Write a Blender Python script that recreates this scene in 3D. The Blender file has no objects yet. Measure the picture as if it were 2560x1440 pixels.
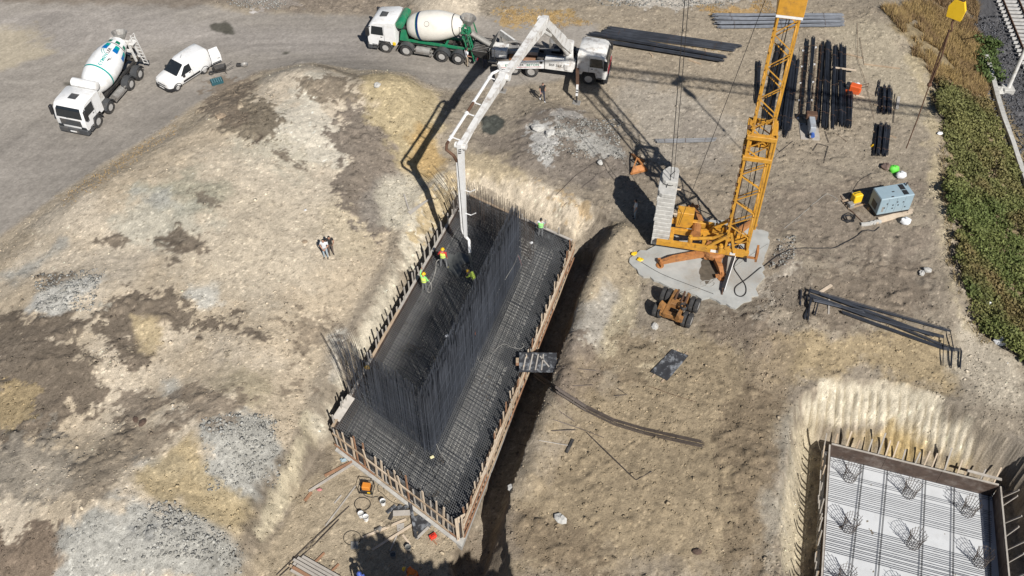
import bpy, bmesh, math, random
import numpy as np
from mathutils import Vector, Matrix
random.seed(7)
SC = bpy.context.scene
COL = SC.collection
R = math.radians

# ---------------------------------------------------------------- camera, sky, sun
F_PX, PITCH, CAM_H = 2600.0, R(48.0), 50.0      # focal length in photo pixels, tilt below horizon, flying height
cam_d = bpy.data.cameras.new('drone_camera')
cam_d.sensor_width = 36.0
cam_d.lens = 36.0 * F_PX / 2560.0
cam_d.clip_end = 3000.0
cam = bpy.data.objects.new('drone_camera', cam_d)
COL.objects.link(cam)
cam.location = (0, 0, CAM_H)
cam.rotation_euler = (R(90) - PITCH, 0, 0)
SC.camera = cam

SUN_EL, SUN_AZ = R(43.2), R(-65.0)               # azimuth measured from +X, counter-clockwise
w = bpy.data.worlds.new('World'); SC.world = w; w.use_nodes = True
nt = w.node_tree
bg = nt.nodes['Background']
sky = nt.nodes.new('ShaderNodeTexSky'); sky.sky_type = 'NISHITA'; sky.sun_disc = False
sky.sun_elevation = SUN_EL
sky.sun_rotation = R(90) - SUN_AZ
sky.altitude = 200; sky.air_density = 0.8; sky.dust_density = 0.5; sky.ozone_density = 1.2
nt.links.new(sky.outputs[0], bg.inputs[0])
bg.inputs[1].default_value = 0.05
sd = bpy.data.lights.new('sun', 'SUN'); sd.energy = 5.0; sd.angle = R(0.53); sd.color = (1.0, 0.96, 0.905)
sun = bpy.data.objects.new('sun', sd); COL.objects.link(sun)
sdir = Vector((math.cos(SUN_EL)*math.cos(SUN_AZ), math.cos(SUN_EL)*math.sin(SUN_AZ), math.sin(SUN_EL)))
sun.rotation_euler = sdir.to_track_quat('Z', 'Y').to_euler()
sun.location = (60, -60, 120)
SC.view_settings.view_transform = 'Standard'; SC.view_settings.look = 'None'
SC.view_settings.exposure = 0.22; SC.view_settings.gamma = 1.0
SC.view_settings.use_curve_mapping = False
SC.cycles.max_bounces = 6; SC.cycles.diffuse_bounces = 3

# ---------------------------------------------------------------- survey: photo point -> site coordinates at a height
_s, _c = math.sin(PITCH), math.cos(PITCH)
def G(x, y, z=0.0):
    u, v = x-1280.0, y-720.0
    d = F_PX*_s + v*_c
    return Vector(((CAM_H-z)*u/d, (CAM_H-z)*(F_PX*_c - v*_s)/d, z))
def G2(pts, z=0.0): return [tuple(G(x, y, z)[:2]) for x, y in pts]

# ---------------------------------------------------------------- numpy noise
def _hash(ix, iy, seed):
    h = (ix.astype(np.int64)*374761393 + iy.astype(np.int64)*668265263 + seed*974634777) & 0xffffffff
    h = ((h ^ (h >> 13))*1274126177) & 0xffffffff
    h = h ^ (h >> 16)
    return (h & 0xffff)/65535.0
def vnoise(x, y, seed=0):
    ix, iy = np.floor(x), np.floor(y)
    fx, fy = x-ix, y-iy
    fx = fx*fx*fx*(fx*(fx*6-15)+10); fy = fy*fy*fy*(fy*(fy*6-15)+10)
    a = _hash(ix, iy, seed); b = _hash(ix+1, iy, seed); c = _hash(ix, iy+1, seed); d = _hash(ix+1, iy+1, seed)
    return (a+(b-a)*fx)+((c+(d-c)*fx)-(a+(b-a)*fx))*fy
def fbm(x, y, f, o=4, seed=0, gain=0.5):
    t = 0.0; a = 1.0; n = 0.0
    for k in range(o):
        ca, sa = math.cos(k*0.9+seed), math.sin(k*0.9+seed)
        t = t + a*(vnoise((x*ca-y*sa)*f, (x*sa+y*ca)*f, seed*17+k)*2-1); n += a
        a *= gain; f *= 2.03
    return t/n
def sstep(a, b, x):
    t = np.clip((x-a)/(b-a), 0, 1); return t*t*(3-2*t)
def sdist(X, Y, poly):
    """signed distance to a closed polygon, negative inside"""
    d = np.full(X.shape, 1e18); ins = np.zeros(X.shape, bool)
    n = len(poly)
    for i in range(n):
        x0, y0 = poly[i]; x1, y1 = poly[(i+1) % n]
        ex, ey = x1-x0, y1-y0
        t = np.clip(((X-x0)*ex+(Y-y0)*ey)/(ex*ex+ey*ey+1e-12), 0, 1)
        d = np.minimum(d, (X-x0-t*ex)**2+(Y-y0-t*ey)**2)
        c = (y0 > Y) != (y1 > Y)
        ins ^= c & (X < ex*(Y-y0)/(ey if abs(ey) > 1e-12 else 1e-12)+x0)
    d = np.sqrt(d)
    return np.where(ins, -d, d)
def pdist(X, Y, line):
    d = np.full(X.shape, 1e18)
    for (x0, y0), (x1, y1) in zip(line[:-1], line[1:]):
        ex, ey = x1-x0, y1-y0
        t = np.clip(((X-x0)*ex+(Y-y0)*ey)/(ex*ex+ey*ey+1e-12), 0, 1)
        d = np.minimum(d, (X-x0-t*ex)**2+(Y-y0-t*ey)**2)
    return np.sqrt(d)
# ---------------------------------------------------------------- terrain heights
FT, FB = -0.3, -2.05                                    # abutment footing: top of formwork and pit floor
FOOT = G2([(835,1070),(1150,1308),(1430,605),(1165,487)], FT)     # near-left, near-right, far-right, far-left
P2T, P2B = -2.5, -3.8                                   # second footing
FOOT2 = G2([(2078,1113),(2497,1216),(2535,1620),(2048,1620)], P2T)  # far-left, far-right, near-right, near-left
def off(a, b, d):                                       # shift a corner outward
    return (a[0]+d*b[0], a[1]+d*b[1])
PIT_FLOOR = [off(FOOT[3], (-.8,.9), .8), off(FOOT[2], (.9,.4), 1.35)] + G2([(1222,1322),(1235,1520)], FB) + \
            G2([(600,1520),(680,1350),(745,1220),(795,1125)], FB) + [off(FOOT[0], (-1,0), .6)]
TRENCH = [(FOOT[1][0]+.9+k*(FOOT[2][0]-FOOT[1][0]), FOOT[1][1]-.2+k*(FOOT[2][1]-FOOT[1][1])) for k in (-.06, 1.0)]
PIT_RIM = G2([(1120,432),(1180,415),(1330,452),(1420,490),(1505,535),(1540,565),(1490,640),(1447,740),(1415,860),(1380,955),(1335,1065),(1285,1210),(1262,1310),(1290,1560),
              (470,1560),(575,1345),(660,1195),(735,1110),(765,1045),(815,940),(865,850),(935,740),(985,640),(1010,560),(1050,490)])
PIT2_FLOOR = [off(FOOT2[0], (-1,.7), 1.2), off(FOOT2[1], (.9,.5), 1.6), off(FOOT2[2], (1,0), 1.8), off(FOOT2[3], (-1,0), 1.3)]
PIT2_RIM = G2([(1975,1640),(1955,1440),(1945,1280),(1972,1060),(2000,990),(2090,945),(2250,960),(2380,1005),(2470,1075),(2570,1130),(2700,1300),(2720,1640)])
MOUND = G2([(-400,760),(0,600),(150,500),(290,410),(430,318),(560,230),(650,190),(780,168),(900,205),(1010,200),(1085,235),(1110,330),(1085,410),(1030,470),
            (1000,540),(965,640),(905,750),(845,840),(795,930),(760,1050),(735,1120),(690,1210),(620,1345),(530,1600),(-700,1600)])
EMB_TOP = G2([(2120,-60),(2240,60),(2315,170),(2352,320),(2362,480),(2382,640),(2418,780),(2490,860),(2640,960),(2900,1100)])
EMB_TOE = G2([(2300,-300),(2440,60),(2478,200),(2505,300),(2545,425),(2600,560),(2700,760),(3000,1200)], -4.0)
EMB_POLY = EMB_TOP + [(200, 20), (200, 120), (EMB_TOP[0][0]-4, 120)]
TOE_POLY = EMB_TOE + [(220, 20), (220, 160), (EMB_TOE[0][0]-4, 160)]
BERM = G2([(1560,585),(1520,650),(1480,740),(1450,850),(1412,960),(1370,1060),(1325,1200)])
PAD = G2([(1572,655),(1600,625),(1650,600),(1700,545),(1760,530),(1830,540),(1890,556),(1926,575),(1930,608),(1915,650),(1908,690),(1893,735),(1868,752),(1838,778),(1790,758),(1722,742),(1660,714),(1612,694)])
BUMPS = [(G(*p), h, r) for p, h, r in [
    ((900,250),1.3,4.5),((760,230),.9,3.5),((600,330),.7,5),((1000,260),1.0,3),((700,420),.9,6),((420,470),.8,6),((250,560),.7,5),((520,560),.5,5),
    ((420,770),.9,4),((180,800),.9,4),((120,960),.9,4.5),((300,960),.6,3),((640,620),.5,5),((640,880),.5,3),((600,1060),.9,3.2),((600,1170),.6,2.6),((420,1130),.8,3.2),
    ((300,1300),1.3,3.8),((480,1380),.7,3),((80,1280),.7,4),((1120,15),1.8,2.6),((1040,330),.5,3),
    ((1400,330),.7,3.0),((1330,400),.5,2.2),((1480,390),.4,3),((1360,290),.35,2),
    ((1500,720),.55,2.0),((1455,850),.5,2.2),((1540,640),.5,1.8),((1400,1040),.3,2.5),((1600,800),.25,3),((1960,650),.45,3),((1870,770),.4,2),((1990,800),.3,3),
    ((1760,1000),.25,3),((1880,1150),.35,4),((1600,1250),.25,4),((2330,330),.3,3),((2360,560),.4,2.5),((2395,740),.4,2.5),((2230,60),.5,3)]]
def height(X, Y, rough=True):
    X = np.asarray(X, float); Y = np.asarray(Y, float)
    z = 0.10*fbm(X, Y, .09, 3, 3)
    m = sdist(X, Y, MOUND)
    k = sstep(0.2, -4.2, m)
    z = z + k*(1.15+.42*fbm(X, Y, .13, 4, 5)+.09*fbm(X, Y, .45, 2, 8))
    for c, h, r in BUMPS:
        q = ((X-c.x)**2+(Y-c.y)**2)/(r*r)
        z = z + h*np.exp(-q*1.3)
    z = z + .55*np.exp(-(np.minimum(pdist(X, Y, BERM), 9)/.8)**2)
    z = z*sstep(-.2, 1.8, sdist(X, Y, PAD))
    # embankment down to the railway
    e = sdist(X, Y, EMB_POLY); t = sdist(X, Y, TOE_POLY)
    tt = np.clip(-e, 0, 1e9)/(np.clip(-e, 0, 1e9)+np.clip(t, 0, 1e9)+1e-6)
    tt = np.where(e > 0, 0, tt)
    z = z*(1-tt) + (-4.0)*tt + .25*np.sin(np.pi*tt)*fbm(X, Y, .5, 3, 21)
    # excavations
    wob = .22*fbm(X, Y, .55, 4, 31)
    for floor, rim, zb, pw in ((PIT_FLOOR, PIT_RIM, FB, np.where((X-FOOT[1][0])*.94-(Y-FOOT[1][1])*.33 > -1.0, .5, 1.15)), (PIT2_FLOOR, PIT2_RIM, P2B, .8)):
        df = np.clip(sdist(X, Y, floor), 0, 1e9); dr = np.clip(-(sdist(X, Y, rim)+wob), 0, 1e9)
        q = np.where(dr > 0, dr/(df+dr+1e-6), 0)
        q = np.clip(q, 0, 1)**pw
        z = z*(1-q)+zb*q
    z = z-1.25*sstep(1.15, .6, pdist(X, Y, TRENCH))
    return z
def gt(x, y, it=7):
    """photo point -> point on the terrain"""
    z = 0.0
    for _ in range(it):
        p = G(x, y, z); z = 0.5*z+0.5*float(height(np.array([p.x]), np.array([p.y]))[0]) if _ < 3 else float(height(np.array([p.x]), np.array([p.y]))[0])
    return Vector((p.x, p.y, z))
def gts(pts):
    z = np.zeros(len(pts))
    for k in range(7):
        P = [G(x, y, zz) for (x, y), zz in zip(pts, z)]
        zn = height(np.array([p.x for p in P]), np.array([p.y for p in P]))
        z = .5*z+.5*zn
    P = [G(x, y, zz) for (x, y), zz in zip(pts, z)]
    return [(p.x, p.y) for p in P]
def hz(x, y): return float(height(np.array([x]), np.array([y]))[0])

# ---------------------------------------------------------------- materials
MATS = {}
def nodes(m):
    m.use_nodes = True; t = m.node_tree
    return t, t.nodes['Principled BSDF']
def mat(name, col, rough=.6, metal=0.0, var=.12, scale=3.0, bump=0.0, dirt=None, dirt_amt=.5, dirt_scale=1.2, spec=.5, emit=None):
    """painted, metal, timber or stone surface with procedural mottling and patches of dirt"""
    if name in MATS: return MATS[name]
    m = bpy.data.materials.new(name); MATS[name] = m
    t, b = nodes(m); L = t.links.new
    tc = t.nodes.new('ShaderNodeTexCoord')
    n = t.nodes.new('ShaderNodeTexNoise'); n.inputs['Scale'].default_value = scale; n.inputs['Detail'].default_value = 6
    L(tc.outputs['Object'], n.inputs['Vector'])
    r = t.nodes.new('ShaderNodeMapRange'); r.inputs[1].default_value = .25; r.inputs[2].default_value = .75
    r.inputs[3].default_value = 1-var; r.inputs[4].default_value = 1+var
    L(n.outputs['Fac'], r.inputs[0])
    mx = t.nodes.new('ShaderNodeMix'); mx.data_type = 'RGBA'; mx.blend_type = 'MULTIPLY'; mx.inputs[0].default_value = 1
    mx.inputs[6].default_value = (*col, 1)
    L(r.outputs[0], mx.inputs[7]); out = mx.outputs[2]
    if dirt:
        n2 = t.nodes.new('ShaderNodeTexNoise'); n2.inputs['Scale'].default_value = dirt_scale; n2.inputs['Detail'].default_value = 8
        n2.inputs['Roughness'].default_value = .7
        L(tc.outputs['Object'], n2.inputs['Vector'])
        r2 = t.nodes.new('ShaderNodeMapRange'); r2.inputs[1].default_value = .5; r2.inputs[2].default_value = .68; r2.inputs[3].default_value = 0; r2.inputs[4].default_value = dirt_amt
        L(n2.outputs['Fac'], r2.inputs[0])
        m2 = t.nodes.new('ShaderNodeMix'); m2.data_type = 'RGBA'; m2.inputs[7].default_value = (*dirt, 1)
        L(r2.outputs[0], m2.inputs[0]); L(out, m2.inputs[6]); out = m2.outputs[2]
    L(out, b.inputs['Base Color'])
    b.inputs['Roughness'].default_value = rough; b.inputs['Metallic'].default_value = metal
    b.inputs['Specular IOR Level'].default_value = spec
    if bump:
        bp = t.nodes.new('ShaderNodeBump'); bp.inputs['Strength'].default_value = bump; bp.inputs['Distance'].default_value = .03
        L(n.outputs['Fac'], bp.inputs['Height']); L(bp.outputs[0], b.inputs['Normal'])
    return m
def earth_mat(name, bump=.4, bscale=16.0, var=.38):
    m = bpy.data.materials.new(name); t, b = nodes(m); L = t.links.new
    a = t.nodes.new('ShaderNodeAttribute'); a.attribute_name = 'albedo'
    tc = t.nodes.new('ShaderNodeTexCoord')
    n = t.nodes.new('ShaderNodeTexNoise'); n.inputs['Scale'].default_value = bscale; n.inputs['Detail'].default_value = 8; n.inputs['Roughness'].default_value = .65
    L(tc.outputs['Object'], n.inputs['Vector'])
    n2 = t.nodes.new('ShaderNodeTexVoronoi'); n2.inputs['Scale'].default_value = 9.0
    L(tc.outputs['Object'], n2.inputs['Vector'])
    r = t.nodes.new('ShaderNodeMapRange'); r.inputs[1].default_value = .3; r.inputs[2].default_value = .7; r.inputs[3].default_value = 1-var; r.inputs[4].default_value = 1+var
    L(n.outputs['Fac'], r.inputs[0])
    mx = t.nodes.new('ShaderNodeMix'); mx.data_type = 'RGBA'; mx.blend_type = 'MULTIPLY'; mx.inputs[0].default_value = 1
    L(a.outputs['Color'], mx.inputs[6]); L(r.outputs[0], mx.inputs[7])
    L(mx.outputs[2], b.inputs['Base Color'])
    b.inputs['Roughness'].default_value = .95; b.inputs['Specular IOR Level'].default_value = .15
    ad = t.nodes.new('ShaderNodeMath'); ad.operation = 'ADD'
    sc = t.nodes.new('ShaderNodeMath'); sc.operation = 'MULTIPLY'; sc.inputs[1].default_value = -.35
    L(n2.outputs['Distance'], sc.inputs[0]); L(n.outputs['Fac'], ad.inputs[0]); L(sc.outputs[0], ad.inputs[1])
    bp = t.nodes.new('ShaderNodeBump'); bp.inputs['Strength'].default_value = bump; bp.inputs['Distance'].default_value = .12
    L(ad.outputs[0], bp.inputs['Height']); L(bp.outputs[0], b.inputs['Normal'])
    return m

# ---------------------------------------------------------------- terrain sheet
def axis(a, b, st, far):
    mid = np.arange(a, b+st*.5, st); g = []; d = st; x = 0
    while x < far: d *= 1.35; x += d; g.append(x)
    g = np.array(g)
    return np.concatenate([a-g[::-1], mid, b+g])
GX = axis(-47.0, 47.0, .115, 900); GY = axis(22.0, 82.5, .115, 900)
NX, NY = len(GX), len(GY)
XX, YY = np.meshgrid(GX, GY)
XX, YY = XX.ravel(), YY.ravel()
ZZ = height(XX, YY)

# colour zones of the soil (dry albedo), polygons surveyed from the photograph
TAN, PALE, CHALK = (.405,.338,.248), (.455,.395,.31), (.51,.465,.38)
YEL, GREYG, BROWN = (.37,.285,.155), (.315,.308,.278), (.155,.125,.095)
ROADC, DUST, CLAY = (.268,.243,.212), (.295,.25,.19), (.215,.185,.145)
OLIVE = (.30,.285,.215)
A = np.empty((len(XX), 3)); A[:] = CLAY
n1 = fbm(XX, YY, .22, 5, 41); n2 = fbm(XX, YY, .9, 4, 42); n3 = fbm(XX, YY, 3.1, 3, 43); n0 = fbm(XX, YY, .07, 3, 44)
nf = fbm(XX, YY, .9, 6, 45, .72); n4 = fbm(XX, YY, 3.7, 2, 46)
def mixin(col, wgt):
    w_ = np.clip(wgt, 0, 1)[:, None]
    A[:] = A*(1-w_)+np.array(col)*w_
def zone(px, col, soft=.8, wob=.9, amt=1.0, patchy=0.0, pscale=None, terrain=True):
    soft *= .75; wob *= 1.5
    poly = gts(px) if terrain else px
    xs = [p[0] for p in poly]; ys = [p[1] for p in poly]
    pad = soft+wob+1.5
    sel = np.where((XX > min(xs)-pad) & (XX < max(xs)+pad) & (YY > min(ys)-pad) & (YY < max(ys)+pad))[0]
    d = sdist(XX[sel], YY[sel], poly)+wob*(.65*n1[sel]+.55*n2[sel]+.25*n3[sel])
    if patchy:                                             # loose clods: crisp, crumbling edge with islands
        d = sdist(XX[sel], YY[sel], poly)+(.35+wob)*(.55*n1[sel]+.9*nf[sel]+.35*n3[sel])+(.68-patchy)*1.6
        k = sstep(.10, -.10, d+.25*n4[sel])*amt
        k = np.maximum(k, amt*.9*(sstep(1.6, .2, d) > 0)*sstep(.30, .36, nf[sel]*.6+n3[sel]*.5-.12*np.clip(d, 0, 2)))
    else: k = sstep(soft, -soft, d)*amt
    w_ = np.clip(k, 0, 1)[:, None]
    A[sel] = A[sel]*(1-w_)+np.array(col)*w_
    return sel, k
mixin(DUST, .5+.8*n1); mixin(BROWN, sstep(.1, .5, n0+.4*n2)*.35)
exec_zones = True
# yard right of the crane and by the rebar: pale dust
zone([(1300,20),(1800,0),(2220,20),(2330,170),(2350,330),(2200,330),(1900,440),(1700,440),(1500,330),(1350,300)], (.30,.252,.188), 3, 2, .85)
zone([(2050,60),(2240,70),(2330,200),(2350,330),(2240,300),(2120,140)], (.37,.32,.235), 2, 1.5, .8)
zone([(1500,170),(1800,240),(1900,330),(1780,420),(1650,420),(1560,300)], (.33,.30,.255), 1.5, 1.5, .6)
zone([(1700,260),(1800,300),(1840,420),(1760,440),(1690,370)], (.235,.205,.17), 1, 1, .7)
# road
ROAD_PX = [(-500,-60),(300,-40),(620,30),(1250,45),(1500,60),(1510,190),(1300,215),(1150,225),(1010,195),(900,195),(780,162),(650,180),(560,225),(430,312),(290,402),(150,492),(0,592),(-500,800)]
zone(ROAD_PX, ROADC, .7, .5, 1.0)
zone([(-500,40),(300,20),(620,70),(1000,70),(1200,110),(1000,150),(620,130),(300,120),(100,140),(-300,200)], (.285,.26,.235), 1.6, 1.0, .75)
zone([(-300,420),(60,330),(280,270),(420,210),(520,200),(300,330),(60,470),(-300,620)], (.262,.238,.21), 1.2, .8, .7)
zone([(-60,60),(60,70),(130,130),(60,170),(-60,200)], (.37,.32,.235), 1.0, 1.0, .8)
zone([(300,405),(430,318),(560,232),(640,180),(650,192),(560,262),(450,335),(330,420),(160,530),(0,640),(0,600),(150,498)], (.19,.155,.12), .5, .5, .9)
zone([(130,500),(300,390),(440,300),(470,320),(330,420),(170,530)], (.33,.24,.12), .5, .8, .6, .45)
zone([(520,-40),(700,-40),(760,15),(640,25)], (.55,.52,.49), .6, .9, .9, .6)
zone([(0,-60),(560,-60),(900,-20),(1060,20),(1020,38),(700,28),(500,10),(0,5)], (.20,.165,.13), .7, .7, .8)
zone([(1000,-40),(1060,-10),(1200,-5),(1190,40),(1120,55),(1060,40)], PALE, .6, .5, .9)
zone([(1250,20),(1400,30),(1480,60),(1400,75),(1270,60)], (.39,.27,.12), .5, 1.4, .8, .55)
zone([(1750,20),(1920,5),(1940,40),(1800,45)], (.40,.26,.11), .5, 1.2, .85, .6)
zone([(1490,-40),(1840,-40),(1880,5),(1700,18),(1520,8)], (.50,.46,.40), .5, .9, .8, .6)
zone([(1500,90),(1700,100),(1850,140),(1700,120)], (.36,.28,.16), .5, 1.2, .5, .5)
# spoil mound
mp = [p for p in MOUND]
zone(mp, TAN, .6, .35, 1.0, terrain=False)
mixin(PALE, sstep(0.1, .6, n1*.8+n0*.8+.15)*sstep(.5, -2, sdist(XX, YY, MOUND))*.8)
zone([(430,420),(600,330),(760,420),(900,480),(860,640),(700,760),(560,760),(420,640),(300,560)], (.46,.40,.31), 3, 2.5, .75)
zone([(600,350),(700,300),(800,330),(830,420),(740,430),(640,410)], (.42,.39,.31), 2, 2, .7)
zone([(330,470),(480,420),(560,470),(500,520),(380,520)], OLIVE, 1.5, 1.5, .8)
zone([(260,560),(340,470),(420,470),(500,560),(420,620),(300,620)], (.37,.36,.30), 1.2, 1.5, .6)
zone([(90,650),(160,600),(140,640),(40,700),(0,700)], GREYG, .8, .8, .8)
zone([(330,480),(420,478),(440,510),(360,520)], GREYG, .8, .9, .7)
zone([(820,530),(900,470),(980,530),(930,620),(860,640)], (.40,.34,.24), 1.2, 1.5, .6)
zone([(420,460),(480,462),(540,500),(560,520),(520,510)], BROWN, .3, .6, .75, .5)
# white chalk faces on the upper heap
zone([(690,270),(780,240),(860,300),(860,400),(800,420),(720,360),(680,330)], CHALK, .5, 1.3, .95)
zone([(760,180),(830,190),(860,240),(800,260),(740,260),(700,300),(690,270)], (.47,.43,.35), .7, 1.2, .85)
zone([(840,350),(900,360),(880,410),(830,430)], CHALK, .5, .9, .9)
zone([(880,270),(930,300),(950,360),(900,330)], (.45,.42,.36), .5, .7, .8)
# brown earth bands of the upper heap
zone([(600,250),(690,245),(700,290),(690,350),(620,340),(570,320)], (.185,.155,.115), .5, 1.2, .95, .72)
zone([(740,200),(860,200),(900,260),(840,260),(770,250),(740,230)], (.19,.155,.115), .5, 1.1, .9, .72)
zone([(870,260),(940,300),(1010,380),(1030,440),(990,540),(930,580),(880,520),(860,430),(820,330)], (.185,.155,.125), .7, 1.3, .95, .75)
zone([(950,440),(1000,430),(1010,480),(960,560),(910,570),(900,520)], (.225,.20,.17), .6, .8, .9)
zone([(640,350),(720,370),(760,420),(700,400)], BROWN, .4, .8, .85, .6)
zone([(780,160),(880,190),(940,215),(900,200),(800,175)], (.18,.15,.11), .4, .5, .8)
# tan gravel by the road, yellow dirt near the boom
zone([(920,200),(1080,230),(1110,330),(1090,430),(1040,460),(1000,400),(930,300)], (.385,.315,.19), .8, 1.2, .9)
zone([(1020,330),(1085,320),(1110,400),(1080,440),(1030,430)], (.385,.265,.12), .8, 1.0, .85)
# lower heap: dark clods
D = (.145,.118,.09)
zone([(250,600),(350,580),(330,610),(270,625)], D, .3, .6, .9, .7)
zone([(330,580),(420,610),(480,630),(440,650),(400,620)], D, .3, .6, .85, .65)
zone([(430,590),(490,600),(500,630),(440,620)], D, .3, .5, .9, .8)
zone([(120,690),(180,690),(160,720),(120,720)], D, .3, .5, .9, .8)
zone([(240,760),(330,720),(420,740),(500,780),(560,800),(700,850),(740,890),(640,860),(520,830),(430,830),(350,820),(330,880),(400,900),(330,930),(260,880)], D, .5, 1.1, .95, .82)
zone([(70,800),(170,780),(200,820),(160,860),(60,830)], D, .4, .9, .95, .8)
zone([(-40,830),(90,820),(190,880),(290,960),(260,1010),(150,1010),(100,1090),(0,1110),(-40,1000)], D, .7, 1.6, .95, .78)
zone([(290,940),(380,960),(420,1010),(330,1060),(250,1030)], (.18,.145,.11), .6, 1.5, .8, .6)
zone([(-40,1130),(120,1100),(140,1180),(60,1250),(-40,1260)], (.20,.18,.15), 1, 1.5, .7, .7)
zone([(200,1180),(330,1080),(420,1080),(330,1160),(220,1230)], (.20,.165,.125), .8, 1.2, .7, .7)
zone([(-40,1330),(80,1330),(170,1380),(150,1500),(-40,1500)], (.155,.12,.09), .5, 1, .95, .8)
zone([(640,880),(740,900),(800,980),(720,960)], (.21,.17,.125), .8, 1.2, .8, .65)
zone([(90,760),(170,700),(240,670),(280,700),(210,740),(180,780),(110,785)], (.47,.455,.41), .4, .8, .95)
zone([(470,730),(530,720),(560,760),(510,770)], (.42,.405,.36), .5, .7, .9)
zone([(170,720),(300,760),(250,790)], (.43,.40,.33), .5, .8, .7, .6)
zone([(330,790),(400,800),(420,870),(350,880)], (.41,.33,.205), .5, .8, .9)
zone([(800,830),(870,820),(870,930),(820,960)], (.44,.415,.36), .6, .8, .8)
zone([(-40,960),(60,990),(30,1040),(-40,1030)], YEL, 1, 1.2, .6, .6)
zone([(560,880),(680,940),(700,1010),(600,1010),(540,960)], (.34,.29,.20), 1, 1.2, .8)
zone([(60,1140),(170,1160),(150,1230),(60,1220)], PALE, .8, 1.2, .8)
# grey crushed rock patches
zone([(510,1060),(580,1030),(680,1050),(715,1120),(690,1230),(620,1250),(540,1220),(500,1180),(520,1140)], GREYG, .4, .9, .95)
zone([(350,1160),(430,1140),(460,1170),(400,1195)], (.33,.33,.31), .4, .7, .9)
zone([(150,1400),(170,1340),(230,1300),(330,1250),(430,1260),(520,1300),(590,1370),(600,1500),(130,1500)], GREYG, .5, 1.0, .95)
zone([(330,1300),(430,1330),(390,1370),(300,1340)], (.22,.22,.21), .5, 1.2, .7, .6)
zone([(350,1180),(470,1090),(490,1120),(520,1200),(640,1290),(590,1330),(480,1280),(360,1240)], (.36,.285,.165), .6, .8, .85)
zone([(400,950),(440,950),(440,990),(410,990)], (.38,.37,.33), .5, .6, .8)
# strip of chalk down the cut beside the lower work floor
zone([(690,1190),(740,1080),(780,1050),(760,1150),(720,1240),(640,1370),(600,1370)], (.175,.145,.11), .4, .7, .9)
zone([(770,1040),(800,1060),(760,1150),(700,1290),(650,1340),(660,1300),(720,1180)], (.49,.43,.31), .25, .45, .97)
# edge of the pit
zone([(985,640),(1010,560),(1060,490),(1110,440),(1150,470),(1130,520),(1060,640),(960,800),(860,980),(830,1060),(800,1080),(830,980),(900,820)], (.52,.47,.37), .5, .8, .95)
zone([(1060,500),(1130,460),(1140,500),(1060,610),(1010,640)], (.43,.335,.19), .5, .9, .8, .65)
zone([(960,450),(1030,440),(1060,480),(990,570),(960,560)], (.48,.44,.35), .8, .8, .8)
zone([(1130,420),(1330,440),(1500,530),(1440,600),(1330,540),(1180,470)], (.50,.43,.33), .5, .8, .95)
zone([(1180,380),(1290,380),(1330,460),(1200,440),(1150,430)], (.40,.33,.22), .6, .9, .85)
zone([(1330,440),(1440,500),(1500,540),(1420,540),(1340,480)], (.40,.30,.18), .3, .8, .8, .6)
# dark loose pile and grey rubble left of the crane
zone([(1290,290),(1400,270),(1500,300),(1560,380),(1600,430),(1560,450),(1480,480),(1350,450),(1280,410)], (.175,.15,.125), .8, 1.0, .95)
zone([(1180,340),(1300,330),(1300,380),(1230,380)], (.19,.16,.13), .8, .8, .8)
zone([(1320,320),(1370,310),(1390,350),(1370,400),(1340,370)], (.42,.41,.385), .3, .8, .9, .75)
zone([(1400,310),(1490,330),(1540,390),(1470,390),(1410,350)], (.36,.35,.32), .4, 1.0, .85, .65)
zone([(1370,280),(1450,275),(1470,300),(1390,300)], (.37,.35,.32), .4, .6, .8, .55)
# berm and pale hollow beside the trench
zone([(1440,720),(1560,560),(1620,640),(1600,720),(1540,830),(1400,940),(1380,940),(1420,850)], (.32,.265,.185), .8, 1.2, .85)
zone([(1440,780),(1530,700),(1560,760),(1500,850),(1430,880)], (.36,.335,.29), .8, 1.1, .85)
zone([(1560,720),(1620,700),(1560,830),(1530,900),(1510,860)], (.42,.36,.25), .5, .5, .85)
zone([(1370,920),(1470,890),(1520,940),(1480,1010),(1390,1000)], (.17,.135,.105), .8, 1.2, .8, .7)
zone([(1380,1000),(1700,850),(1850,880),(1950,1000),(1930,1440),(1250,1480),(1270,1300)], (.285,.225,.145), 2.5, 2, .85)
zone([(1550,850),(1700,870),(1650,950),(1540,900)], (.34,.29,.20), 1, 1.3, .7)
zone([(1760,800),(1870,780),(1990,830),(1930,870),(1800,850)], (.18,.145,.11), .7, 1.2, .8, .6)
zone([(1860,700),(1990,640),(2020,760),(1900,770)], (.37,.33,.27), .8, 1.4, .8, .7)
zone([(1900,640),(1960,600),(2010,640),(1950,690)], (.17,.14,.115), .5, .9, .7, .65)
zone([(1980,830),(2250,800),(2400,850),(2380,960),(2150,930),(2000,960),(1940,920)], (.36,.28,.165), 1, 1.5, .8)
zone([(1890,880),(1990,860),(1960,1000),(1900,1020)], (.27,.215,.15), 1, 1.5, .7)
zone([(2390,760),(2460,830),(2560,900),(2560,1040),(2440,1000),(2380,900)], (.42,.37,.29), .8, .8, .9)
zone([(2320,450),(2370,460),(2400,760),(2450,850),(2390,800),(2350,660)], (.43,.365,.25), .5, .7, .9)
zone([(2300,140),(2345,300),(2360,470),(2330,470),(2320,320),(2270,140)], (.40,.335,.22), .6, .7, .9)
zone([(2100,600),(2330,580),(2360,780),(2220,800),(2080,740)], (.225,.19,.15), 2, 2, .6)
zone([(1760,1040),(1860,980),(1950,1000),(1940,1250),(1900,1440),(1780,1440),(1840,1250)], (.19,.148,.10), .6, 1.4, .75, .58)
zone([(1560,830),(1640,860),(1600,960),(1520,1000)], (.19,.148,.10), .5, 1.2, .7, .56)
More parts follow.
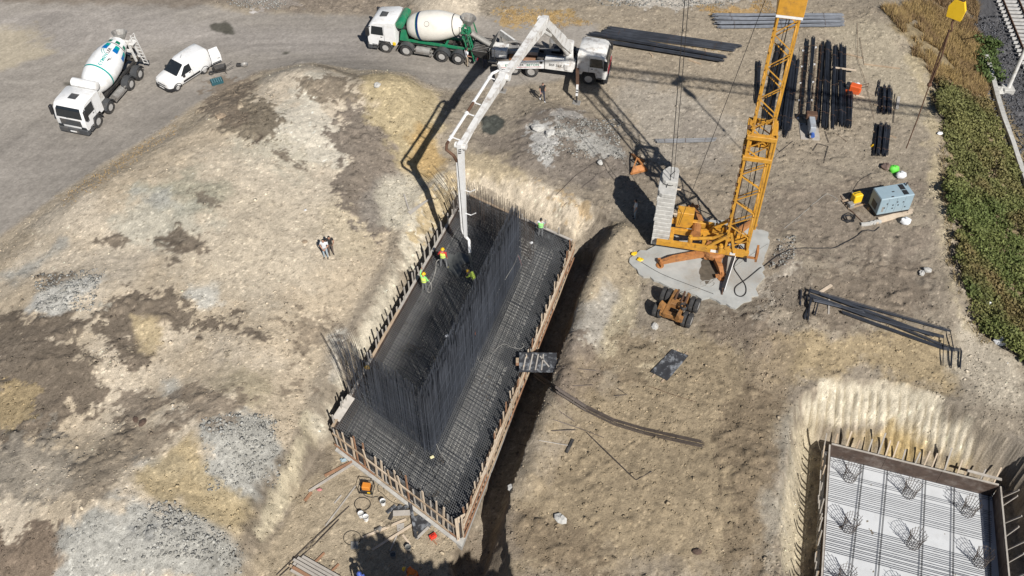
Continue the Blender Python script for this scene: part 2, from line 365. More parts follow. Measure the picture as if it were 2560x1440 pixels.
zone([(1270,1260),(1500,1340),(1480,1440),(1240,1440)], (.20,.155,.105), .5, 1.4, .7, .56)
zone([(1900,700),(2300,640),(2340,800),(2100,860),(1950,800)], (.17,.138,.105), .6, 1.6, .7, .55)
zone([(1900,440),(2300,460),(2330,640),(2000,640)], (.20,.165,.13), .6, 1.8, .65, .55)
zone([(640,800),(830,760),(850,860),(760,900)], (.21,.17,.125), .5, 1.2, .75, .56)
zone([(420,960),(640,1000),(560,1080),(420,1060)], (.20,.16,.12), .5, 1.3, .75, .57)
zone([(520,180),(640,200),(600,300),(520,300)], (.20,.16,.12), .5, 1.2, .8, .57)
# second excavation
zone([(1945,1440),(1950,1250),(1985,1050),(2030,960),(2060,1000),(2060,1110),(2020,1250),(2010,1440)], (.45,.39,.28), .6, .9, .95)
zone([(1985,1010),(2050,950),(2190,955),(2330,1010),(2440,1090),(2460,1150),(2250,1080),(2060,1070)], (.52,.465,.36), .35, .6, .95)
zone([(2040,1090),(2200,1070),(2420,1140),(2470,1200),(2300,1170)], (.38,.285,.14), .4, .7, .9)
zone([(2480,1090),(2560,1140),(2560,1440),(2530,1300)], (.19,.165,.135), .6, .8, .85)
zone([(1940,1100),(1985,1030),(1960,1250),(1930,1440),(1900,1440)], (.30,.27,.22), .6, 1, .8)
# lower work floor
zone([(830,1110),(1150,1330),(1200,1400),(1240,1500),(560,1500),(700,1340),(770,1200)], (.34,.282,.20), .6, .6, .95)
zone([(780,1110),(840,1120),(820,1180),(760,1200)], (.18,.15,.115), .5, .5, .8)
zone([(1160,1310),(1260,1290),(1300,1400),(1230,1450),(1120,1400)], (.22,.18,.135), .5, .9, .9)
# oil and wet marks
for px in ([(525,62),(560,55),(572,75),(540,80)], [(160,208),(200,203),(205,218),(170,222)], [(706,128),(722,126),(726,134),(710,136)], [(555,48),(570,50),(580,82),(565,78)]):
    zone(px, (.085,.08,.065), .25, .5, .95)
zone([(1205,300),(1235,288),(1258,298),(1250,320),(1240,335),(1208,330)], (.062,.066,.058), .12, .3, .98)
# embankment and railway
zone([(2240,60),(2440,-60),(2600,-60),(2600,900),(2480,860),(2400,740),(2372,520),(2365,330),(2320,160)], (.235,.185,.11), .6, .8, .95)
zone([(2420,-60),(2440,60),(2480,200),(2520,270),(2700,600),(2700,-60)], (.085,.085,.09), .5, .4, .97)
# grain: speckle of stones and clods
scr = fbm(XX*1.9-YY*.9, XX*.12+YY*.22, .9, 4, 57, .6); rs_m = sstep(2, 8, XX)*sstep(56, 48, YY)
A *= (1+.22*scr*rs_m)[:, None]
hi = _hash((XX/.115).astype(int), (YY/.115).astype(int), 77)
roadm = sstep(.8, -.8, sdist(XX, YY, G2(ROAD_PX)))
rg = 1-.7*roadm
A *= (1+rg*(.10*n3+.06*n2+.10*nf+.08*n1))[:, None]*(1+rg*(.20*n4+.26*(hi-.5)))[:, None]
# scattered pebbles: single pale or dark specks
A *= np.where(hi > .97, 1.40, np.where(hi < .04, .70, 1.0))[:, None]**rg[:, None]
cl = G2([(-900,1300),(-300,760),(0,490),(200,335),(420,205),(650,135),(900,120),(1250,120),(1700,130)])
cl2 = G2([(-600,60),(0,75),(400,60),(800,55),(1250,70)])
d1_, d2_ = pdist(XX, YY, cl), pdist(XX, YY, cl2)
sl_ = XX*.05+.25*n1
streak = .6*fbm(d1_+.5*n0, sl_, 1.3, 4, 49, .6)+.5*fbm(d2_, sl_+7, 1.0, 4, 50, .6)
turn = 0
for (tx_, ty_), tr_ in (((95,95), 4.2), ((95,95), 6.0), ((120,110), 5.1)):
    c_ = G(tx_, ty_); turn = turn+np.exp(-((np.hypot(XX-c_.x, YY-c_.y)-tr_-.3*n1)/.22)**2)
A *= (1+roadm*(.34*streak+.10*n3+.13*turn+.12*n1))[:, None]
rutz = roadm*(.02*streak)
A = np.clip(A, .02, .75)

# roughness of the ground
moundm = sstep(.5, -1.5, sdist(XX, YY, MOUND))
dark = np.clip((.26-A.mean(1))/.12, 0, 1)*(1-roadm)
rel = (.016*fbm(XX, YY, 1.3, 3, 51)+.010*fbm(XX, YY, 3.2, 1, 52))*(1-.85*roadm)
clod = np.maximum(0, fbm(XX, YY, 1.2, 3, 53, .6)-.06)
padk = sstep(-.1, .5, sdist(XX, YY, PAD))
ZZ = ZZ+rutz+padk*rs_m*.03*scr+padk*(rel*(1+1.0*moundm)+dark*clod*.42+(1-roadm)*.09*np.maximum(0, fbm(XX, YY, .9, 3, 54, .55)-.15))
# ruts along the road and the teeth marks of the digger in the second pit
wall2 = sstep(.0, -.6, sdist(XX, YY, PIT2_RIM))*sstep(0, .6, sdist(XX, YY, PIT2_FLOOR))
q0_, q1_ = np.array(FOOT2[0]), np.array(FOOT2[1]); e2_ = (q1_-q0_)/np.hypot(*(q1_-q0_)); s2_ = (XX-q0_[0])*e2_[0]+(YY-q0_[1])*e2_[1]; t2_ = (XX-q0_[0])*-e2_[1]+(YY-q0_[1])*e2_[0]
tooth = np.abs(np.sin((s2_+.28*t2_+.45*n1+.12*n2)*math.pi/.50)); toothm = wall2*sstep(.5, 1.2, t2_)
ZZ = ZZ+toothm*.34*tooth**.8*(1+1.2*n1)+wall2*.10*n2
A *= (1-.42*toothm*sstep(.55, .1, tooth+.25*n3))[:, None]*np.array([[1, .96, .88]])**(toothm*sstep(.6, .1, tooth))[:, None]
wall1 = sstep(.0, -.5, sdist(XX, YY, PIT_RIM))*sstep(.1, .5, sdist(XX, YY, PIT_FLOOR))
ZZ = ZZ+wall1*(.30*fbm(XX, YY, 1.1, 4, 56, .6))

def zone_of(x, y):
    k = np.zeros(x.shape, int)
    k[sdist(x, y, MOUND) < 0] = 1
    k[sdist(x, y, G2(ROAD_PX)) < 0] = 2
    k[sdist(x, y, EMB_POLY) < 0] = 3
    k[sdist(x, y, PIT_RIM) < 0] = 4
    k[sdist(x, y, PIT2_RIM) < 0] = 5
    return k
II = np.arange(NX*NY).reshape(NY, NX)
quads = np.stack([II[:-1, :-1], II[:-1, 1:], II[1:, 1:], II[1:, :-1]], -1).reshape(-1, 4)
cx, cy = XX[quads].mean(1), YY[quads].mean(1)
ZID = zone_of(cx, cy)
EM = earth_mat('bare_earth'); RM = earth_mat('packed_road_earth', .25, 5.0, .16)
def sheet(name, q, m):
    u, inv = np.unique(q, return_inverse=True); inv = inv.reshape(q.shape)
    me = bpy.data.meshes.new(name)
    me.vertices.add(len(u)); me.loops.add(inv.size); me.polygons.add(len(inv))
    me.vertices.foreach_set('co', np.stack([XX[u], YY[u], ZZ[u]], 1).astype(np.float32).ravel())
    me.loops.foreach_set('vertex_index', inv.ravel().astype(np.int32))
    me.polygons.foreach_set('loop_start', (np.arange(len(inv))*4).astype(np.int32))
    me.polygons.foreach_set('use_smooth', np.ones(len(inv), bool))
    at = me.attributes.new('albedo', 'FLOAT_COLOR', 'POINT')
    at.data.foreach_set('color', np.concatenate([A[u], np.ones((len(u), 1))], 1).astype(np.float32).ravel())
    me.update(calc_edges=True); me.validate()
    me.materials.append(m)
    o = bpy.data.objects.new(name, me); COL.objects.link(o); o['kind'] = 'structure'
    return o
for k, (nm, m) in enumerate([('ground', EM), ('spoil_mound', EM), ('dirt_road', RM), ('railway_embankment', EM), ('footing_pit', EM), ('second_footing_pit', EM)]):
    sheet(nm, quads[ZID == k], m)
# height of the finished sheet, for setting things down
MX = (GX >= -46.9) & (GX <= 46.9); MY = (GY >= 22) & (GY <= 82.4)
Z2 = ZZ.reshape(NY, NX)
def hs(x, y):
    i = int(np.clip(np.searchsorted(GX, x)-1, 0, NX-2)); j = int(np.clip(np.searchsorted(GY, y)-1, 0, NY-2))
    fx = (x-GX[i])/(GX[i+1]-GX[i]); fy = (y-GY[j])/(GY[j+1]-GY[j])
    return float((Z2[j, i]*(1-fx)+Z2[j, i+1]*fx)*(1-fy)+(Z2[j+1, i]*(1-fx)+Z2[j+1, i+1]*fx)*fy)
def gp(x, y, dz=0.0):
    """photo point -> point on the finished ground sheet"""
    p = gt(x, y)
    for _ in range(4):
        z = hs(p.x, p.y); p = G(x, y, z)
    return Vector((p.x, p.y, hs(p.x, p.y)+dz))
# ---------------------------------------------------------------- mesh builder
V = Vector
class MB:
    def __init__(s): s.v = []; s.f = []
    def add(s, vs, fs):
        n = len(s.v); s.v += [tuple(a) for a in vs]; s.f += [tuple(i+n for i in f) for f in fs]; return s
    def hexa(s, p):       # 8 points, bottom loop then top loop
        return s.add(p, [(3,2,1,0),(4,5,6,7),(0,1,5,4),(1,2,6,5),(2,3,7,6),(3,0,4,7)])
    def box(s, x0, x1, y0, y1, z0, z1, bev=0.0):
        if not bev:
            return s.hexa([(x0,y0,z0),(x1,y0,z0),(x1,y1,z0),(x0,y1,z0),(x0,y0,z1),(x1,y0,z1),(x1,y1,z1),(x0,y1,z1)])
        b = bev
        o = [(x0+b,y0),(x1-b,y0),(x1,y0+b),(x1,y1-b),(x1-b,y1),(x0+b,y1),(x0,y1-b),(x0,y0+b)]
        i = [(x0+b,y0+b),(x1-b,y0+b),(x1-b,y0+b),(x1-b,y1-b),(x1-b,y1-b),(x0+b,y1-b),(x0+b,y1-b),(x0+b,y0+b)]
        rings = [[(x,y,z0) for x,y in o],[(x,y,z1-b) for x,y in o],[(x,y,z1) for x,y in i]]
        return s.loft(rings)
    def loft(s, rings, caps=True, closed=True):
        n = len(s.v); k = len(rings[0])
        for r in rings: s.v += [tuple(a) for a in r]
        for a in range(len(rings)-1):
            for j in range(k if closed else k-1):
                j2 = (j+1) % k
                s.f.append((n+a*k+j, n+a*k+j2, n+(a+1)*k+j2, n+(a+1)*k+j))
        if caps:
            s.f.append(tuple(n+j for j in reversed(range(k)))); m = n+(len(rings)-1)*k
            s.f.append(tuple(m+j for j in range(k)))
        return s
    def tube(s, pts, r, n=6, caps=True, squash=None):
        pts = [V(p) for p in pts]; rr = r if isinstance(r, (list, tuple)) else [r]*len(pts)
        rings = []; up = None
        for i, p in enumerate(pts):
            d = (pts[min(i+1, len(pts)-1)]-pts[max(i-1, 0)])
            d = d.normalized() if d.length > 1e-9 else V((0,0,1))
            if up is None:
                up = V((0,0,1)) if abs(d.z) < .9 else V((1,0,0))
            a = d.cross(up)
            if a.length < 1e-6: a = d.orthogonal()
            a.normalize(); b = a.cross(d).normalized(); up = b
            rings.append([p+a*(math.cos(2*math.pi*j/n)*rr[i])+b*(math.sin(2*math.pi*j/n)*rr[i]) for j in range(n)])
        return s.loft(rings, caps)
    def beam(s, p0, p1, w, h, roll=0.0):
        """rectangular bar from p0 to p1, w across, h along the up side"""
        p0, p1 = V(p0), V(p1); d = (p1-p0).normalized()
        up = V((0,0,1)) if abs(d.z) < .95 else V((0,1,0))
        a = d.cross(up).normalized(); b = a.cross(d).normalized()
        if roll: 
            m = Matrix.Rotation(roll, 3, d); a = m@a; b = m@b
        a *= w/2; b *= h/2
        return s.hexa([p0-a-b, p0+a-b, p0+a+b, p0-a+b, p1-a-b, p1+a-b, p1+a+b, p1-a+b])
    def prism(s, outline, f0, f1):
        """2-D outline swept between two placing functions"""
        return s.loft([[f0(x, y) for x, y in outline], [f1(x, y) for x, y in outline]])
    def lathe(s, prof, n=24, M=None, caps=True):
        """prof: (axial, radius) along local x"""
        rings = [[V((a, r*math.cos(2*math.pi*j/n), r*math.sin(2*math.pi*j/n))) for j in range(n)] for a, r in prof]
        if M: rings = [[M@p for p in r] for r in rings]
        return s.loft(rings, caps)
    def ball(s, c, r, n=8, m=5, sq=(1,1,1)):
        rings = []
        for i in range(m+1):
            th = math.pi*(i+.02)/(m+.04) if 0 < i < m else (0.02 if i == 0 else math.pi-.02)
            rings.append([(c[0]+r*sq[0]*math.sin(th)*math.cos(2*math.pi*j/n), c[1]+r*sq[1]*math.sin(th)*math.sin(2*math.pi*j/n), c[2]-r*sq[2]*math.cos(th)) for j in range(n)])
        return s.loft(rings)
    def mesh(s, name, m, smooth=False):
        me = bpy.data.meshes.new(name); me.from_pydata(s.v, [], s.f)
        if m: me.materials.append(m)
        if smooth:
            me.polygons.foreach_set('use_smooth', [True]*len(me.polygons))
            me.set_sharp_from_angle(angle=R(42))
        me.update(); return me
    def build(s, name, m, parent=None, smooth=False, kind=None, label=None):
        o = bpy.data.objects.new(name, s.mesh(name, m, smooth)); COL.objects.link(o)
        if parent: o.parent = parent
        if kind: o['kind'] = kind
        if label: o['label'] = label
        return o
def tag(o, label, cat, group=None, kind=None):
    o['label'] = label; o['category'] = cat
    if group: o['group'] = group
    if kind: o['kind'] = kind
    return o
def thing(name, label, cat, loc=(0,0,0), rz=0.0, group=None):
    o = bpy.data.objects.new(name, None); COL.objects.link(o)
    o.location = loc; o.rotation_euler = (0, 0, rz); o.empty_display_size = .3
    return tag(o, label, cat, group)
def piece(name, me, parent, loc=(0,0,0), rot=None, scale=None):
    o = bpy.data.objects.new(name, me); COL.objects.link(o); o.parent = parent; o.location = loc
    if rot: o.rotation_euler = rot
    if scale: o.scale = scale
    return o
def copy_tree(o, parent=None):
    c = o.copy(); COL.objects.link(c)
    if parent: c.parent = parent
    for ch in list(o.children): copy_tree(ch, c)
    return c
def text_mesh(s, size, extrude=.004, space=1.0, bold=0.0):
    cu = bpy.data.curves.new('lettering', 'FONT'); cu.body = s; cu.size = size; cu.extrude = extrude
    cu.align_x = 'CENTER'; cu.align_y = 'CENTER'; cu.space_character = space; cu.resolution_u = 2; cu.offset = bold
    o = bpy.data.objects.new('lettering', cu); COL.objects.link(o)
    bpy.context.view_layer.update()
    me = bpy.data.meshes.new_from_object(o.evaluated_get(bpy.context.evaluated_depsgraph_get()))
    bpy.data.objects.remove(o); bpy.data.curves.remove(cu)
    return me
def heading(a, b): return math.atan2(b[1]-a[1], b[0]-a[0])

# ---------------------------------------------------------------- shared materials
WHITE = mat('white_paint', (.76,.76,.75), .35, var=.05, dirt=(.42,.37,.30), dirt_amt=.4, dirt_scale=1.6)
OLDWHITE = mat('worn_white_paint', (.70,.69,.66), .45, var=.08, dirt=(.25,.19,.14), dirt_amt=.75, dirt_scale=1.8)
CREAM = mat('cream_paint', (.72,.69,.62), .4, var=.05, dirt=(.45,.40,.32), dirt_amt=.3)
BLACKP = mat('black_plastic', (.022,.022,.024), .5, var=.2)
GREYP = mat('grey_plastic', (.055,.058,.062), .6, var=.2, dirt=(.2,.17,.14), dirt_amt=.4)
TYRE = mat('tyre_rubber', (.032,.032,.033), .85, var=.25, dirt=(.16,.14,.115), dirt_amt=.55, dirt_scale=2)
RIM = mat('steel_rim', (.52,.51,.49), .5, .3, var=.15, dirt=(.18,.14,.1), dirt_amt=.5)
CHASSIS = mat('chassis_steel', (.045,.043,.042), .65, .2, var=.3, dirt=(.22,.19,.15), dirt_amt=.6)
GREYMETAL = mat('dusty_grey_metal', (.30,.29,.27), .6, .25, var=.25, dirt=(.12,.09,.07), dirt_amt=.6)
GLASS = mat('dark_glass', (.018,.022,.026), .06, var=.1, spec=.8)
GREEN = mat('green_paint', (.015,.19,.09), .4, var=.12, dirt=(.25,.22,.17), dirt_amt=.45)
TEAL = mat('teal_print', (.0,.30,.27), .4, var=.05)
BLUE = mat('blue_print', (.0,.14,.40), .4, var=.05)
NAVY = mat('navy_print', (.01,.03,.13), .4, var=.05)
DARKPRINT = mat('dark_print', (.03,.03,.03), .5, var=.05)
GREENPRINT = mat('green_print', (.0,.16,.09), .5, var=.05)
REDP = mat('red_paint', (.32,.02,.03), .4, var=.08)
ORANGE = mat('orange_paint', (.62,.10,.02), .45, var=.1, dirt=(.2,.15,.1), dirt_amt=.4)
YELLOW = mat('crane_yellow', (.54,.275,.035), .45, var=.16, dirt=(.20,.11,.05), dirt_amt=.65, dirt_scale=2.2)
YELLOWB = mat('bright_yellow', (.78,.50,.02), .45, var=.06)
RUSTY = mat('rusty_orange_steel', (.40,.17,.055), .7, .1, var=.2, dirt=(.13,.07,.04), dirt_amt=.8, dirt_scale=2.5)
RUST = mat('rusted_steel', (.12,.065,.04), .8, .2, var=.35)
REBAR = mat('rebar_steel', (.050,.056,.070), .42, .55, var=.3, scale=1.5)
REBARL = mat('rebar_steel_worn', (.14,.143,.15), .55, .35, var=.3, scale=1.2)
REBARB = mat('rebar_steel_brown', (.11,.09,.078), .6, .35, var=.3)
CONC = mat('pale_concrete', (.46,.45,.42), .85, var=.18, bump=.5, scale=4, dirt=(.26,.25,.23), dirt_amt=.6)
CONCW = mat('white_blinding_concrete', (.575,.59,.60), .8, var=.06, scale=1.2, dirt=(.40,.40,.39), dirt_amt=.35, dirt_scale=.8)
CONCWET = mat('wet_concrete', (.10,.105,.10), .35, var=.15, scale=2, bump=.4)
WOOD = mat('sawn_timber', (.40,.305,.21), .8, var=.25, scale=2.5, dirt=(.20,.13,.085), dirt_amt=.6, dirt_scale=1.0)
WOODG = mat('grey_weathered_timber', (.40,.37,.33), .85, var=.2, scale=2.5, dirt=(.20,.17,.14), dirt_amt=.5)
WOODR = mat('reddish_timber', (.30,.165,.095), .8, var=.25, scale=2.5, dirt=(.16,.09,.06), dirt_amt=.6)
WOODP = mat('pale_timber', (.55,.45,.34), .8, var=.15, scale=2.5)
FORMPLY = mat('dark_film_plywood', (.045,.046,.05), .45, var=.3, dirt=(.36,.38,.40), dirt_amt=.85, dirt_scale=2.2)
FORMBR = mat('brown_form_board', (.075,.05,.038), .55, var=.3, dirt=(.30,.27,.24), dirt_amt=.4)
GENGREY = mat('blue_grey_enclosure', (.27,.36,.41), .45, var=.06, dirt=(.35,.33,.28), dirt_amt=.2)
WHITEBAG = mat('white_sack', (.70,.71,.72), .7, var=.08)
GREENBAG = mat('green_sack', (.12,.62,.06), .6, var=.12)
BLUEPL = mat('blue_plastic', (.05,.12,.40), .4, var=.1)
HOSE = mat('black_hose', (.02,.02,.022), .5)
PALECORD = mat('pale_cord', (.34,.33,.30), .7)
SKIN = mat('skin', (.40,.22,.15), .55, var=.06)
HAIR = mat('black_hair', (.012,.010,.009), .6)
def cloth(name, c, em=0): return mat(name, c, .85, var=.1, scale=8, bump=.3)
HIVIS = cloth('hi_vis_yellow', (.62,.80,.13)); HIGREEN = cloth('hi_vis_green', (.30,.78,.22)); HIORANGE = cloth('hi_vis_orange', (.85,.20,.03))
HELMET = mat('yellow_helmet', (.80,.47,.015), .3, var=.03)
TROUS = cloth('grey_trousers', (.16,.165,.17)); NAVYC = cloth('navy_trousers', (.03,.035,.06)); BLACKC = cloth('black_shirt', (.018,.017,.018))
WHITEC = cloth('white_shirt', (.62,.64,.66)); REDC = cloth('red_overalls', (.45,.02,.03)); BLUEGC = cloth('pale_blue_trousers', (.33,.40,.45)); BROWNC = cloth('brown_trousers', (.12,.09,.075))
GREENC = cloth('green_top', (.03,.30,.13)); TANC = cloth('tan_trousers', (.32,.26,.19)); REDTOP = cloth('red_shirt', (.5,.03,.03)); STRIPE = cloth('grey_band', (.30,.33,.32)); SHOE = mat('dark_shoe', (.03,.026,.024), .7); TANBOOT = mat('pale_boot', (.45,.42,.20), .8)
# ---------------------------------------------------------------- abutment footing: formwork, rebar cage, concrete
def lerp2(a, b, t): return V((a[0]+(b[0]-a[0])*t, a[1]+(b[1]-a[1])*t))
FA, FBR, FC, FD = [V(p) for p in FOOT]                    # near-left, near-right, far-right, far-left
def fpt(u, v): return lerp2(lerp2(FA, FBR, u), lerp2(FD, FC, u), v)
rng = random.Random(11)

cen = fpt(.5, .5)
bl = MB()
ring = [FA+V((-.1,-.45)), FBR+V((.05,-.55)), FC+V((.1,.1)), FD+V((0,.1))]
bl.loft([[(p.x, p.y, FB-.3) for p in ring], [(p.x, p.y, FB+.10) for p in ring]])
o = bl.build('blinding_slab', CONC); o['kind'] = 'structure'

def stake_me(L, wdt=.09, th=.055, m=WOOD, nm='stake', ext=.3):
    b = MB(); b.box(-wdt/2, wdt/2, -th/2, th/2, 0, L+ext); return b.mesh(nm, m)
STK = [stake_me(1.9, m=WOOD), stake_me(2.15, m=WOODP), stake_me(1.75, .075, m=WOODG), stake_me(2.35, .10, m=WOODR), stake_me(2.0, .12, m=WOODP)]
STKG = [stake_me(2.0, .09, .06, WOODG), stake_me(2.25, .08, .06, WOODG), stake_me(2.4, .1, .06, WOODG)]
fw = thing('formwork', 'timber and plywood formwork boxing in the big black rebar footing', 'formwork', (cen.x, cen.y, FB))
def loc(p, z): return V((p[0]-cen.x, p[1]-cen.y, z-FB))
def wall_run(a, b, stakes, step, out, walers, panel_m, top_plank, lean=0.0, zs=None, jit=.25):
    """one side of the formwork from a to b; out = unit normal pointing away from the footing"""
    d = (b-a); L = d.length; d = d/L; th = math.atan2(d.y, d.x)
    n = max(1, int(L/2.44)); 
    for i in range(n):                                    # plywood sheets with a joint between them
        p0 = a+d*(L*i/n+.008); p1 = a+d*(L*(i+1)/n-.008)
        q = MB(); q.hexa([loc(p0, FB+.1), loc(p1, FB+.1), loc(p1+out*.03, FB+.1), loc(p0+out*.03, FB+.1), loc(p0, FT), loc(p1, FT), loc(p1+out*.03, FT), loc(p0+out*.03, FT)])
        q.build('panel', panel_m, fw)
    for (z, w_, h_, o_, m_) in walers:                     # horizontal rails in lengths
        x = 0.0
        while x < L-.2:
            l = min(rng.uniform(2.6, 4.2), L-x); dz = rng.uniform(-.03, .03); do = rng.uniform(0, .02)
            q = MB(); q.beam(loc(a+d*(x+.01)+out*(o_+do), z+dz), loc(a+d*(x+l-.02)+out*(o_+do+rng.uniform(-.02, .02)), z+dz+rng.uniform(-.03, .03)), w_, h_)
            q.build('waler', rng.choice(m_), fw); x += l
    if top_plank:
        x = 0.0
        while x < L-.2:
            l = min(rng.uniform(2.8, 4.4), L-x)
            q = MB(); q.beam(loc(a+d*(x+.01)+out*.10, FT+.04), loc(a+d*(x+l-.02)+out*.10, FT+.04+rng.uniform(0, .02)), top_plank, .05)
            q.build('plank', rng.choice([WOODG, WOODG, WOOD]), fw); x += l
    x = step*.5
    while x < L:
        me = rng.choice(stakes); k = 0.125 if rng.random() < .6 else .145
        p = loc(a+d*(x+rng.uniform(-jit, jit)*step)+out*k, FB+rng.uniform(-.1, .05)+(zs or 0))
        piece('stake', me, fw, p, (rng.uniform(-.05, .05)-lean, rng.uniform(-.06, .06), th))
        x += step
nrm = lambda a, b: V(((b-a).y, -(b-a).x)).normalized()
wall_run(FA, FBR, STK, .44, nrm(FA, FBR), [(FB+.28, .06, .14, .19, [WOODR, WOOD]), (FT-.30, .06, .13, .19, [WOODP, WOOD])], FORMPLY, 0)
wall_run(FBR, FC, STK, .36, nrm(FBR, FC), [(FB+.30, .06, .16, .20, [WOODR, WOOD]), (FB+1.1, .06, .14, .20, [WOOD, WOODR]), (FT-.22, .06, .12, .20, [WOODP, WOOD]), (FT+.10, .07, .10, .20, [WOODP, WOOD])], FORMBR, 0)
wall_run(FC, FD, STKG, 1.5, nrm(FC, FD), [(FT-.2, .05, .12, .17, [WOODG])], FORMPLY, .16)
wall_run(FD, FA, STKG, .52, nrm(FD, FA), [(FB+.5, .05, .12, .19, [WOODG]), (FT-.15, .05, .12, .19, [WOODG])], FORMBR, .17)
for i, dx in enumerate((0, .17, .36, .52)):               # pale boards standing at the near right corner
    q = MB(); p = loc(FBR+V((-.15+dx*.5, -.12+dx*.95)), FB); q.beam(p, p+V((.05*i-.05, .02, 2.4-.12*i)), .15, .035, .6); q.build('corner_board', WOODP, fw)
for k, (du, L) in enumerate(((.0, .75), (.8, .6))):        # plywood offcuts at the near left corner
    q = MB(); p = loc(FA+V((.05+.35*k, .55+.8*k)), FT+.05); q.beam(p, p+V((.45, .62, .35)), .5, .03, .3); q.build('offcut_board', WOODG, fw)

# reinforcement
W0 = G(1082, 1135, -.35).xy; W1 = G(1327, 608, -.35).xy
wd = (W1-W0).normalized(); wn = V((-wd.y, wd.x)); we = (FBR-FA).normalized()
cage = thing('rebar_cage', 'dense black rebar cage filling the timber formwork, with tall wall bars', 'rebar cage', (cen.x, cen.y, FB))
WALLBAR = mat('wall_bar_steel', (.082,.092,.113), .5, .35, var=.3, scale=.6)
class Bars(MB):
    def bar(s, pts, r): s.tube(pts, r, 4, caps=False)
def grid_mat(z, su, sv, r, name, m, jit=.012):
    b = Bars(); Lu = (FBR-FA).length; Lv = (FD-FA).length
    nu, nv = int(Lu/su), int(Lv/sv)
    for i in range(1, nu):
        u = i/nu; p, q = fpt(u, .004), fpt(u, .996); mid = (p+q)/2
        b.bar([loc(p, z+rng.uniform(-jit, jit)), loc(mid+V((rng.uniform(-.02, .02), 0)), z+rng.uniform(-jit, jit)-.01), loc(q, z+rng.uniform(-jit, jit))], r)
    for i in range(1, nv):
        v = i/nv; p, q = fpt(.006, v), fpt(.994, v)
        b.bar([loc(p, z+2*r+rng.uniform(-jit, jit)), loc((p+q)/2+V((0, rng.uniform(-.02, .02))), z+2*r+rng.uniform(-jit, jit)), loc(q, z+2*r+rng.uniform(-jit, jit))], r)
    return b.build(name, m, cage, kind='stuff')
grid_mat(FT-.08, .13, .135, .0145, 'top_mat', mat('mat_steel', (.155,.158,.16), .55, .25, var=.35, scale=.5))
grid_mat(FT-.55, .22, .24, .014, 'middle_mat', REBAR)
grid_mat(FB+.28, .22, .24, .014, 'bottom_mat', REBAR)
def curtain(p0, p1, sp, zt, name, rows=((0, 0),), nrm_=V((0, 0)), bend=None, r=.0155, m=WALLBAR, rails=5, var=.10, base=FB+.25, thin=0.0):
    b = Bars(); L = (p1-p0).length; d = (p1-p0)/L; n = int(L/sp)
    for (off_, sh) in rows:
        for i in range(n+1):
            t = i*sp+sh; p = p0+d*min(t, L)+nrm_*off_+V((rng.uniform(-.02, .02), rng.uniform(-.02, .02)))
            z = zt+rng.uniform(-var, var)-(rng.random() < .05)*rng.uniform(0, 1.2)
            if thin and t/L < .3 and rng.random() < thin: continue
            k = V((rng.gauss(-.02, .022), rng.gauss(0, .022)))
            if bend: k = k+bend(t/L)
            b.bar([loc(p, base), loc(p+k*.12, base+(z-base)*.5), loc(p+k*.45, base+(z-base)*.78), loc(p+k, z)], r)
        for j in range(rails):
            z = FT+.3+(zt-FT-.8)*j/max(1, rails-1)*.8
            b.bar([loc(p0+nrm_*off_, z), loc(p1+nrm_*off_, z)], .011)
    return b.build(name, m, cage, kind='stuff')
MW1 = W0+wd*15.6
curtain(W0, MW1, .085, 5.0, 'main_wall_bars', ((0, 0), (.26, .04), (.52, .02)), wn)
b0 = W0-we*6.9
curtain(b0, W0, .09, 4.5, 'near_wing_bars', ((0, 0), (.55, .05)), wd, lambda t: V((-.3, .1))*max(0, .3-t)/.3, r=.014, thin=.72)
F1 = W0+wd*16.4
curtain(F1-we*6.3, F1+we*.6, .115, 3.4, 'far_wing_bars', ((0, 0), (.55, .05)), wd, lambda t: V((-1.6, .55))*max(0, .3-t)/.3, r=.011, m=REBARB, rails=2)
for pos in (G(885, 985, -.35).xy,):
    curtain(pos-wd*.5, pos+wd*1.9, .16, 4.0, 'side_starter_bars', ((0, 0),), wn, lambda t: V((-.4, .1)), rails=1, r=.009, m=REBARB)

# what shows between the bars: fresh concrete on the left, dark hollow elsewhere
sp = MB(); q = G(1140, 655, FT-.05)
ring = [(q.x-cen.x+(.95+.28*math.sin(3*a)+.2*math.sin(5*a+1))*math.cos(a)*.8, q.y-cen.y+(.95+.28*math.sin(3*a)+.2*math.sin(5*a+1))*math.sin(a)*1.1) for a in [i*math.pi/10 for i in range(20)]]
sp.loft([[(x, y, FT-FB-.2) for x, y in ring], [(x*.97+(q.x-cen.x)*.03, y*.97+(q.y-cen.y)*.03, FT-FB-.03) for x, y in ring]])
o = sp.build('concrete_pour', CONCWET); o.location = (cen.x, cen.y, FB); o['kind'] = 'structure'

# walkway of film-faced ply across the trench
pa, pb = G(1298, 905, .15), G(1392, 905, .2)
wk = thing('walkway_board', 'dark plywood walkway with nailed cleats bridging the trench beside the formwork', 'walkway', (pa.x, pa.y, .12), heading(pa, pb))
Lw = (pb-pa).length
MB().box(0, Lw, -.75, .75, 0, .03).build('sheet', FORMPLY, wk)
for i, (x, a) in enumerate(((.25, .1), (.62, .12), (.98, .1), (1.35, .05), (1.8, -.5))):
    q = MB(); q.beam((x, -.6 if i < 4 else -.35, .055), (x+a*1.2+.06, .6 if i < 4 else .45, .055), .08, .05); q.build('cleat', WOODG, wk)
for i, y in enumerate((-.12, .08, .28)):
    q = MB(); q.beam((-.2, y, -.045), (Lw+1.55-.2*i, y*.8+.05, -.06), .17, .05); q.build('bearer_plank', WOOD if i else WOODR, wk)
q = MB(); q.beam((Lw-.1, -.55, -.05), (Lw+.3, -1.25, -.1), .14, .05); q.build('bearer_plank', WOOD, wk)

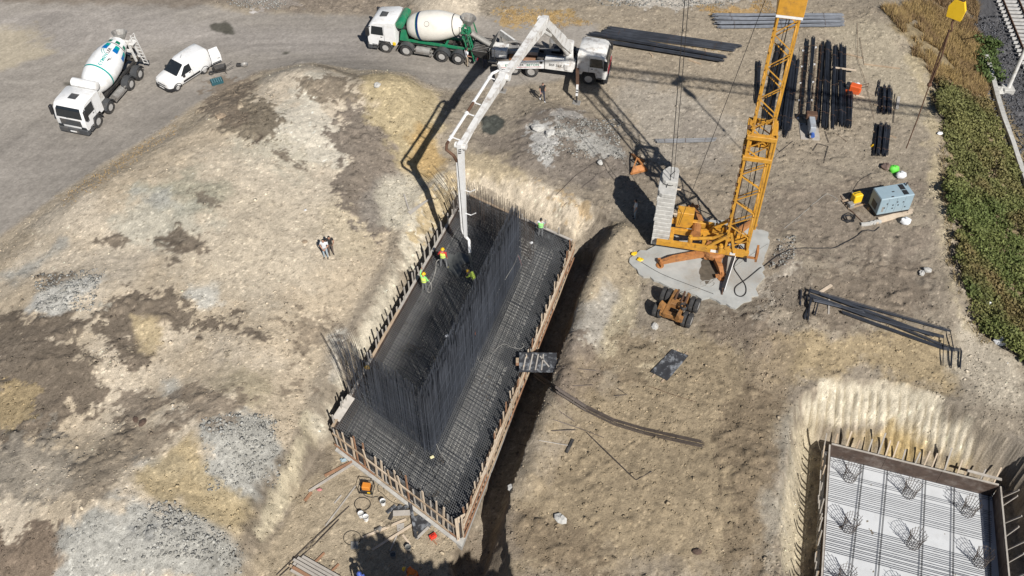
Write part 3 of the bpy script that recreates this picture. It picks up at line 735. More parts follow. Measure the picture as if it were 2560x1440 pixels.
# ---------------------------------------------------------------- second footing with pile cages
Q = [V(p) for p in FOOT2]; c2 = (Q[0]+Q[2])/2; SLZ = P2B+.15
sl = MB(); ring = [p+(p-c2).normalized()*.45 for p in Q]
sl.loft([[(p.x, p.y, P2B-.4) for p in reversed(ring)], [(p.x, p.y, SLZ) for p in reversed(ring)]])
o = sl.build('blinding_slab', CONCW); o['kind'] = 'structure'
f2 = thing('formwork', 'brown board formwork with leaning grey stakes around the white slab', 'formwork', (c2.x, c2.y, P2B))
def loc2(p, z): return V((p[0]-c2.x, p[1]-c2.y, z-P2B))
STK2 = [stake_me(L, .085, .06, m, ext=0) for L, m in ((1.7, WOODG), (2.0, WOODP), (2.5, WOODG), (1.5, WOOD))]
def run2(a, b, out, step, lean, inner=0.0, skip=0):
    d = b-a; L = d.length; d /= L; n = max(1, int(L/2.44)); th = math.atan2(d.y, d.x)
    for i in range(n):
        p0 = a+d*(L*i/n+.01); p1 = a+d*(L*(i+1)/n-.01)
        for j, (z0, z1) in enumerate(((SLZ, SLZ+.47), (SLZ+.48, P2T))):
            q = MB(); o_ = .04
            q.hexa([loc2(p0, z0), loc2(p1, z0), loc2(p1+out*o_, z0), loc2(p0+out*o_, z0), loc2(p0, z1), loc2(p1, z1), loc2(p1+out*o_, z1), loc2(p0+out*o_, z1)])
            q.build('form_board', FORMBR, f2)
        q = MB(); q.beam(loc2(p0+out*.09, P2T+.03), loc2(p1+out*.09, P2T+.03), .09, .06); q.build('top_rail', WOODG, f2)
    x = .25
    while x < L:
        me = rng.choice(STK2)
        piece('stake', me, f2, loc2(a+d*(x+rng.uniform(-.1, .1))+out*.27, SLZ-.1), (lean+rng.uniform(-.1, .1), rng.uniform(-.08, .08), th))
        x += step*rng.uniform(.7, 1.4)
on = lambda a, b: (lambda n_: n_ if n_.dot((a+b)/2-c2) > 0 else -n_)(V(((b-a).y, -(b-a).x)).normalized())
run2(Q[0], Q[1], on(Q[0], Q[1]), .55, -.32)
run2(Q[2], Q[1], on(Q[1], Q[2]), .75, .38)
run2(Q[0], Q[3], on(Q[0], Q[3]), .45, .12)
q = MB(); q.beam(loc2(lerp2(Q[0], Q[1], .80)+V((.2, .35)), P2T+.25), loc2(lerp2(Q[0], Q[1], .99)+V((.3, .3)), P2T+.2), .16, .05); q.build('plank', WOODG, f2)
# laid bars
d2 = (Q[1]-Q[0]).normalized(); L2 = (Q[1]-Q[0]).length; n2v = V((d2.y, -d2.x))
rb = thing('rebar_layer', 'rows of thin steel bars laid in bands over the white slab', 'rebar', (c2.x, c2.y, SLZ))
def lc(p, z): return V((p[0]-c2.x, p[1]-c2.y, z))
def band(y0, y1, nm):
    p0 = G(2140, y0, SLZ).xy; p1 = G(2140, y1, SLZ).xy
    a0 = (p0-Q[0]).dot(n2v); a1 = (p1-Q[0]).dot(n2v); b = Bars(); n = max(2, int((a1-a0)/.125))
    for i in range(n+1):
        if rng.random() < .06: continue
        t = a0+(a1-a0)*i/n+rng.uniform(-.02, .02)
        b.bar([lc(Q[0]+n2v*t+d2*.06, .14), lc(Q[0]+n2v*(t+rng.uniform(-.02, .02))+d2*(L2-.05), .14)], .015)
    b.build(nm, REBAR, rb, kind='stuff')
for y0, y1 in ((1143, 1170), (1198, 1272), (1322, 1400), (1452, 1560)): band(y0, y1, 'bar_band')
b = Bars()
for x in (2143, 2206, 2306, 2380, 2468):
    for dx in (0, .05):
        p = G(x, 1300, SLZ).xy; u = (p-Q[0]).dot(d2)+dx
        b.bar([lc(Q[0]+d2*u+n2v*.1, .17), lc(Q[0]+d2*u+n2v*14+V((.35*(u-5)/5, 0)), .17)], .017)
b.build('cross_bars', REBAR, rb, kind='stuff')
# pile starter cages: one built, the rest copied
def cage_me(r0, r1, h, nb, seed, bar=.014):
    g = random.Random(seed); b = Bars()
    for i in range(nb):
        a = 2*math.pi*i/nb; k = g.uniform(-.06, .06); hh = h*g.uniform(.85, 1.1)
        b.bar([(r0*math.cos(a), r0*math.sin(a), -.05), (r0*math.cos(a)*1.02, r0*math.sin(a)*1.02, h*.6), (r1*math.cos(a+k), r1*math.sin(a+k), hh)], bar)
    return b.mesh('bars', REBARB)
def hoops_me(r0, r1, h, n):
    b = MB()
    for j in range(n):
        r = r0+(r1-r0)*(max(0, j/(n-1)-.5)); z = .1+h*.85*j/(n-1)
        b.tube([((r+.015)*math.cos(a), (r+.015)*math.sin(a), z) for a in [k*2*math.pi/14 for k in range(15)]], .011, 4, False)
    return b.mesh('hoop', REBARB)
CB = [cage_me(.36, .50, 1.25, 16, s, .016) for s in (1, 2, 3)]; CH = hoops_me(.36, .5, 1.25, 5)
names = ['far left', 'far middle', 'far right', 'second row left', 'second row middle', 'second row right', 'third row left', 'third row middle', 'third row right']
for i, (x, y) in enumerate([(2123,1196),(2271,1236),(2418,1282),(2121,1322),(2282,1362),(2448,1408),(2108,1452),(2268,1492),(2440,1530)]):
    p = G(x, y, SLZ)
    t = thing('pile_cage', ('bent-topped round cage of pile starter bars at the %s of the white slab' % names[i]), 'pile cage', p, i*1.1, 'pile starter cages on the white slab')
    piece('bars', CB[i % 3], t); piece('hoop', CH, t)
# ---------------------------------------------------------------- crane standing on its concrete pad
pad_px = [(1572,655),(1600,625),(1650,608),(1700,560),(1760,545),(1830,560),(1890,566),(1922,580),(1926,608),(1912,650),(1908,690),(1893,735),(1868,748),(1838,772),(1790,752),(1722,735),(1660,708),(1612,690)]
padz = .16
pw = [G(x, y, padz) for x, y in pad_px]
fine = []
for i in range(len(pw)):
    a, b = pw[i], pw[(i+1) % len(pw)]
    for k in range(4):
        p = a.lerp(b, k/4); nn = (b-a).orthogonal().normalized(); j = fbm(np.array([p.x]), np.array([p.y]), 1.3, 3, 61)[0]*.55
        d_ = V(((b-a).y, -(b-a).x)).normalized(); fine.append((p.x+d_.x*j, p.y+d_.y*j))
o = MB().loft([[(x, y, -.4) for x, y in reversed(fine)], [(x, y, padz) for x, y in reversed(fine)]]).build('concrete_pad', mat('pad_concrete', (.38,.385,.365), .85, var=.18, bump=.4, scale=1.6, dirt=(.24,.21,.17), dirt_amt=.85, dirt_scale=.4))
o['kind'] = 'structure'

st = [G(x, y, padz+.004) for x, y in ((1752,655),(1775,640),(1800,665),(1790,690),(1765,712),(1748,690))]; sc_ = sum(st, V((0, 0, 0)))/len(st)
ring = []
for i in range(len(st)):
    for k in range(4): p = st[i].lerp(st[(i+1) % 6], k/4); ring.append(sc_+(p-sc_)*(1+.12*math.sin(i*2.3+k*1.9)))
o = MB().add([tuple(p) for p in reversed(ring)], [tuple(range(len(ring)))]).build('oil_stain', mat('oily_concrete', (.10,.085,.065), .6, var=.4, scale=3)); o['kind'] = 'structure'
YAW = R(-12)
mb_ = G(1842, 606, 1.5)
crane = thing('tower_crane', 'yellow lattice tower crane on a concrete pad with stacked concrete ballast', 'crane', (mb_.x, mb_.y, 0), YAW)
CX, CY = mb_.x, mb_.y
def cl(x, y, z=0):                                        # site point -> crane frame
    dx, dy = x-CX, y-CY; c, s = math.cos(-YAW), math.sin(-YAW)
    return V((dx*c-dy*s, dx*s+dy*c, z))
def cpx(x, y, z): p = G(x, y, z); return cl(p.x, p.y, z)
def tower(hw, z0, z1, bays, cr, br, nm):
    for sx in (-1, 1):
        for sy in (-1, 1):
            MB().box(sx*hw-cr, sx*hw+cr, sy*hw-cr, sy*hw+cr, z0, z1).build('mast_chord', YELLOW, crane)
    h = (z1-z0)/bays
    for k in range(bays):
        for f in range(4):
            a, b = ((-hw, -hw), (hw, -hw), (hw, hw), (-hw, hw))[f], ((hw, -hw), (hw, hw), (-hw, hw), (-hw, -hw))[f]
            if (k+f) % 2: a, b = b, a
            q = MB(); q.beam((a[0], a[1], z0+h*k+.06), (b[0], b[1], z0+h*(k+1)-.06), br, br); q.build('brace', YELLOW, crane)
            if nm == 'low' or k == 0:
                q = MB(); q.beam((a[0], a[1], z0+h*(k+.55)), (b[0]*.2+a[0]*.8, b[1]*.2+a[1]*.8, z0+h*(k+.7)), br*.7, br*.7); 
    for z in (z0, z1):
        for f in range(4):
            a, b = ((-hw, -hw), (hw, -hw), (hw, hw), (-hw, hw))[f], ((hw, -hw), (hw, hw), (-hw, hw), (-hw, -hw))[f]
            q = MB(); q.beam((a[0], a[1], z), (b[0], b[1], z), cr*2.2, .14); q.build('collar', YELLOW, crane)
tower(.70, 1.5, 11.0, 9, .065, .06, 'low')
tower(.56, 9.2, 18.9, 9, .055, .05, 'up')
for z in (10.9, 9.3):
    q = MB()
    for sy in (-1, 1): q.box(-.86, .86, sy*.8-.09, sy*.8+.09, z-.14, z+.14, .02)
    for sx in (-1, 1): q.box(sx*.8-.09, sx*.8+.09, -.70, .70, z-.12, z+.12, .02)
    q.build('guide_frame', YELLOW, crane)
q = MB(); q.tube([(.83, -.75, 3.6), (.83, -.75, 11.2)], .07, 8); q.build('hoist_cylinder', YELLOW, crane)
q = MB()
for x, y in ((-.1, .1), (.15, -.05), (.2, .25)): q.tube([(x, y, 1.8), (x+.05, y, 6), (x-.1, y+.1, 10), (x*.5, y*.5, 18.7)], .022, 5)
q.build('mast_cable', HOSE, crane)
q = MB()
for k in range(16):
    z = 2.2+k*.55; q.tube([(-.50, .60, z), (-.50, .32, z)], .014, 4)
    if k < 15: q.tube([(-.50, .60, z), (-.50, .60, z+.55)], .018, 4); q.tube([(-.50, .32, z), (-.50, .32, z+.55)], .018, 4)
q.build('mast_ladder', RUST, crane)
for k in range(13):                                        # pulley lugs up the shaded side
    z = 2.4+k*.75; q = MB(); q.box(-.92, -.76, -.72+.05*(k % 2), -.56, z, z+.18, .02); q.build('rope_lug', RUST, crane)
# mast head
q = MB(); q.box(-.72, .72, -.66, .66, 19.05, 20.9, .04); q.build('mast_head', YELLOW, crane)
q = MB(); q.box(-.70, .70, -.65, .65, 18.88, 19.04, .0); q.build('white_band', WHITE, crane)
JZ = 21.7
q = MB(); q.box(-.6, .9, -.55, .55, 20.9, JZ+.1, .05); q.build('jib_pivot', YELLOW, crane)
# jib with trolley, mostly above and outside the frame: its shadow crosses the yard
jb = MB(); JL = 29.0
for sy in (-.5, .5): jb.beam((0, sy, JZ), (JL, sy, JZ), .09, .09)
jb.beam((0, 0, JZ+.95), (JL, 0, JZ+.85), .09, .09)
k = 0; x = .2
while x < JL-.9:
    for sy in (-.5, .5): jb.beam((x, sy, JZ), (x+.45, 0, JZ+.92), .045, .045); jb.beam((x+.45, 0, JZ+.92), (x+.9, sy, JZ), .045, .045)
    jb.beam((x, -.5 if k % 2 else .5, JZ), (x+.9, .5 if k % 2 else -.5, JZ), .045, .045); x += .9; k += 1
jb.build('jib', YELLOW, crane)
q = MB(); q.beam((0, 0, JZ+.3), (-5.6, -.1, JZ-.9), .16, .16); q.beam((0, 0, JZ+1.0), (-1.6, 0, JZ+3.4), .12, .12); q.build('back_strut', YELLOW, crane)
q = MB(); q.tube([(-1.6, 0, JZ+3.4), (12, 0, JZ+1.0)], .03, 5); q.tube([(-1.6, 0, JZ+3.4), (-5.6, -.1, JZ-.9)], .03, 5); q.build('jib_tie', HOSE, crane)
# slewing platform, ballast, outriggers
bcen = cpx(1648, 612, .55)
bx, by = bcen.x, bcen.y
slabs = 12; th_ = .355
rg = random.Random(5)
def slab_mb(z, L, w_, sh):
    q = MB(); y0, y1 = by, by+L; x0, x1 = bx-w_/2+sh, bx+w_/2+sh
    if L < 2.3:
        ring = [(x1, y0), (x1, y1-.25), (x1-.12, y1), (x0+.35, y1), (x0, y1-.45), (x0, y0+.42), (x0+.12, y0+.12), (x0+.3, y0)]
    else: ring = [(x1, y0), (x1, y1), (x0, y1), (x0, y0)]
    b_ = .025; cx_, cy_ = (x0+x1)/2, (y0+y1)/2
    sh_ = [(cx_+(x-cx_)*(1-b_*2), cy_+(y-cy_)*(1-b_)) for x, y in ring]
    return q.loft([[(x, y, z) for x, y in sh_], [(x, y, z+.04) for x, y in ring], [(x, y, z+th_-.06) for x, y in ring], [(x, y, z+th_-.018) for x, y in sh_]])
for k in range(slabs):
    slab_mb(.5+k*th_, 2.5, 1.12, rg.uniform(-.03, .03)).build('ballast_slab', CONC, crane)
slab_mb(.5+12*th_, 2.25, 1.1, -.05).build('ballast_slab', CONC, crane)
q = slab_mb(.5+13*th_, 1.45, 1.05, .04); q.v = [(x, y+.85, z) for x, y, z in q.v]; q.build('ballast_slab', CONC, crane)
for dy, z in ((.35, 3.2), (1.5, 4.3), (2.0, 1.2)):
    q = MB(); q.beam((bx+.3, by+dy, z), (bx+.85, by+dy+.02, z), .08, .08); q.build('ballast_spacer', WOODP, crane)
q = MB(); q.tube([(bx-.35, by+.9, .5+13*th_+.02), (bx+.2, by+.7, .5+13*th_+.12), (bx+.46, by+1.1, .5+13*th_)], .02, 5); q.tube([(bx-.1, by+.6, .5+13*th_), (bx+.05, by+1.4, .5+14*th_+.03), (bx+.3, by+1.9, .5+14*th_)], .02, 5); q.build('ballast_rope', HOSE, crane)
# platform frame
q = MB()
for y in (-.62, .62):
    q.hexa([(bx-.2, y-.12, .95), (.85, y-.12, .95), (.85, y+.12, .95), (bx-.2, y+.12, .95), (bx-.2, y-.12, 1.3), (.85, y-.12, 1.45), (.85, y+.12, 1.45), (bx-.2, y+.12, 1.3)])
q.box(bx+.6, bx+.85, -.5, .5, .97, 1.28); q.box(-2.2, -1.95, -.5, .5, .97, 1.3); q.box(-.9, -.65, -.5, .5, .97, 1.38); q.box(.55, .8, -.5, .5, .97, 1.43)
q.build('platform_beam', YELLOW, crane)
q = MB(); q.box(bx+.5, -1.55, 1.05, 1.32, 1.32, 1.75, .03); q.hexa([(-1.5, 1.0, 1.0), (-.2, .7, 1.0), (-.2, .95, 1.0), (-1.5, 1.3, 1.0), (-1.5, 1.0, 1.75), (-.2, .7, 1.9), (-.2, .95, 1.9), (-1.5, 1.3, 1.75)]); q.build('side_beam', YELLOW, crane)
for y in (-.75, .78):                                     # A-frame holding the mast foot
    q = MB(); q.beam((-1.9, y, 1.4), (-.5, y, 2.9), .14, .2); q.beam((-.5, y, 2.9), (-.1, y, 1.3), .14, .18); q.beam((-2.6, y, 1.35), (-1.0, y, 1.6), .12, .16)
    q.build('mast_support', YELLOW, crane)
q = MB(); q.tube([(-2.9, -.35, 1.6), (-1.6, -.35, 1.9), (-.75, -.45, 2.6)], [.12, .12, .09], 8); q.build('erection_ram', YELLOW, crane)
e0 = cpx(1712, 548, 1.8)
q = MB(); q.box(e0.x-.55, e0.x+.55, e0.y-.35, e0.y+.35, 1.35, 2.65, .03); q.build('control_cabinet', YELLOW, crane)
q = MB(); q.box(e0.x-.50, e0.x+.50, e0.y-.366, e0.y-.352, 1.45, 2.5); q.build('cabinet_door', YELLOW, crane)
q = MB(); q.lathe([(.05, .30), (.75, .30)], 12, Matrix.Translation((-2.7, .1, 1.62))@Matrix.Rotation(R(90), 4, 'Z')); q.lathe([(0, .34), (.06, .34)], 12, Matrix.Translation((-2.7, .05, 1.62))@Matrix.Rotation(R(90), 4, 'Z')); q.build('winch_drum', RUSTY, crane)
for dx, dy in ((-3.0, -.45), (-1.0, -.85)):
    q = MB(); q.lathe([(0, .16), (.5, .16), (.52, .11), (.62, .11)], 10, Matrix.Translation((dx, dy, 1.3))@Matrix.Rotation(R(-90), 4, 'Y')); q.build('slewing_motor', YELLOW, crane)
for x, y, w_ in ((-1.6, -.755, .5), (-.35, -.755, .34)):
    q = MB(); q.box(x, x+w_, y-.012, y-.002, 1.03, 1.26); q.build('white_plate', WHITE, crane)
tc_ = (-1.35, -.25)
q = MB(); q.lathe([(.5, .75), (.62, .78), (.8, .78), (.93, .7)], 20, Matrix.Translation((*tc_, 0))@Matrix.Rotation(R(-90), 4, 'Y')); q.build('slewing_ring', RUSTY, crane)
q = MB(); q.box(tc_[0]-.6, tc_[0]+.6, tc_[1]-.6, tc_[1]+.6, .36, .52, .05); q.build('undercarriage', RUSTY, crane)
def leg(px, py, m=RUSTY, foot=True):
    e = cpx(px, py, .25); s_ = V((tc_[0], tc_[1], .45)); d = (e-s_).normalized()
    q = MB(); q.loft([[(s_+d*.5+V((-d.y*w_, d.x*w_, zz))) for w_, zz in ((-.2, 0), (.2, 0), (.2, .35), (-.2, .35))], [(s_+(e-s_)*.75+V((-d.y*w_, d.x*w_, zz))) for w_, zz in ((-.16, .12), (.16, .12), (.16, .5), (-.16, .5))], [(e+V((-d.y*w_, d.x*w_, zz))) for w_, zz in ((-.12, .1), (.12, .1), (.12, .35), (-.12, .35))]])
    l = q.build('outrigger', m, crane)
    q = MB(); q.tube([e+V((0, 0, .45)), e+V((0, 0, -.02))], .07, 8); q.lathe([(0, .26), (.06, .26), (.1, .12)], 12, Matrix.Translation(e+V((0, 0, -.09)))@Matrix.Rotation(R(-90), 4, 'Y')); q.build('jack', RUSTY, l)
    q = MB(); q.beam(e-d*.05+V((d.y*.42, -d.x*.42, .14)), e-d*.05+V((-d.y*.3, d.x*.3, .14)), .2, .16); q.build('crossbar', RUSTY, l)
leg(1650, 662); leg(1804, 694); leg(1880, 560); leg(1730, 520)
q = MB(); a, b = cpx(1843, 612, 1.1), cpx(1806, 727, .28); q.beam(a, b, .20, .16); q.build('tow_bar', BLACKP, crane)
q = MB(); q.beam(a+V((.13, 0, .02)), b+V((.13, 0, .02)), .04, .17); q.build('tow_bar_edge', WHITE, crane)
q = MB(); q.tube([b+V((0, .15, .1)), b+V((0, -.25, -.1))], .05, 8); q.build('tow_hitch', RUST, crane)
q = MB(); q.box(.75, 1.35, -1.02, -.9, 1.2, 1.32); q.box(1.28, 1.42, -1.05, -.35, 1.0, 1.9); q.build('mast_step', RUSTY, crane)
# stay ropes from the ballast and the cabinet up to the head
q = MB()
q.tube([V((bx+.1, by+1.0, 5.1)), cl(9.2, 49.0, 20.6)], .024, 5); q.tube([V((bx+.3, by+1.2, 5.0)), cl(9.45, 49.2, 20.6)], .02, 5)
q.tube([cpx(1698, 562, 1.7), cl(13.55, 48.1, 20.4)], .018, 5)
q.build('stay_rope', HOSE, crane)

# hook block hanging from the trolley, long chain below
hx, hy = 22.75, 46.15
hk = thing('hook_block', 'yellow crane hook block on ropes high over the right of the yard, long sling below', 'hook', (hx, hy, 0), R(-40))
q = MB(); q.loft([[(x, y, z) for x, z in ((-.38, 19.5), (.38, 19.5), (.44, 20.1), (.25, 20.55), (-.25, 20.55), (-.44, 20.1))] for y in (-.1, .1)]); q.build('cheek_plate', YELLOWB, hk)
q = MB(); q.lathe([(-.06, .2), (.06, .2)], 12, Matrix.Translation((0, 0, 20.52))@Matrix.Rotation(R(90), 4, 'Z')); q.build('sheave', RUST, hk)
q = MB()
for x in (-.3, .3): q.tube([(x*.7, 0, 20.5), (x*.7, 0, JZ-.1)], .016, 5)
q.build('hoist_rope', HOSE, hk)
q = MB(); q.tube([(0, 0, 19.5), (0, 0, 19.1), (.09, 0, 18.95), (.12, 0, 18.8), (0, 0, 18.68), (-.1, 0, 18.78)], [.06, .06, .05, .05, .045, .02], 6); q.build('hook', RUST, hk)
q = MB(); q.tube([(0, 0, 18.8), (-.07, .02, 17.4), (-.03, 0, 15.4)], .05, 5); q.tube([(0, 0, 18.8), (.09, -.02, 17.2), (.03, 0, 15.4)], .05, 5); q.build('chain', RUST, hk)
q = MB(); q.ball((0, 0, 15.3), .14, 8, 5); q.build('link', RUST, hk)
q = MB(); q.tube([(0, 0, 15.3), (.03, 0, 13), (0, 0, 10.8)], .035, 5); q.build('sling', RUST, hk)
q = MB(); q.box(-.3, .3, -.62, .62, JZ-.25, JZ-.06); q.build('trolley', YELLOW, hk)
# ---------------------------------------------------------------- vehicles
def lathe_y(q, prof, c, n=24, caps=True):
    return q.lathe(prof, n, Matrix.Translation(c)@Matrix.Rotation(R(90), 4, 'Z'), caps)
_wc = {}
def wheel_meshes(r, w_):
    k = (r, w_)
    if k not in _wc:
        h = w_/2
        t = MB(); lathe_y(t, [(-h, r*.58), (-h, r*.86), (-h*.8, r*.97), (-h*.35, r), (h*.35, r), (h*.8, r*.97), (h, r*.86), (h, r*.58)], (0, 0, 0), 24, False)
        m = MB(); lathe_y(m, [(-h*.9, r*.57), (-h*.9, r*.5), (-h*.35, r*.42), (h*.35, r*.42), (h*.9, r*.5), (h*.9, r*.57)], (0, 0, 0), 20)
        for s in (-1, 1): lathe_y(m, [(s*h*.34, r*.18), (s*h*.75, r*.16)], (0, 0, 0), 10)
        for j in range(10):
            a = 2*math.pi*j/10; m.tube([(r*.3*math.cos(a), -h*.48, r*.3*math.sin(a)), (r*.3*math.cos(a), h*.48, r*.3*math.sin(a))], r*.03, 5)
        _wc[k] = (t.mesh('tyre', TYRE, True), m.mesh('rim', RIM, True))
    return _wc[k]
def wheel(root, x, y, r, w_):
    a, b = wheel_meshes(r, w_)
    t = piece('wheel', a, root, (x, y, r)); piece('rim', b, t); return t
def arch(root, x, y0, y1, r, m, a0=10, a1=170, z=.52, th=.04):
    q = MB(); n = 9; rings = []
    for i in range(n+1):
        a = R(a0+(a1-a0)*i/n); c, s = math.cos(a), math.sin(a)
        rings.append([(x+r*c, y0, z+r*s), (x+r*c, y1, z+r*s), (x+(r+th)*c, y1, z+(r+th)*s), (x+(r+th)*c, y0, z+(r+th)*s)])
    q.loft(rings).build('mudguard', m, root, True)
def quad_slab(q, pts, off):
    o_ = V(off); return q.hexa([V(p) for p in pts]+[V(p)+o_ for p in pts])
def truck_cab(root, hi=3.0, white=WHITE, lower=GREYP, red=False, tall=False):
    W_ = 1.22
    prof = [(1.36, .72), (1.43, 1.05), (1.43, 1.62), (1.30, 2.35), (1.10, hi-.12), (.85, hi), (-.65, hi+(.28 if tall else .04)), (-.95, hi+(.2 if tall else -.1)), (-.98, .95), (-.60, .95), (-.48, 1.22), (.48, 1.22), (.62, .72)]
    q = MB(); rings = []
    for y, sx, dz in ((-W_, .965, -.07), (-W_+.09, 1, 0), (W_-.09, 1, 0), (W_, .965, -.07)):
        rings.append([((x-.2)*sx+.2, y, z+(dz if z > 2.4 else 0)) for x, z in prof])
    q.loft(rings).build('cab', white, root, True)
    q = MB(); quad_slab(q, [(1.415, -1.05, 1.70), (1.415, 1.05, 1.70), (1.315, 1.0, 2.33), (1.315, -1.0, 2.33)], (.022, 0, .006)); 
    quad_slab(q, [(1.312, -1.0, 2.336), (1.312, 1.0, 2.336), (1.16, .93, hi-.26), (1.16, -.93, hi-.26)], (.02, 0, .01)); q.build('windscreen', GLASS, root)
    for s in (-1, 1):
        q = MB(); quad_slab(q, [(1.10, s*(W_+.001), 1.72), (.05, s*(W_+.001), 1.72), (.05, s*(W_+.001), 2.5), (.98, s*(W_+.001), 2.5)], (0, s*.012, 0)); q.build('side_window', GLASS, root)
        q = MB(); q.box(-.02, .0, s*(W_+.003)-.003, s*(W_+.003)+.003, 1.0, 2.6); q.box(.15, .3, s*(W_+.008)-.008, s*(W_+.008)+.008, 1.52, 1.58); q.build('door_handle', DARKPRINT, root)
        q = MB(); q.box(1.15, 1.45, s*1.42-.1, s*1.42+.1, 1.72, 2.5, .04); m_ = q.build('mirror', BLACKP, root)
        q = MB(); q.tube([(1.1, s*1.2, 2.42), (1.25, s*1.4, 2.44)], .03, 5); q.build('mirror_arm', BLACKP, m_)
        q = MB(); q.box(1.32, 1.475, s*.95-.2, s*.95+.2, .82, 1.0, .03); q.build('headlight', GLASS, root)
        for z in (.45, .8):
            q = MB(); q.box(.62, 1.05, s*1.12-.12, s*1.12+.12, z-.04, z+.02); q.build('step', lower, root)
        arch(root, 0, s*.80, s*1.25, .60, lower, 5, 175)
    q = MB(); q.box(1.1, 1.50, -1.22, 1.22, .36, .78, .06); q.build('bumper', lower, root)
    q = MB(); q.box(1.43, 1.465, -.86, .86, 1.04, 1.55); 
    for z in (1.12, 1.24, 1.36, 1.48): q.box(1.46, 1.48, -.84, .84, z-.025, z+.025)
    q.build('grille', REDP if red else lower, root)
    q = MB(); q.box(1.503, 1.512, -.26, .26, .46, .57); q.build('number_plate', WHITE, root)
    q = MB(); q.box(-.05, .55, -.33, .33, hi+.02, hi+.05+(.12 if tall else 0), .02); q.build('roof_hatch', GREYP if not red else white, root)
    q = MB(); q.tube([(.95, -.8, 1.66), (1.46, -.2, 1.70), (1.43, .2, 1.9)], .012, 4); q.build('wiper', BLACKP, root)
def on_drum(Mx, prof):
    def f(a, phi, lift=.006):
        for (a0, r0), (a1, r1) in zip(prof[:-1], prof[1:]):
            if a0 <= a <= a1: r = r0+(r1-r0)*(a-a0)/(a1-a0); break
        else: r = prof[-1][1] if a > prof[-1][0] else prof[0][1]
        r += lift
        return Mx@V((-a, r*math.cos(phi), r*math.sin(phi)))
    return f
DPROF = [(0, .52), (.12, .78), (.55, 1.0), (1.15, 1.15), (1.7, 1.20), (2.6, 1.19), (3.2, 1.08), (3.9, .88), (4.55, .66), (4.75, .60)]
def patch(q, f, a0, a1, p0, p1, n=4, m=4, lift=.006):
    g = [[f(a0+(a1-a0)*i/n, p0+(p1-p0)*j/m, lift) for j in range(m+1)] for i in range(n+1)]
    b = [[f(a0+(a1-a0)*i/n, p0+(p1-p0)*j/m, .001) for j in range(m+1)] for i in range(n+1)]
    for L_, fl in ((g, 0), (b, 1)):
        vs = [p for r in L_ for p in r]; fs = []
        for i in range(n):
            for j in range(m):
                k = i*(m+1)+j; t = (k, k+1, k+m+2, k+m+1); fs.append(t if fl else t[::-1])
        q.add(vs, fs)
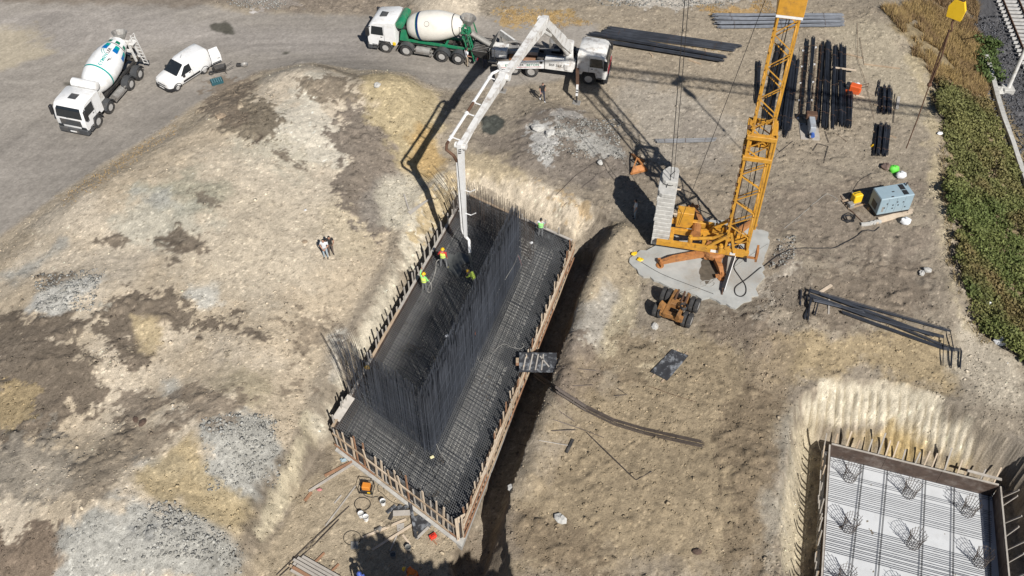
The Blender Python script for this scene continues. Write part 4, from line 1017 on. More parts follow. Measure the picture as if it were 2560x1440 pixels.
def mixer(name, label, loc, rz, frame, drum_m, tank_m, style):
    t = thing(name, label, 'mixer truck', loc, rz, None)
    for x, dbl in ((0, 0), (-1.75, 0), (-4.75, 1), (-6.1, 1)):
        for s in (-1, 1): wheel(t, x, s*(1.03 if not dbl else .94), .53, .32 if not dbl else .62)
        if x < 0:
            for s in (-1, 1): arch(t, x, s*.72, s*1.25, .62, GREYP, 12, 168)
    truck_cab(t, 2.78, tall=(style == 'green'), lower=GREYP)
    q = MB()
    for y in (-.42, .42): q.box(-7.5, 1.0, y-.06, y+.06, .78, 1.05)
    for x in (-7.2, -5.4, -3.4, -2.4, -.8): q.box(x-.06, x+.06, -.36, .36, .8, 1.02)
    for x in (0, -1.75, -4.75, -6.1): q.tube([(x, -.9, .53), (x, .9, .53)], .11, 8)
    q.build('chassis', CHASSIS, t)
    q = MB()
    for y in (-.55, .55): q.box(-7.35, -1.15, y-.08, y+.08, 1.07, 1.24)
    for x in (-1.3, -3, -4.9, -6.9): q.box(x-.08, x+.08, -.47, .47, 1.08, 1.2)
    q.build('subframe', frame, t)
    q = MB(); q.lathe([(0, .30), (1.15, .30)], 12, Matrix.Translation((-3.75, 1.0, .72))); q.build('fuel_tank', GREYMETAL, t)
    q = MB(); q.box(-3.9, -2.5, -1.2, -.7, .5, 1.0, .05); q.build('battery_box', GREYP, t)
    for s in (-1, 1):
        q = MB()
        for z in (.55, .85): q.box(-4.05, -2.45, s*1.21-.02, s*1.21+.02, z-.06, z+.06)
        for x in (-3.9, -2.6): q.box(x-.03, x+.03, s*1.19-.02, s*1.19+.0, .5, .95)
        q.build('side_guard', GREYMETAL, t)
    # drum
    tilt = R(11); Mx = Matrix.Translation((-1.75, 0, 2.12))@Matrix.Rotation(tilt, 4, 'Y')
    MX_ = Mx
    prof = DPROF
    q = MB(); q.lathe([(-a, r) for a, r in prof], 40, MX_); d = q.build('drum', drum_m, t, True)
    f = on_drum(Mx, prof)
    TW = 2*math.pi
    def ring(a0, a1, m, nm):
        q = MB(); patch(q, f, a0, a1, 0, TW, 1, 40, .008); q.build(nm, m, d)
    if style == 'white':
        ring(1.18, 1.30, TEAL, 'teal_stripe'); ring(3.86, 3.92, DARKPRINT, 'drum_track')
        for k in range(8):
            p0 = R(79+45*k); 
            q = MB(); patch(q, f, 3.05, 3.45, p0, p0+R(22)); q.build('blue_panel', BLUE, d)
            q = MB(); patch(q, f, 3.45, 3.78, p0, p0+R(22)); q.build('teal_panel', TEAL, d)
            q = MB(); patch(q, f, 4.0, 4.3, p0+R(10), p0+R(34)); q.build('green_panel', GREENPRINT, d)
        def put(s, size, a_mid, phi, m, nm):
            me = text_mesh(s, size, 0, 1.08, .008)
            for v in me.vertices: p = f(a_mid+v.co.x, phi+v.co.y/1.18, .010); v.co = p
            me.materials.append(m); o = bpy.data.objects.new(nm, me); COL.objects.link(o); o.parent = d
        for ph in (66, 246):
            x_ = 1.42
            for w_, m in (('EYMEN', TEAL), ('LER', DARKPRINT)):
                me = text_mesh(w_, .36, 0, 1.08, .008); wd_ = max(v.co.x for v in me.vertices)-min(v.co.x for v in me.vertices); bpy.data.meshes.remove(me)
                put(w_, .36, x_+wd_/2, R(ph), m, 'lettering'); x_ += wd_+.07
            for k, (r_, m) in enumerate(((.75, TEAL), (.60, TEAL))):
                q = MB(); pts = [(2.55-r_*.9*math.cos(a), r_*.55*math.sin(a)+.16) for a in [R(70+100*i/10) for i in range(11)]]
                pts = [(2.45+.55*(i/10)+.1*k, .22+.32*math.sin(R(90)*i/10)-.12*k) for i in range(11)]
                for (x0, y0), (x1, y1) in zip(pts[:-1], pts[1:]):
                    q.add([f(x0, R(ph)+y0/1.15, .011), f(x1, R(ph)+y1/1.15, .011), f(x1, R(ph)+(y1+.055)/1.15, .011), f(x0, R(ph)+(y0+.055)/1.15, .011)], [(0, 1, 2, 3)])
                q.build('logo_arc', m, d)
                q = MB(); pts = [(2.0+.35*(i/10)+.14*k, -.30-.22*(1-math.cos(R(80)*i/10))) for i in range(11)]
                for (x0, y0), (x1, y1) in zip(pts[:-1], pts[1:]):
                    q.add([f(x0, R(ph)+y0/1.15, .011), f(x1, R(ph)+y1/1.15, .011), f(x1, R(ph)+(y1+.05)/1.15, .011), f(x0, R(ph)+(y0+.05)/1.15, .011)], [(0, 1, 2, 3)])
                q.build('logo_arc', DARKPRINT, d)
    else:
        ring(1.02, 1.20, NAVY, 'navy_stripe'); ring(.96, 1.02, GREENPRINT, 'green_stripe'); ring(3.95, 4.02, DARKPRINT, 'drum_track')
        q = MB(); 
        for i in range(18):
            a = i*TW/18; b_ = (i+1)*TW/18
            q.add([f(2.0+.22*math.cos(a), R(38)+.18*math.sin(a), .01), f(2.0+.22*math.cos(b_), R(38)+.18*math.sin(b_), .01), f(2.0+.19*math.cos(b_), R(38)+.155*math.sin(b_), .01), f(2.0+.19*math.cos(a), R(38)+.155*math.sin(a), .01)], [(0, 1, 2, 3)])
        q.build('manhole', GREYMETAL, d)
    q = MB(); q.box(-1.75, -1.25, -.45, .45, 1.25, 2.3, .05); q.tube([(-1.3, .3, 1.3), (-1.2, .5, 2.0), (-1.5, .6, 2.2)], .05, 6); q.tube([(-1.2, -.2, 1.3), (-1.15, .1, 1.9), (-1.4, .4, 1.6)], .05, 6); q.build('drum_gearbox', CHASSIS, t)
    q = MB()
    for y in (-.75, .75): q.hexa([(-1.9, y-.07, 1.24), (-1.15, y-.07, 1.24), (-1.15, y+.07, 1.24), (-1.9, y+.07, 1.24), (-1.7, y-.07, 2.2), (-1.35, y-.07, 2.2), (-1.35, y+.07, 2.2), (-1.7, y+.07, 2.2)])
    q.build('drum_bracket', frame if style == 'green' else OLDWHITE, t)
    q = MB(); lathe_y(q, [(-1.05, .2), (-1.0, .34), (1.0, .34), (1.05, .2)], (-1.32, 0, 2.78), 18); q.build('water_tank', tank_m, t, True)
    if style == 'green':
        q = MB(); q.lathe([(0, .14), (1.7, .14)], 8, Matrix.Translation((-1.05, -.95, 1.3))@Matrix.Rotation(R(-90), 4, 'Y')); q.build('exhaust_stack', GREYMETAL, t)
        q = MB(); q.box(-.95, -.7, 1.05, 1.3, 1.0, 1.25, .04); q.build('yellow_tank', YELLOWB, t)
    # rear end
    fr = OLDWHITE if style == 'white' else frame
    q = MB()
    for y in (-.72, .72): q.beam((-6.75, y, 1.2), (-6.45, y, 3.25), .12, .16); q.beam((-7.35, y, 1.2), (-6.9, y, 2.9), .08, .1)
    q.beam((-6.45, -.75, 2.35), (-6.45, .75, 2.35), .14, .2); q.beam((-6.5, -.75, 3.2), (-6.5, .75, 3.2), .12, .12); q.beam((-7.3, -.75, 1.3), (-7.3, .75, 1.3), .12, .12)
    q.build('rear_frame', fr, t)
    q = MB(); n = 12
    q.loft([[(-6.62+.22*math.cos(a)-.05, .22*math.sin(a), 3.0) for a in [TW*i/n for i in range(n)]], [(-6.75+.62*math.cos(a), .60*math.sin(a), 3.75+.12*math.cos(a)) for a in [TW*i/n for i in range(n)]],
            [(-6.75+.57*math.cos(a), .55*math.sin(a), 3.74+.12*math.cos(a)) for a in [TW*i/n for i in range(n)]], [(-6.67+.18*math.cos(a), .18*math.sin(a), 3.05) for a in [TW*i/n for i in range(n)]]], caps=False)
    q.build('loading_hopper', GREYMETAL, t)
    def chute(p0, p1, w_, nm):
        p0, p1 = V(p0), V(p1); d_ = (p1-p0).normalized(); sd_ = d_.cross(V((0, 0, 1))).normalized(); up = sd_.cross(d_)
        rings = []
        for p, k in ((p0, 1), (p1, .85)):
            a_ = [R(180+i*180/8) for i in range(9)]
            rings.append([p+(sd_*math.cos(a)+up*math.sin(a))*w_*k for a in a_]+[p+(sd_*math.cos(a)+up*math.sin(a))*(w_*k-.03) for a in reversed(a_)])
        MB().loft(rings).build(nm, GREYMETAL if style == 'green' else BLACKP, t)
    chute((-6.95, .0, 2.4), (-7.75, .1, 1.55) if style == 'white' else (-8.55, .25, 1.75), .3, 'chute')
    q = MB()
    for y in (.82, 1.2): q.beam((-7.45, y, .55), (-6.85, y, 3.5), .05, .07)
    for k in range(9): q.beam((-7.45+.6*k/8.5, .82, .6+2.9*k/8.5), (-7.45+.6*k/8.5, 1.2, .6+2.9*k/8.5), .05, .04)
    q.build('ladder', fr, t)
    q = MB(); q.box(-7.1, -6.4, .5, 1.15, 2.95, 3.0); q.tube([(-7.0, 1.1, 3.0), (-7.0, 1.1, 3.7), (-6.5, 1.1, 3.7), (-6.5, 1.1, 3.0)], .025, 5); q.build('platform', fr, t)
    q = MB(); q.box(-7.65, -7.5, -1.2, 1.2, .55, .78, .02); q.box(-7.5, -7.0, -1.15, -.6, .9, 1.0); q.build('rear_bumper', GREYP, t)
    for s in (-1, 1):
        q = MB(); q.box(-7.68, -7.64, s*.9-.2, s*.9+.2, .6, .74); q.build('tail_light', REDP, t)
    q = MB(); q.beam((-7.2, .3, 1.15), (-6.6, .55, 1.7), .2, .2); q.tube([(-7.2, -.4, 1.2), (-6.9, -.2, 2.0), (-6.7, .1, 2.5)], .05, 6); q.tube([(-7.35, .5, 1.1), (-7.0, .7, 1.7), (-6.6, .4, 2.2)], .04, 6); q.build('chute_ram', CHASSIS, t)
    return t
def place_truck(pf, pr, xf, xr, side, dz=0.0):
    """ground points under the near-side front and rear wheels -> origin and heading"""
    a, b = gp(*pf), gp(*pr); rz = heading(b, a); d = V((math.cos(rz), math.sin(rz))); l = V((-d.y, d.x))*side
    m = (a.xy+b.xy)/2-l*1.15-d*((xf+xr)/2)
    return (m.x, m.y, max(hs(m.x, m.y), (a.z+b.z)/2)+dz), rz
l_, r_ = place_truck((250, 318), (354, 198), 0, -6.1, 1)
mixer('mixer_truck', 'white mixer truck with teal lettering on its drum, parked on the road beside the van', l_, r_, CHASSIS, WHITE, WHITE, 'white')
l_, r_ = place_truck((972, 133), (1139, 162), 0, -6.1, 1)
mixer('mixer_truck', 'mixer truck with cream drum and green frame backed up to the pump truck', l_, r_, GREEN, CREAM, GREEN, 'green')

# delivery van
a, b = gp(446, 226), gp(512, 184); rz = heading(b, a); d = V((math.cos(rz), math.sin(rz))); lf = V((-d.y, d.x))
m = (a.xy+b.xy)/2-lf*.82
van = thing('delivery_van', 'small white panel van with its rear door swung open', 'van', (m.x, m.y, hs(m.x, m.y)), rz)
sec = [  # x, half width, belly z, shoulder z, roof z, roof half width
 (2.10,.62,.42,.62,.78,.50),(2.04,.78,.30,.72,.90,.66),(1.90,.86,.28,.80,.99,.74),(1.55,.90,.28,.88,1.07,.78),(1.15,.92,.28,.93,1.15,.80),(.95,.92,.28,.96,1.22,.79),(.55,.92,.28,1.02,1.50,.74),(.20,.92,.28,1.06,1.74,.70),(-.05,.92,.28,1.08,1.82,.70),(-.8,.925,.28,1.08,1.86,.72),(-1.7,.925,.28,1.06,1.85,.74),(-2.10,.90,.30,1.04,1.82,.73),(-2.18,.86,.34,1.02,1.77,.69)]
q = MB(); rings = []
for x, hw, zb, zs, zr, rw in sec:
    half = [(hw*.90, zb), (hw, zb+.14), (hw+.01, (zb+zs)/2), (hw*.985, zs), ((hw*.985+rw*1.06)/2, (zs+zr)/2), (rw*1.03, zr-.09), (rw*.93, zr-.02), (rw*.45, zr)]
    rings.append([(x, y, z) for y, z in half]+[(x, -y, z) for y, z in reversed(half)])
q.loft(rings[::-1]).build('body', WHITE, van, True)
for x in (1.39, -1.39):
    for s in (-1, 1):
        wheel(van, x, s*.82, .325, .2)
        arch(van, x, s*.86, s*.945, .355, BLACKP, -12, 192, .325, .05)
q = MB(); q.hexa([(1.10,-.72,1.145),(1.10,.72,1.145),(.26,.62,1.715),(.26,-.62,1.715),(1.14,-.71,1.19),(1.14,.71,1.19),(.29,.61,1.755),(.29,-.61,1.755)]); q.build('windscreen', GLASS, van)
for s in (-1, 1):
    q = MB(); y = lambda zz: s*(.93-(zz-1.05)*.30)
    quad_slab(q, [(.86, y(1.08)-s*.01, 1.08), (-.22, y(1.08)-s*.01, 1.08), (-.22, y(1.62), 1.62), (.28, y(1.62), 1.62)], (0, s*.03, 0)); q.build('side_window', GLASS, van)
    q = MB(); q.box(-.95, .75, s*.935-.012, s*.935+.015, .46, .62, .008); q.build('side_moulding', BLACKP, van)
    q = MB(); q.box(.55, .75, s*1.02-.1, s*1.02+.1, 1.02, 1.2, .04); q.build('mirror', BLACKP, van)
    q = MB(); q.hexa([(1.62,s*.62,.84),(1.62,s*.885,.80),(2.0,s*.70,.74),(2.02,s*.55,.76),(1.62,s*.62,.98),(1.62,s*.86,.93),(1.99,s*.73,.87),(2.01,s*.55,.90)]); q.build('headlight', GLASS, van)
    q = MB(); q.box(-.1, .08, s*.945-.01, s*.945+.012, .98, 1.02); q.build('door_handle', BLACKP, van)
    q = MB(); q.box(-.29, -.275, s*.925-.006, s*.925+.008, .35, 1.05); q.build('door_seam', GREYP, van)
q = MB(); q.loft([[(2.16, y, z) for y, z in ((-.6,.28),(.6,.28),(.66,.52),(-.66,.52))],[(2.0, y, z) for y, z in ((-.88,.26),(.88,.26),(.88,.54),(-.88,.54))],[(1.78, y, z) for y, z in ((-.93,.26),(.93,.26),(.93,.5),(-.93,.5))]][::-1]).build('front_bumper', BLACKP, van)
q = MB(); q.box(2.165, 2.175, -.26, .26, .40, .50); q.build('number_plate', WHITE, van)
q = MB(); q.box(2.09, 2.125, -.42, .42, .68, .74); q.build('grille', BLACKP, van)
q = MB(); q.box(-2.235, -2.12, -.88, .88, .28, .46, .02); q.build('rear_bumper', BLACKP, van)
q = MB(); q.box(-2.195, -2.178, -.70, .70, .5, 1.66); q.build('load_opening', BLACKP, van)
dr = bpy.data.objects.new('rear_door', MB().hexa([(0,0,.44),(-.86,0,.44),(-.86,.05,.44),(0,.05,.44),(0,.0,1.0),(-.86,.0,1.0),(-.86,.05,1.0),(0,.05,1.0)]).hexa([(0,0,1.001),(-.86,0,1.001),(-.86,.05,1.001),(0,.05,1.001),(0,-.16,1.74),(-.74,-.13,1.74),(-.74,-.08,1.74),(0,-.11,1.74)]).mesh('rear_door', WHITE)); COL.objects.link(dr)
dr.parent = van; dr.location = (-2.19, .90, 0); dr.rotation_euler = (0, 0, R(-14))
q = MB(); q.box(-.8, -.05, .052, .06, .46, .54); q.box(-.75, -.55, .052, .058, .78, .82); q.build('door_trim', BLACKP, dr)
q = MB(); q.tube([(-.1, 0, 1.84), (-.3, 0, 2.1)], .012, 5); q.build('aerial', BLACKP, van)

# concrete pump truck
pa_, pb_ = gp(1470, 212), gp(1323, 193); rz = heading(pb_, pa_); d = V((math.cos(rz), math.sin(rz))); rt = V((d.y, -d.x))
m = pa_.xy-rt*1.15
pump = thing('pump_truck', 'white concrete pump truck with its long jointed boom reaching over the rebar footing', 'pump truck', (m.x, m.y, hs(m.x, m.y)), rz)
PZ = hs(m.x, m.y)
def pl(p):                                                  # site point -> pump truck frame
    dx, dy = p[0]-m.x, p[1]-m.y; return V((dx*d.x+dy*d.y, -dx*d.y+dy*d.x, p[2]-PZ))
truck_cab(pump, 2.78, white=OLDWHITE, lower=BLACKP, red=True)
for x, dbl in ((0, 0), (-4.55, 1), (-5.9, 1)):
    for s in (-1, 1): wheel(pump, x, s*(1.03 if not dbl else .94), .53, .32 if not dbl else .62)
q = MB()
for y in (-.42, .42): q.box(-8.6, 1.0, y-.06, y+.06, .78, 1.08)
for x in (-8.2, -6.6, -4.0, -2.2, -.8): q.box(x-.06, x+.06, -.36, .36, .8, 1.05)
for x in (0, -4.55, -5.9): q.tube([(x, -.9, .53), (x, .9, .53)], .11, 8)
q.build('chassis', CHASSIS, pump)
q = MB(); q.box(-8.0, -1.2, -1.05, 1.05, 1.10, 1.22); q.build('deck', mat('dirty_deck', (.22,.20,.175), .8, var=.4, scale=2.5, dirt=(.05,.035,.03), dirt_amt=.85), pump)
q = MB(); q.box(-3.5, -1.25, -1.22, -.62, 1.02, 1.92, .03); sidetank = q.build('water_tank', OLDWHITE, pump)
def letter(parent, s, size, m_, mid, ux, uy, out, sp=1.0):
    me = text_mesh(s, size, .003, sp, .004); me.materials.append(m_); ux, uy, out = V(ux).normalized(), V(uy).normalized(), V(out)
    for v in me.vertices: v.co = V(mid)+ux*v.co.x+uy*v.co.y+out*(.006+v.co.z)
    o = bpy.data.objects.new('lettering', me); COL.objects.link(o); o.parent = parent
letter(sidetank, 'BSF 36Z.16H', .30, DARKPRINT, (-2.35, -1.221, 1.45), (1, 0, 0), (0, 0, 1), (0, -1, 0))
# side beam carrying the firm's name (folding rear stabiliser)
q = MB(); q.hexa([(-7.1, -1.75, .82), (-3.55, -1.12, .95), (-3.55, -1.0, .95), (-7.1, -1.6, .82), (-7.1, -1.75, 1.42), (-3.55, -1.12, 1.66), (-3.55, -1.0, 1.66), (-7.1, -1.6, 1.42)]); beam_ = q.build('stabiliser_beam', WHITE, pump)
ux = V((3.55, .63, .19)).normalized(); uo = V((ux.y, -ux.x, 0)).normalized()
def on_beam(x): return V((x, -1.75+.1775*(x+7.1), 1.12+.0521*(x+7.1)))
x_ = -6.55
for w_, m_, gap in (('EYMEN', GREENPRINT, .06), ('LER', DARKPRINT, .22), ('BETON', GREENPRINT, .1)):
    me_ = text_mesh(w_, .29, .003, 1.05, .004); wd_ = max(v.co.x for v in me_.vertices)-min(v.co.x for v in me_.vertices); bpy.data.meshes.remove(me_)
    letter(beam_, w_, .29, m_, on_beam(x_+wd_/2), ux, (0, 0, 1), uo, 1.05); x_ += wd_+gap
q = MB(); b0_ = V((-6.9, -1.715, .93)); q.hexa([b0_+uo*.004, b0_+ux*3.2+uo*.004, b0_+ux*3.2+uo*.010, b0_+uo*.010, b0_+uo*.004+V((0,0,.035)), b0_+ux*3.2+uo*.004+V((0,0,.035)), b0_+ux*3.2+uo*.010+V((0,0,.035)), b0_+uo*.010+V((0,0,.035))]); q.build('red_line', REDP, beam_)
q = MB(); c_ = V((-3.78, -1.165, 1.40)); q.hexa([c_+uo*.003-ux*.1, c_+uo*.003+ux*.1, c_+uo*.01+ux*.1, c_+uo*.01-ux*.1, c_+uo*.003-ux*.1+V((0,0,.2)), c_+uo*.003+ux*.1+V((0,0,.2)), c_+uo*.01+ux*.1+V((0,0,.2)), c_+uo*.01-ux*.1+V((0,0,.2))]); q.build('emblem', DARKPRINT, beam_)
def foot(px, py, top, nm='stabiliser_leg', mm=WHITE):
    p = pl(gp(px, py)); t_ = p+V((0, 0, top))
    q = MB(); q.beam(p+V((0, 0, .75)), t_, .17, .17); l = q.build(nm, mm, pump)
    q = MB(); q.tube([p+V((0, 0, .03)), p+V((0, 0, .8))], .07, 8); q.build('ram_rod', CHASSIS, l)
    q = MB(); q.box(p.x-.3, p.x+.3, p.y-.3, p.y+.3, p.z-.02, p.z+.08, .02); q.build('foot_pad', GREYMETAL, l)
    return l, t_
l1, t1 = foot(1441, 258, 1.75)
q = MB(); s_ = V((-.95, -.9, 1.25)); q.beam(s_, t1+V((0, 0, -.1)), .24, .34); q.build('stabiliser_arm', RUST, pump)
q = MB(); q.box(t1.x-.09, t1.x+.09, t1.y-.09, t1.y+.09, t1.z-.55, t1.z-.35); q.v = [(x, y-.005, z) for x, y, z in q.v]; 
for k in range(2): q2 = MB(); q2.box(t1.x-.092, t1.x+.092, t1.y-.094, t1.y-.087, t1.z-.5-.22*k, t1.z-.4-.22*k); q2.build('warning_stripe', DARKPRINT, l1)
l2, t2 = foot(1256, 228, 1.6, mm=GREYMETAL)
q = MB(); q.beam(V((-7.1, -1.68, 1.15)), t2+V((0, 0, -.1)), .2, .3); q.build('stabiliser_arm', OLDWHITE, pump)
for (x, y, L_) in ((-1.2, 1.0, 3.0), (-6.0, 1.0, 2.2)):
    q = MB(); e = V((x-L_*.85, y+1.6, 1.15)); q.beam((x, y, 1.25), e, .16, .55); q.build('stabiliser_arm', OLDWHITE, pump)
    q = MB(); q.beam(e, (e.x, e.y, -.02), .16, .16); q.box(e.x-.3, e.x+.3, e.y-.3, e.y+.3, -.03, .07, .02); q.build('stabiliser_leg', GREYMETAL, pump)
q = MB(); q.box(-3.3, -1.4, .62, 1.2, 1.23, 1.75, .03); q.build('oil_tank', BLACKP, pump)
q = MB(); q.beam((-8.1, .15, 1.45), (-4.2, .1, 1.75), .34, .34); q.beam((-8.1, -.3, 1.45), (-4.2, -.3, 1.75), .3, .3); q.build('pumping_cylinder', GREYMETAL, pump)
q = MB(); q.box(-7.8, -6.6, -.95, .1, 1.3, 2.0, .04); q.build('valve_cover', OLDWHITE, pump)
q = MB(); q.tube([(-7.9, .5, 1.5), (-6.2, .8, 1.8), (-4.2, .6, 1.5), (-2.6, .2, 1.9)], .1, 8); q.build('delivery_pipe', GREYMETAL, pump)
for x0, x1, y0, y1, z, mm in ((-6.4, -5.4, -1.0, -.5, 1.5, RUSTY), (-5.3, -4.3, -.95, -.2, 1.4, WOODR), (-5.9, -5.0, .3, 1.0, 1.45, RUST), (-4.9, -3.9, .55, 1.05, 1.6, BLACKP), (-4.2, -3.6, -.9, -.1, 1.65, CHASSIS)):
    q = MB(); q.box(x0, x1, y0, y1, 1.23, z, .03); q.build('deck_box', mm, pump)
q = MB(); n = 8
q.loft([[(-9.15, -.75, 1.0), (-8.1, -.75, .8), (-8.1, .75, .8), (-9.15, .75, 1.0)], [(-9.45, -1.0, 1.65), (-8.05, -1.0, 1.65), (-8.05, 1.0, 1.65), (-9.45, 1.0, 1.65)], [(-9.38, -.93, 1.64), (-8.12, -.93, 1.64), (-8.12, .93, 1.64), (-9.38, .93, 1.64)], [(-9.1, -.7, 1.1), (-8.2, -.7, 1.0), (-8.2, .7, 1.0), (-9.1, .7, 1.1)]]); q.build('receiving_hopper', CHASSIS, pump)
q = MB()
for k in range(9): q.beam((-9.35, -.85+.21*k, 1.6), (-8.15, -.85+.21*k, 1.6), .03, .04)
q.build('hopper_grate', GREYMETAL, pump)
q = MB(); q.hexa([(-8.1, -.9, 1.7), (-8.1, .9, 1.7), (-8.05, .9, 1.72), (-8.05, -.9, 1.72), (-7.6, -.9, 2.5), (-7.6, .9, 2.5), (-7.55, .9, 2.5), (-7.55, -.9, 2.5)]); q.build('splash_guard', GREYMETAL, pump)
q = MB(); q.tube([(-7.9, -1.15, 1.2), (-7.9, -1.15, 2.2), (-7.5, -1.15, 2.2), (-7.5, -1.15, 1.2)], .03, 6); q.box(-8.0, -7.3, -1.3, -1.0, 1.0, 1.1); q.build('ladder', GREYMETAL, pump)
# boom
TT, KN, J2, J3, JE = pl(G(1424, 118, 3.0)), pl((2.13, 60.98, 9.5)), pl((-.46, 54.46, 9.74)), pl((-3.06, 47.9, 9.5)), pl((-3.02, 48.0, 1.7))
q = MB(); q.lathe([(0, .55), (.5, .55), (.6, .36), (1.6, .30), (2.3, .34)], 16, Matrix.Translation((TT.x, TT.y, 1.2))@Matrix.Rotation(R(-90), 4, 'Y')); q.build('boom_pedestal', OLDWHITE, pump)
q = MB()
for k in range(3):
    s_ = V((TT.x-.35+.35*k, -.95, 1.3)); q.tube([s_, (TT.x-.1+.12*k, TT.y-.25, 2.3)], .10, 8)
q.build('pedestal_strut', OLDWHITE, pump)
bd = (V((KN.x, KN.y, 0))-V((TT.x, TT.y, 0))).normalized(); bs = V((-bd.y, bd.x, 0))   # along the boom, to its left
def boxbeam(p0, p1, w0, h0, w1, h1, nm, mm=OLDWHITE, mids=()):
    p0, p1 = V(p0), V(p1); a_ = (p1-p0).normalized(); sd_ = bs; up = sd_.cross(a_).normalized()
    if up.z < 0 and abs(a_.z) < .9: up = -up
    rings = []
    for t, w_, h_ in ((0, w0, h0),)+tuple(mids)+((1, w1, h1),):
        c_ = p0+(p1-p0)*t; rings.append([c_+sd_*(-w_/2)-up*h_/2, c_+sd_*(w_/2)-up*h_/2, c_+sd_*(w_/2)+up*h_/2, c_+sd_*(-w_/2)+up*h_/2])
    return MB().loft(rings).build(nm, mm, pump)
s1 = boxbeam(TT+V((0, 0, -.2)), KN, .48, .6, .42, .5, 'boom_section', mids=((.35, .48, .78),))
s2 = boxbeam(KN+bs*.12-bd*.25, J2+bd*.2, .42, .6, .34, .4, 'boom_section', mids=((.08, .5, .8), (.7, .42, .5)))
s3 = boxbeam(J2-bs*.05-bd*.3, J3+bd*.1, .38, .5, .28, .32, 'boom_section', mids=((.1, .42, .6), (.55, .32, .4)))
s4 = boxbeam(J3+V((0, 0, .25))-bs*.02, JE, .30, .42, .17, .18, 'boom_section', mm=WHITE, mids=((.12, .30, .40),))
for p, r_ in ((KN, .30), (J2, .28), (J3, .20)):
    q = MB(); q.tube([p-bs*.36, p+bs*.36], r_, 12); q.build('boom_joint', OLDWHITE, pump)
letter(s1, 'M36-4', .5, DARKPRINT, (TT+(KN-TT)*.80)+(-bs*.27), (KN-TT).normalized()*-1, (-bs).cross((KN-TT).normalized()*-1), -bs*1.0)
q = MB(); q.tube([TT+V((0, 0, -.3))+bd*.5, TT+(KN-TT)*.42-V((0, 0, .5))], [.16, .10], 10); q.build('boom_ram', OLDWHITE, pump)
q = MB(); q.tube([KN-bd*.2-V((0, 0, .9)), KN+bd*1.9-V((0, 0, .55))], [.16, .11], 10); q.tube([TT+(KN-TT)*.75-V((0, 0, .6)), KN-bd*.1-V((0, 0, .9))], [.14, .14], 8); q.build('boom_ram', OLDWHITE, pump)
q = MB(); q.tube([J2-bd*1.8-V((0, 0, .5)), J2-bd*.2-V((0, 0, .55))], .11, 8); q.build('boom_ram', GREYMETAL, pump)
q = MB(); q.tube([J3-bd*2.2-V((0, 0, .3))+bs*.0, J3-bd*.1-V((0, 0, .45))], .09, 8); q.build('boom_ram', WHITE, pump)
# delivery line standing off the boom on brackets
PO = -bs*.85
if (PO.x*d.x - PO.y*d.y) > 0: PO = -PO
PIPEM = WHITE
A_, B_ = J2+PO+bd*.5, J3+PO*1.0-bd*.1
q = MB(); q.tube([J2+PO*.35-bd*.2, J2+PO*.7-bd*.35, J2+PO+bd*.05, A_, A_+(B_-A_)*.40], .095, 8); q.build('delivery_line', PIPEM, pump)
q = MB(); q.tube([A_+(B_-A_)*.40, A_+(B_-A_)*.56], .10, 8); q.build('rusty_pipe', RUST, pump)
q = MB(); q.tube([A_+(B_-A_)*.56, B_], .095, 8); q.build('delivery_line', PIPEM, pump)
q = MB(); q.tube([B_, B_+bd*.25, B_+bd*.35-V((0, 0, .35)), J3+bd*.2-V((0, 0, .7))+PO*.5, J3+V((0, 0, -1.3))+PO*.36], .10, 8); q.build('pipe_elbow', RUST, pump)
for t_ in (.0, .40, .57, .93):
    c_ = A_+(B_-A_)*t_; q = MB(); q.tube([c_, c_-PO*.5+bd*.08, c_-PO*.85+bd*.1], .045, 6); q.lathe([(-.06, .13), (.06, .13)], 10, Matrix.Translation(c_)@bd.to_track_quat('X', 'Z').to_matrix().to_4x4()); q.build('pipe_bracket', WHITE, pump)
q = MB(); q.tube([J3+V((0, 0, -1.3))+PO*.36, JE+V((0, 0, .6))+PO*.30], .075, 8); q.tube([JE+V((0, 0, .6))+PO*.30, JE+V((0, 0, .25))+PO*.2, JE+V((0, 0, .2))], .07, 8); q.build('delivery_line', WHITE, pump)
for zz in (2.2, 4.2):
    q = MB(); q.tube([JE+V((0, 0, zz))+PO*.5, JE+V((0, 0, zz-.1))-PO*.5, JE+V((0, 0, zz+.2))-PO*.9], .035, 5); q.build('pipe_clamp', WHITE, pump)
for k in range(3): q = MB(); c_ = J3+V((0, 0, -.2-.14*k)); q.beam(c_+bd*.215-bs*.1, c_+bd*.215+bs*.1+V((0, 0, .12)), .01, .06); q.build('warning_stripe', DARKPRINT, pump)
# end hose
hp = [JE, JE+V((0, 0, -.25))-PO*.25, pl((-2.75, 47.3, .9)), pl((-2.65, 46.9, .2)), pl((-2.45, 46.2, -.3)), pl((-2.3, 45.9, -.5))]
q = MB(); q.tube(hp[:3], .10, 8); q.build('hose_elbow', WHITE, pump)
q = MB(); q.tube(hp[2:], .095, 8); q.build('end_hose', CONCWET, pump)
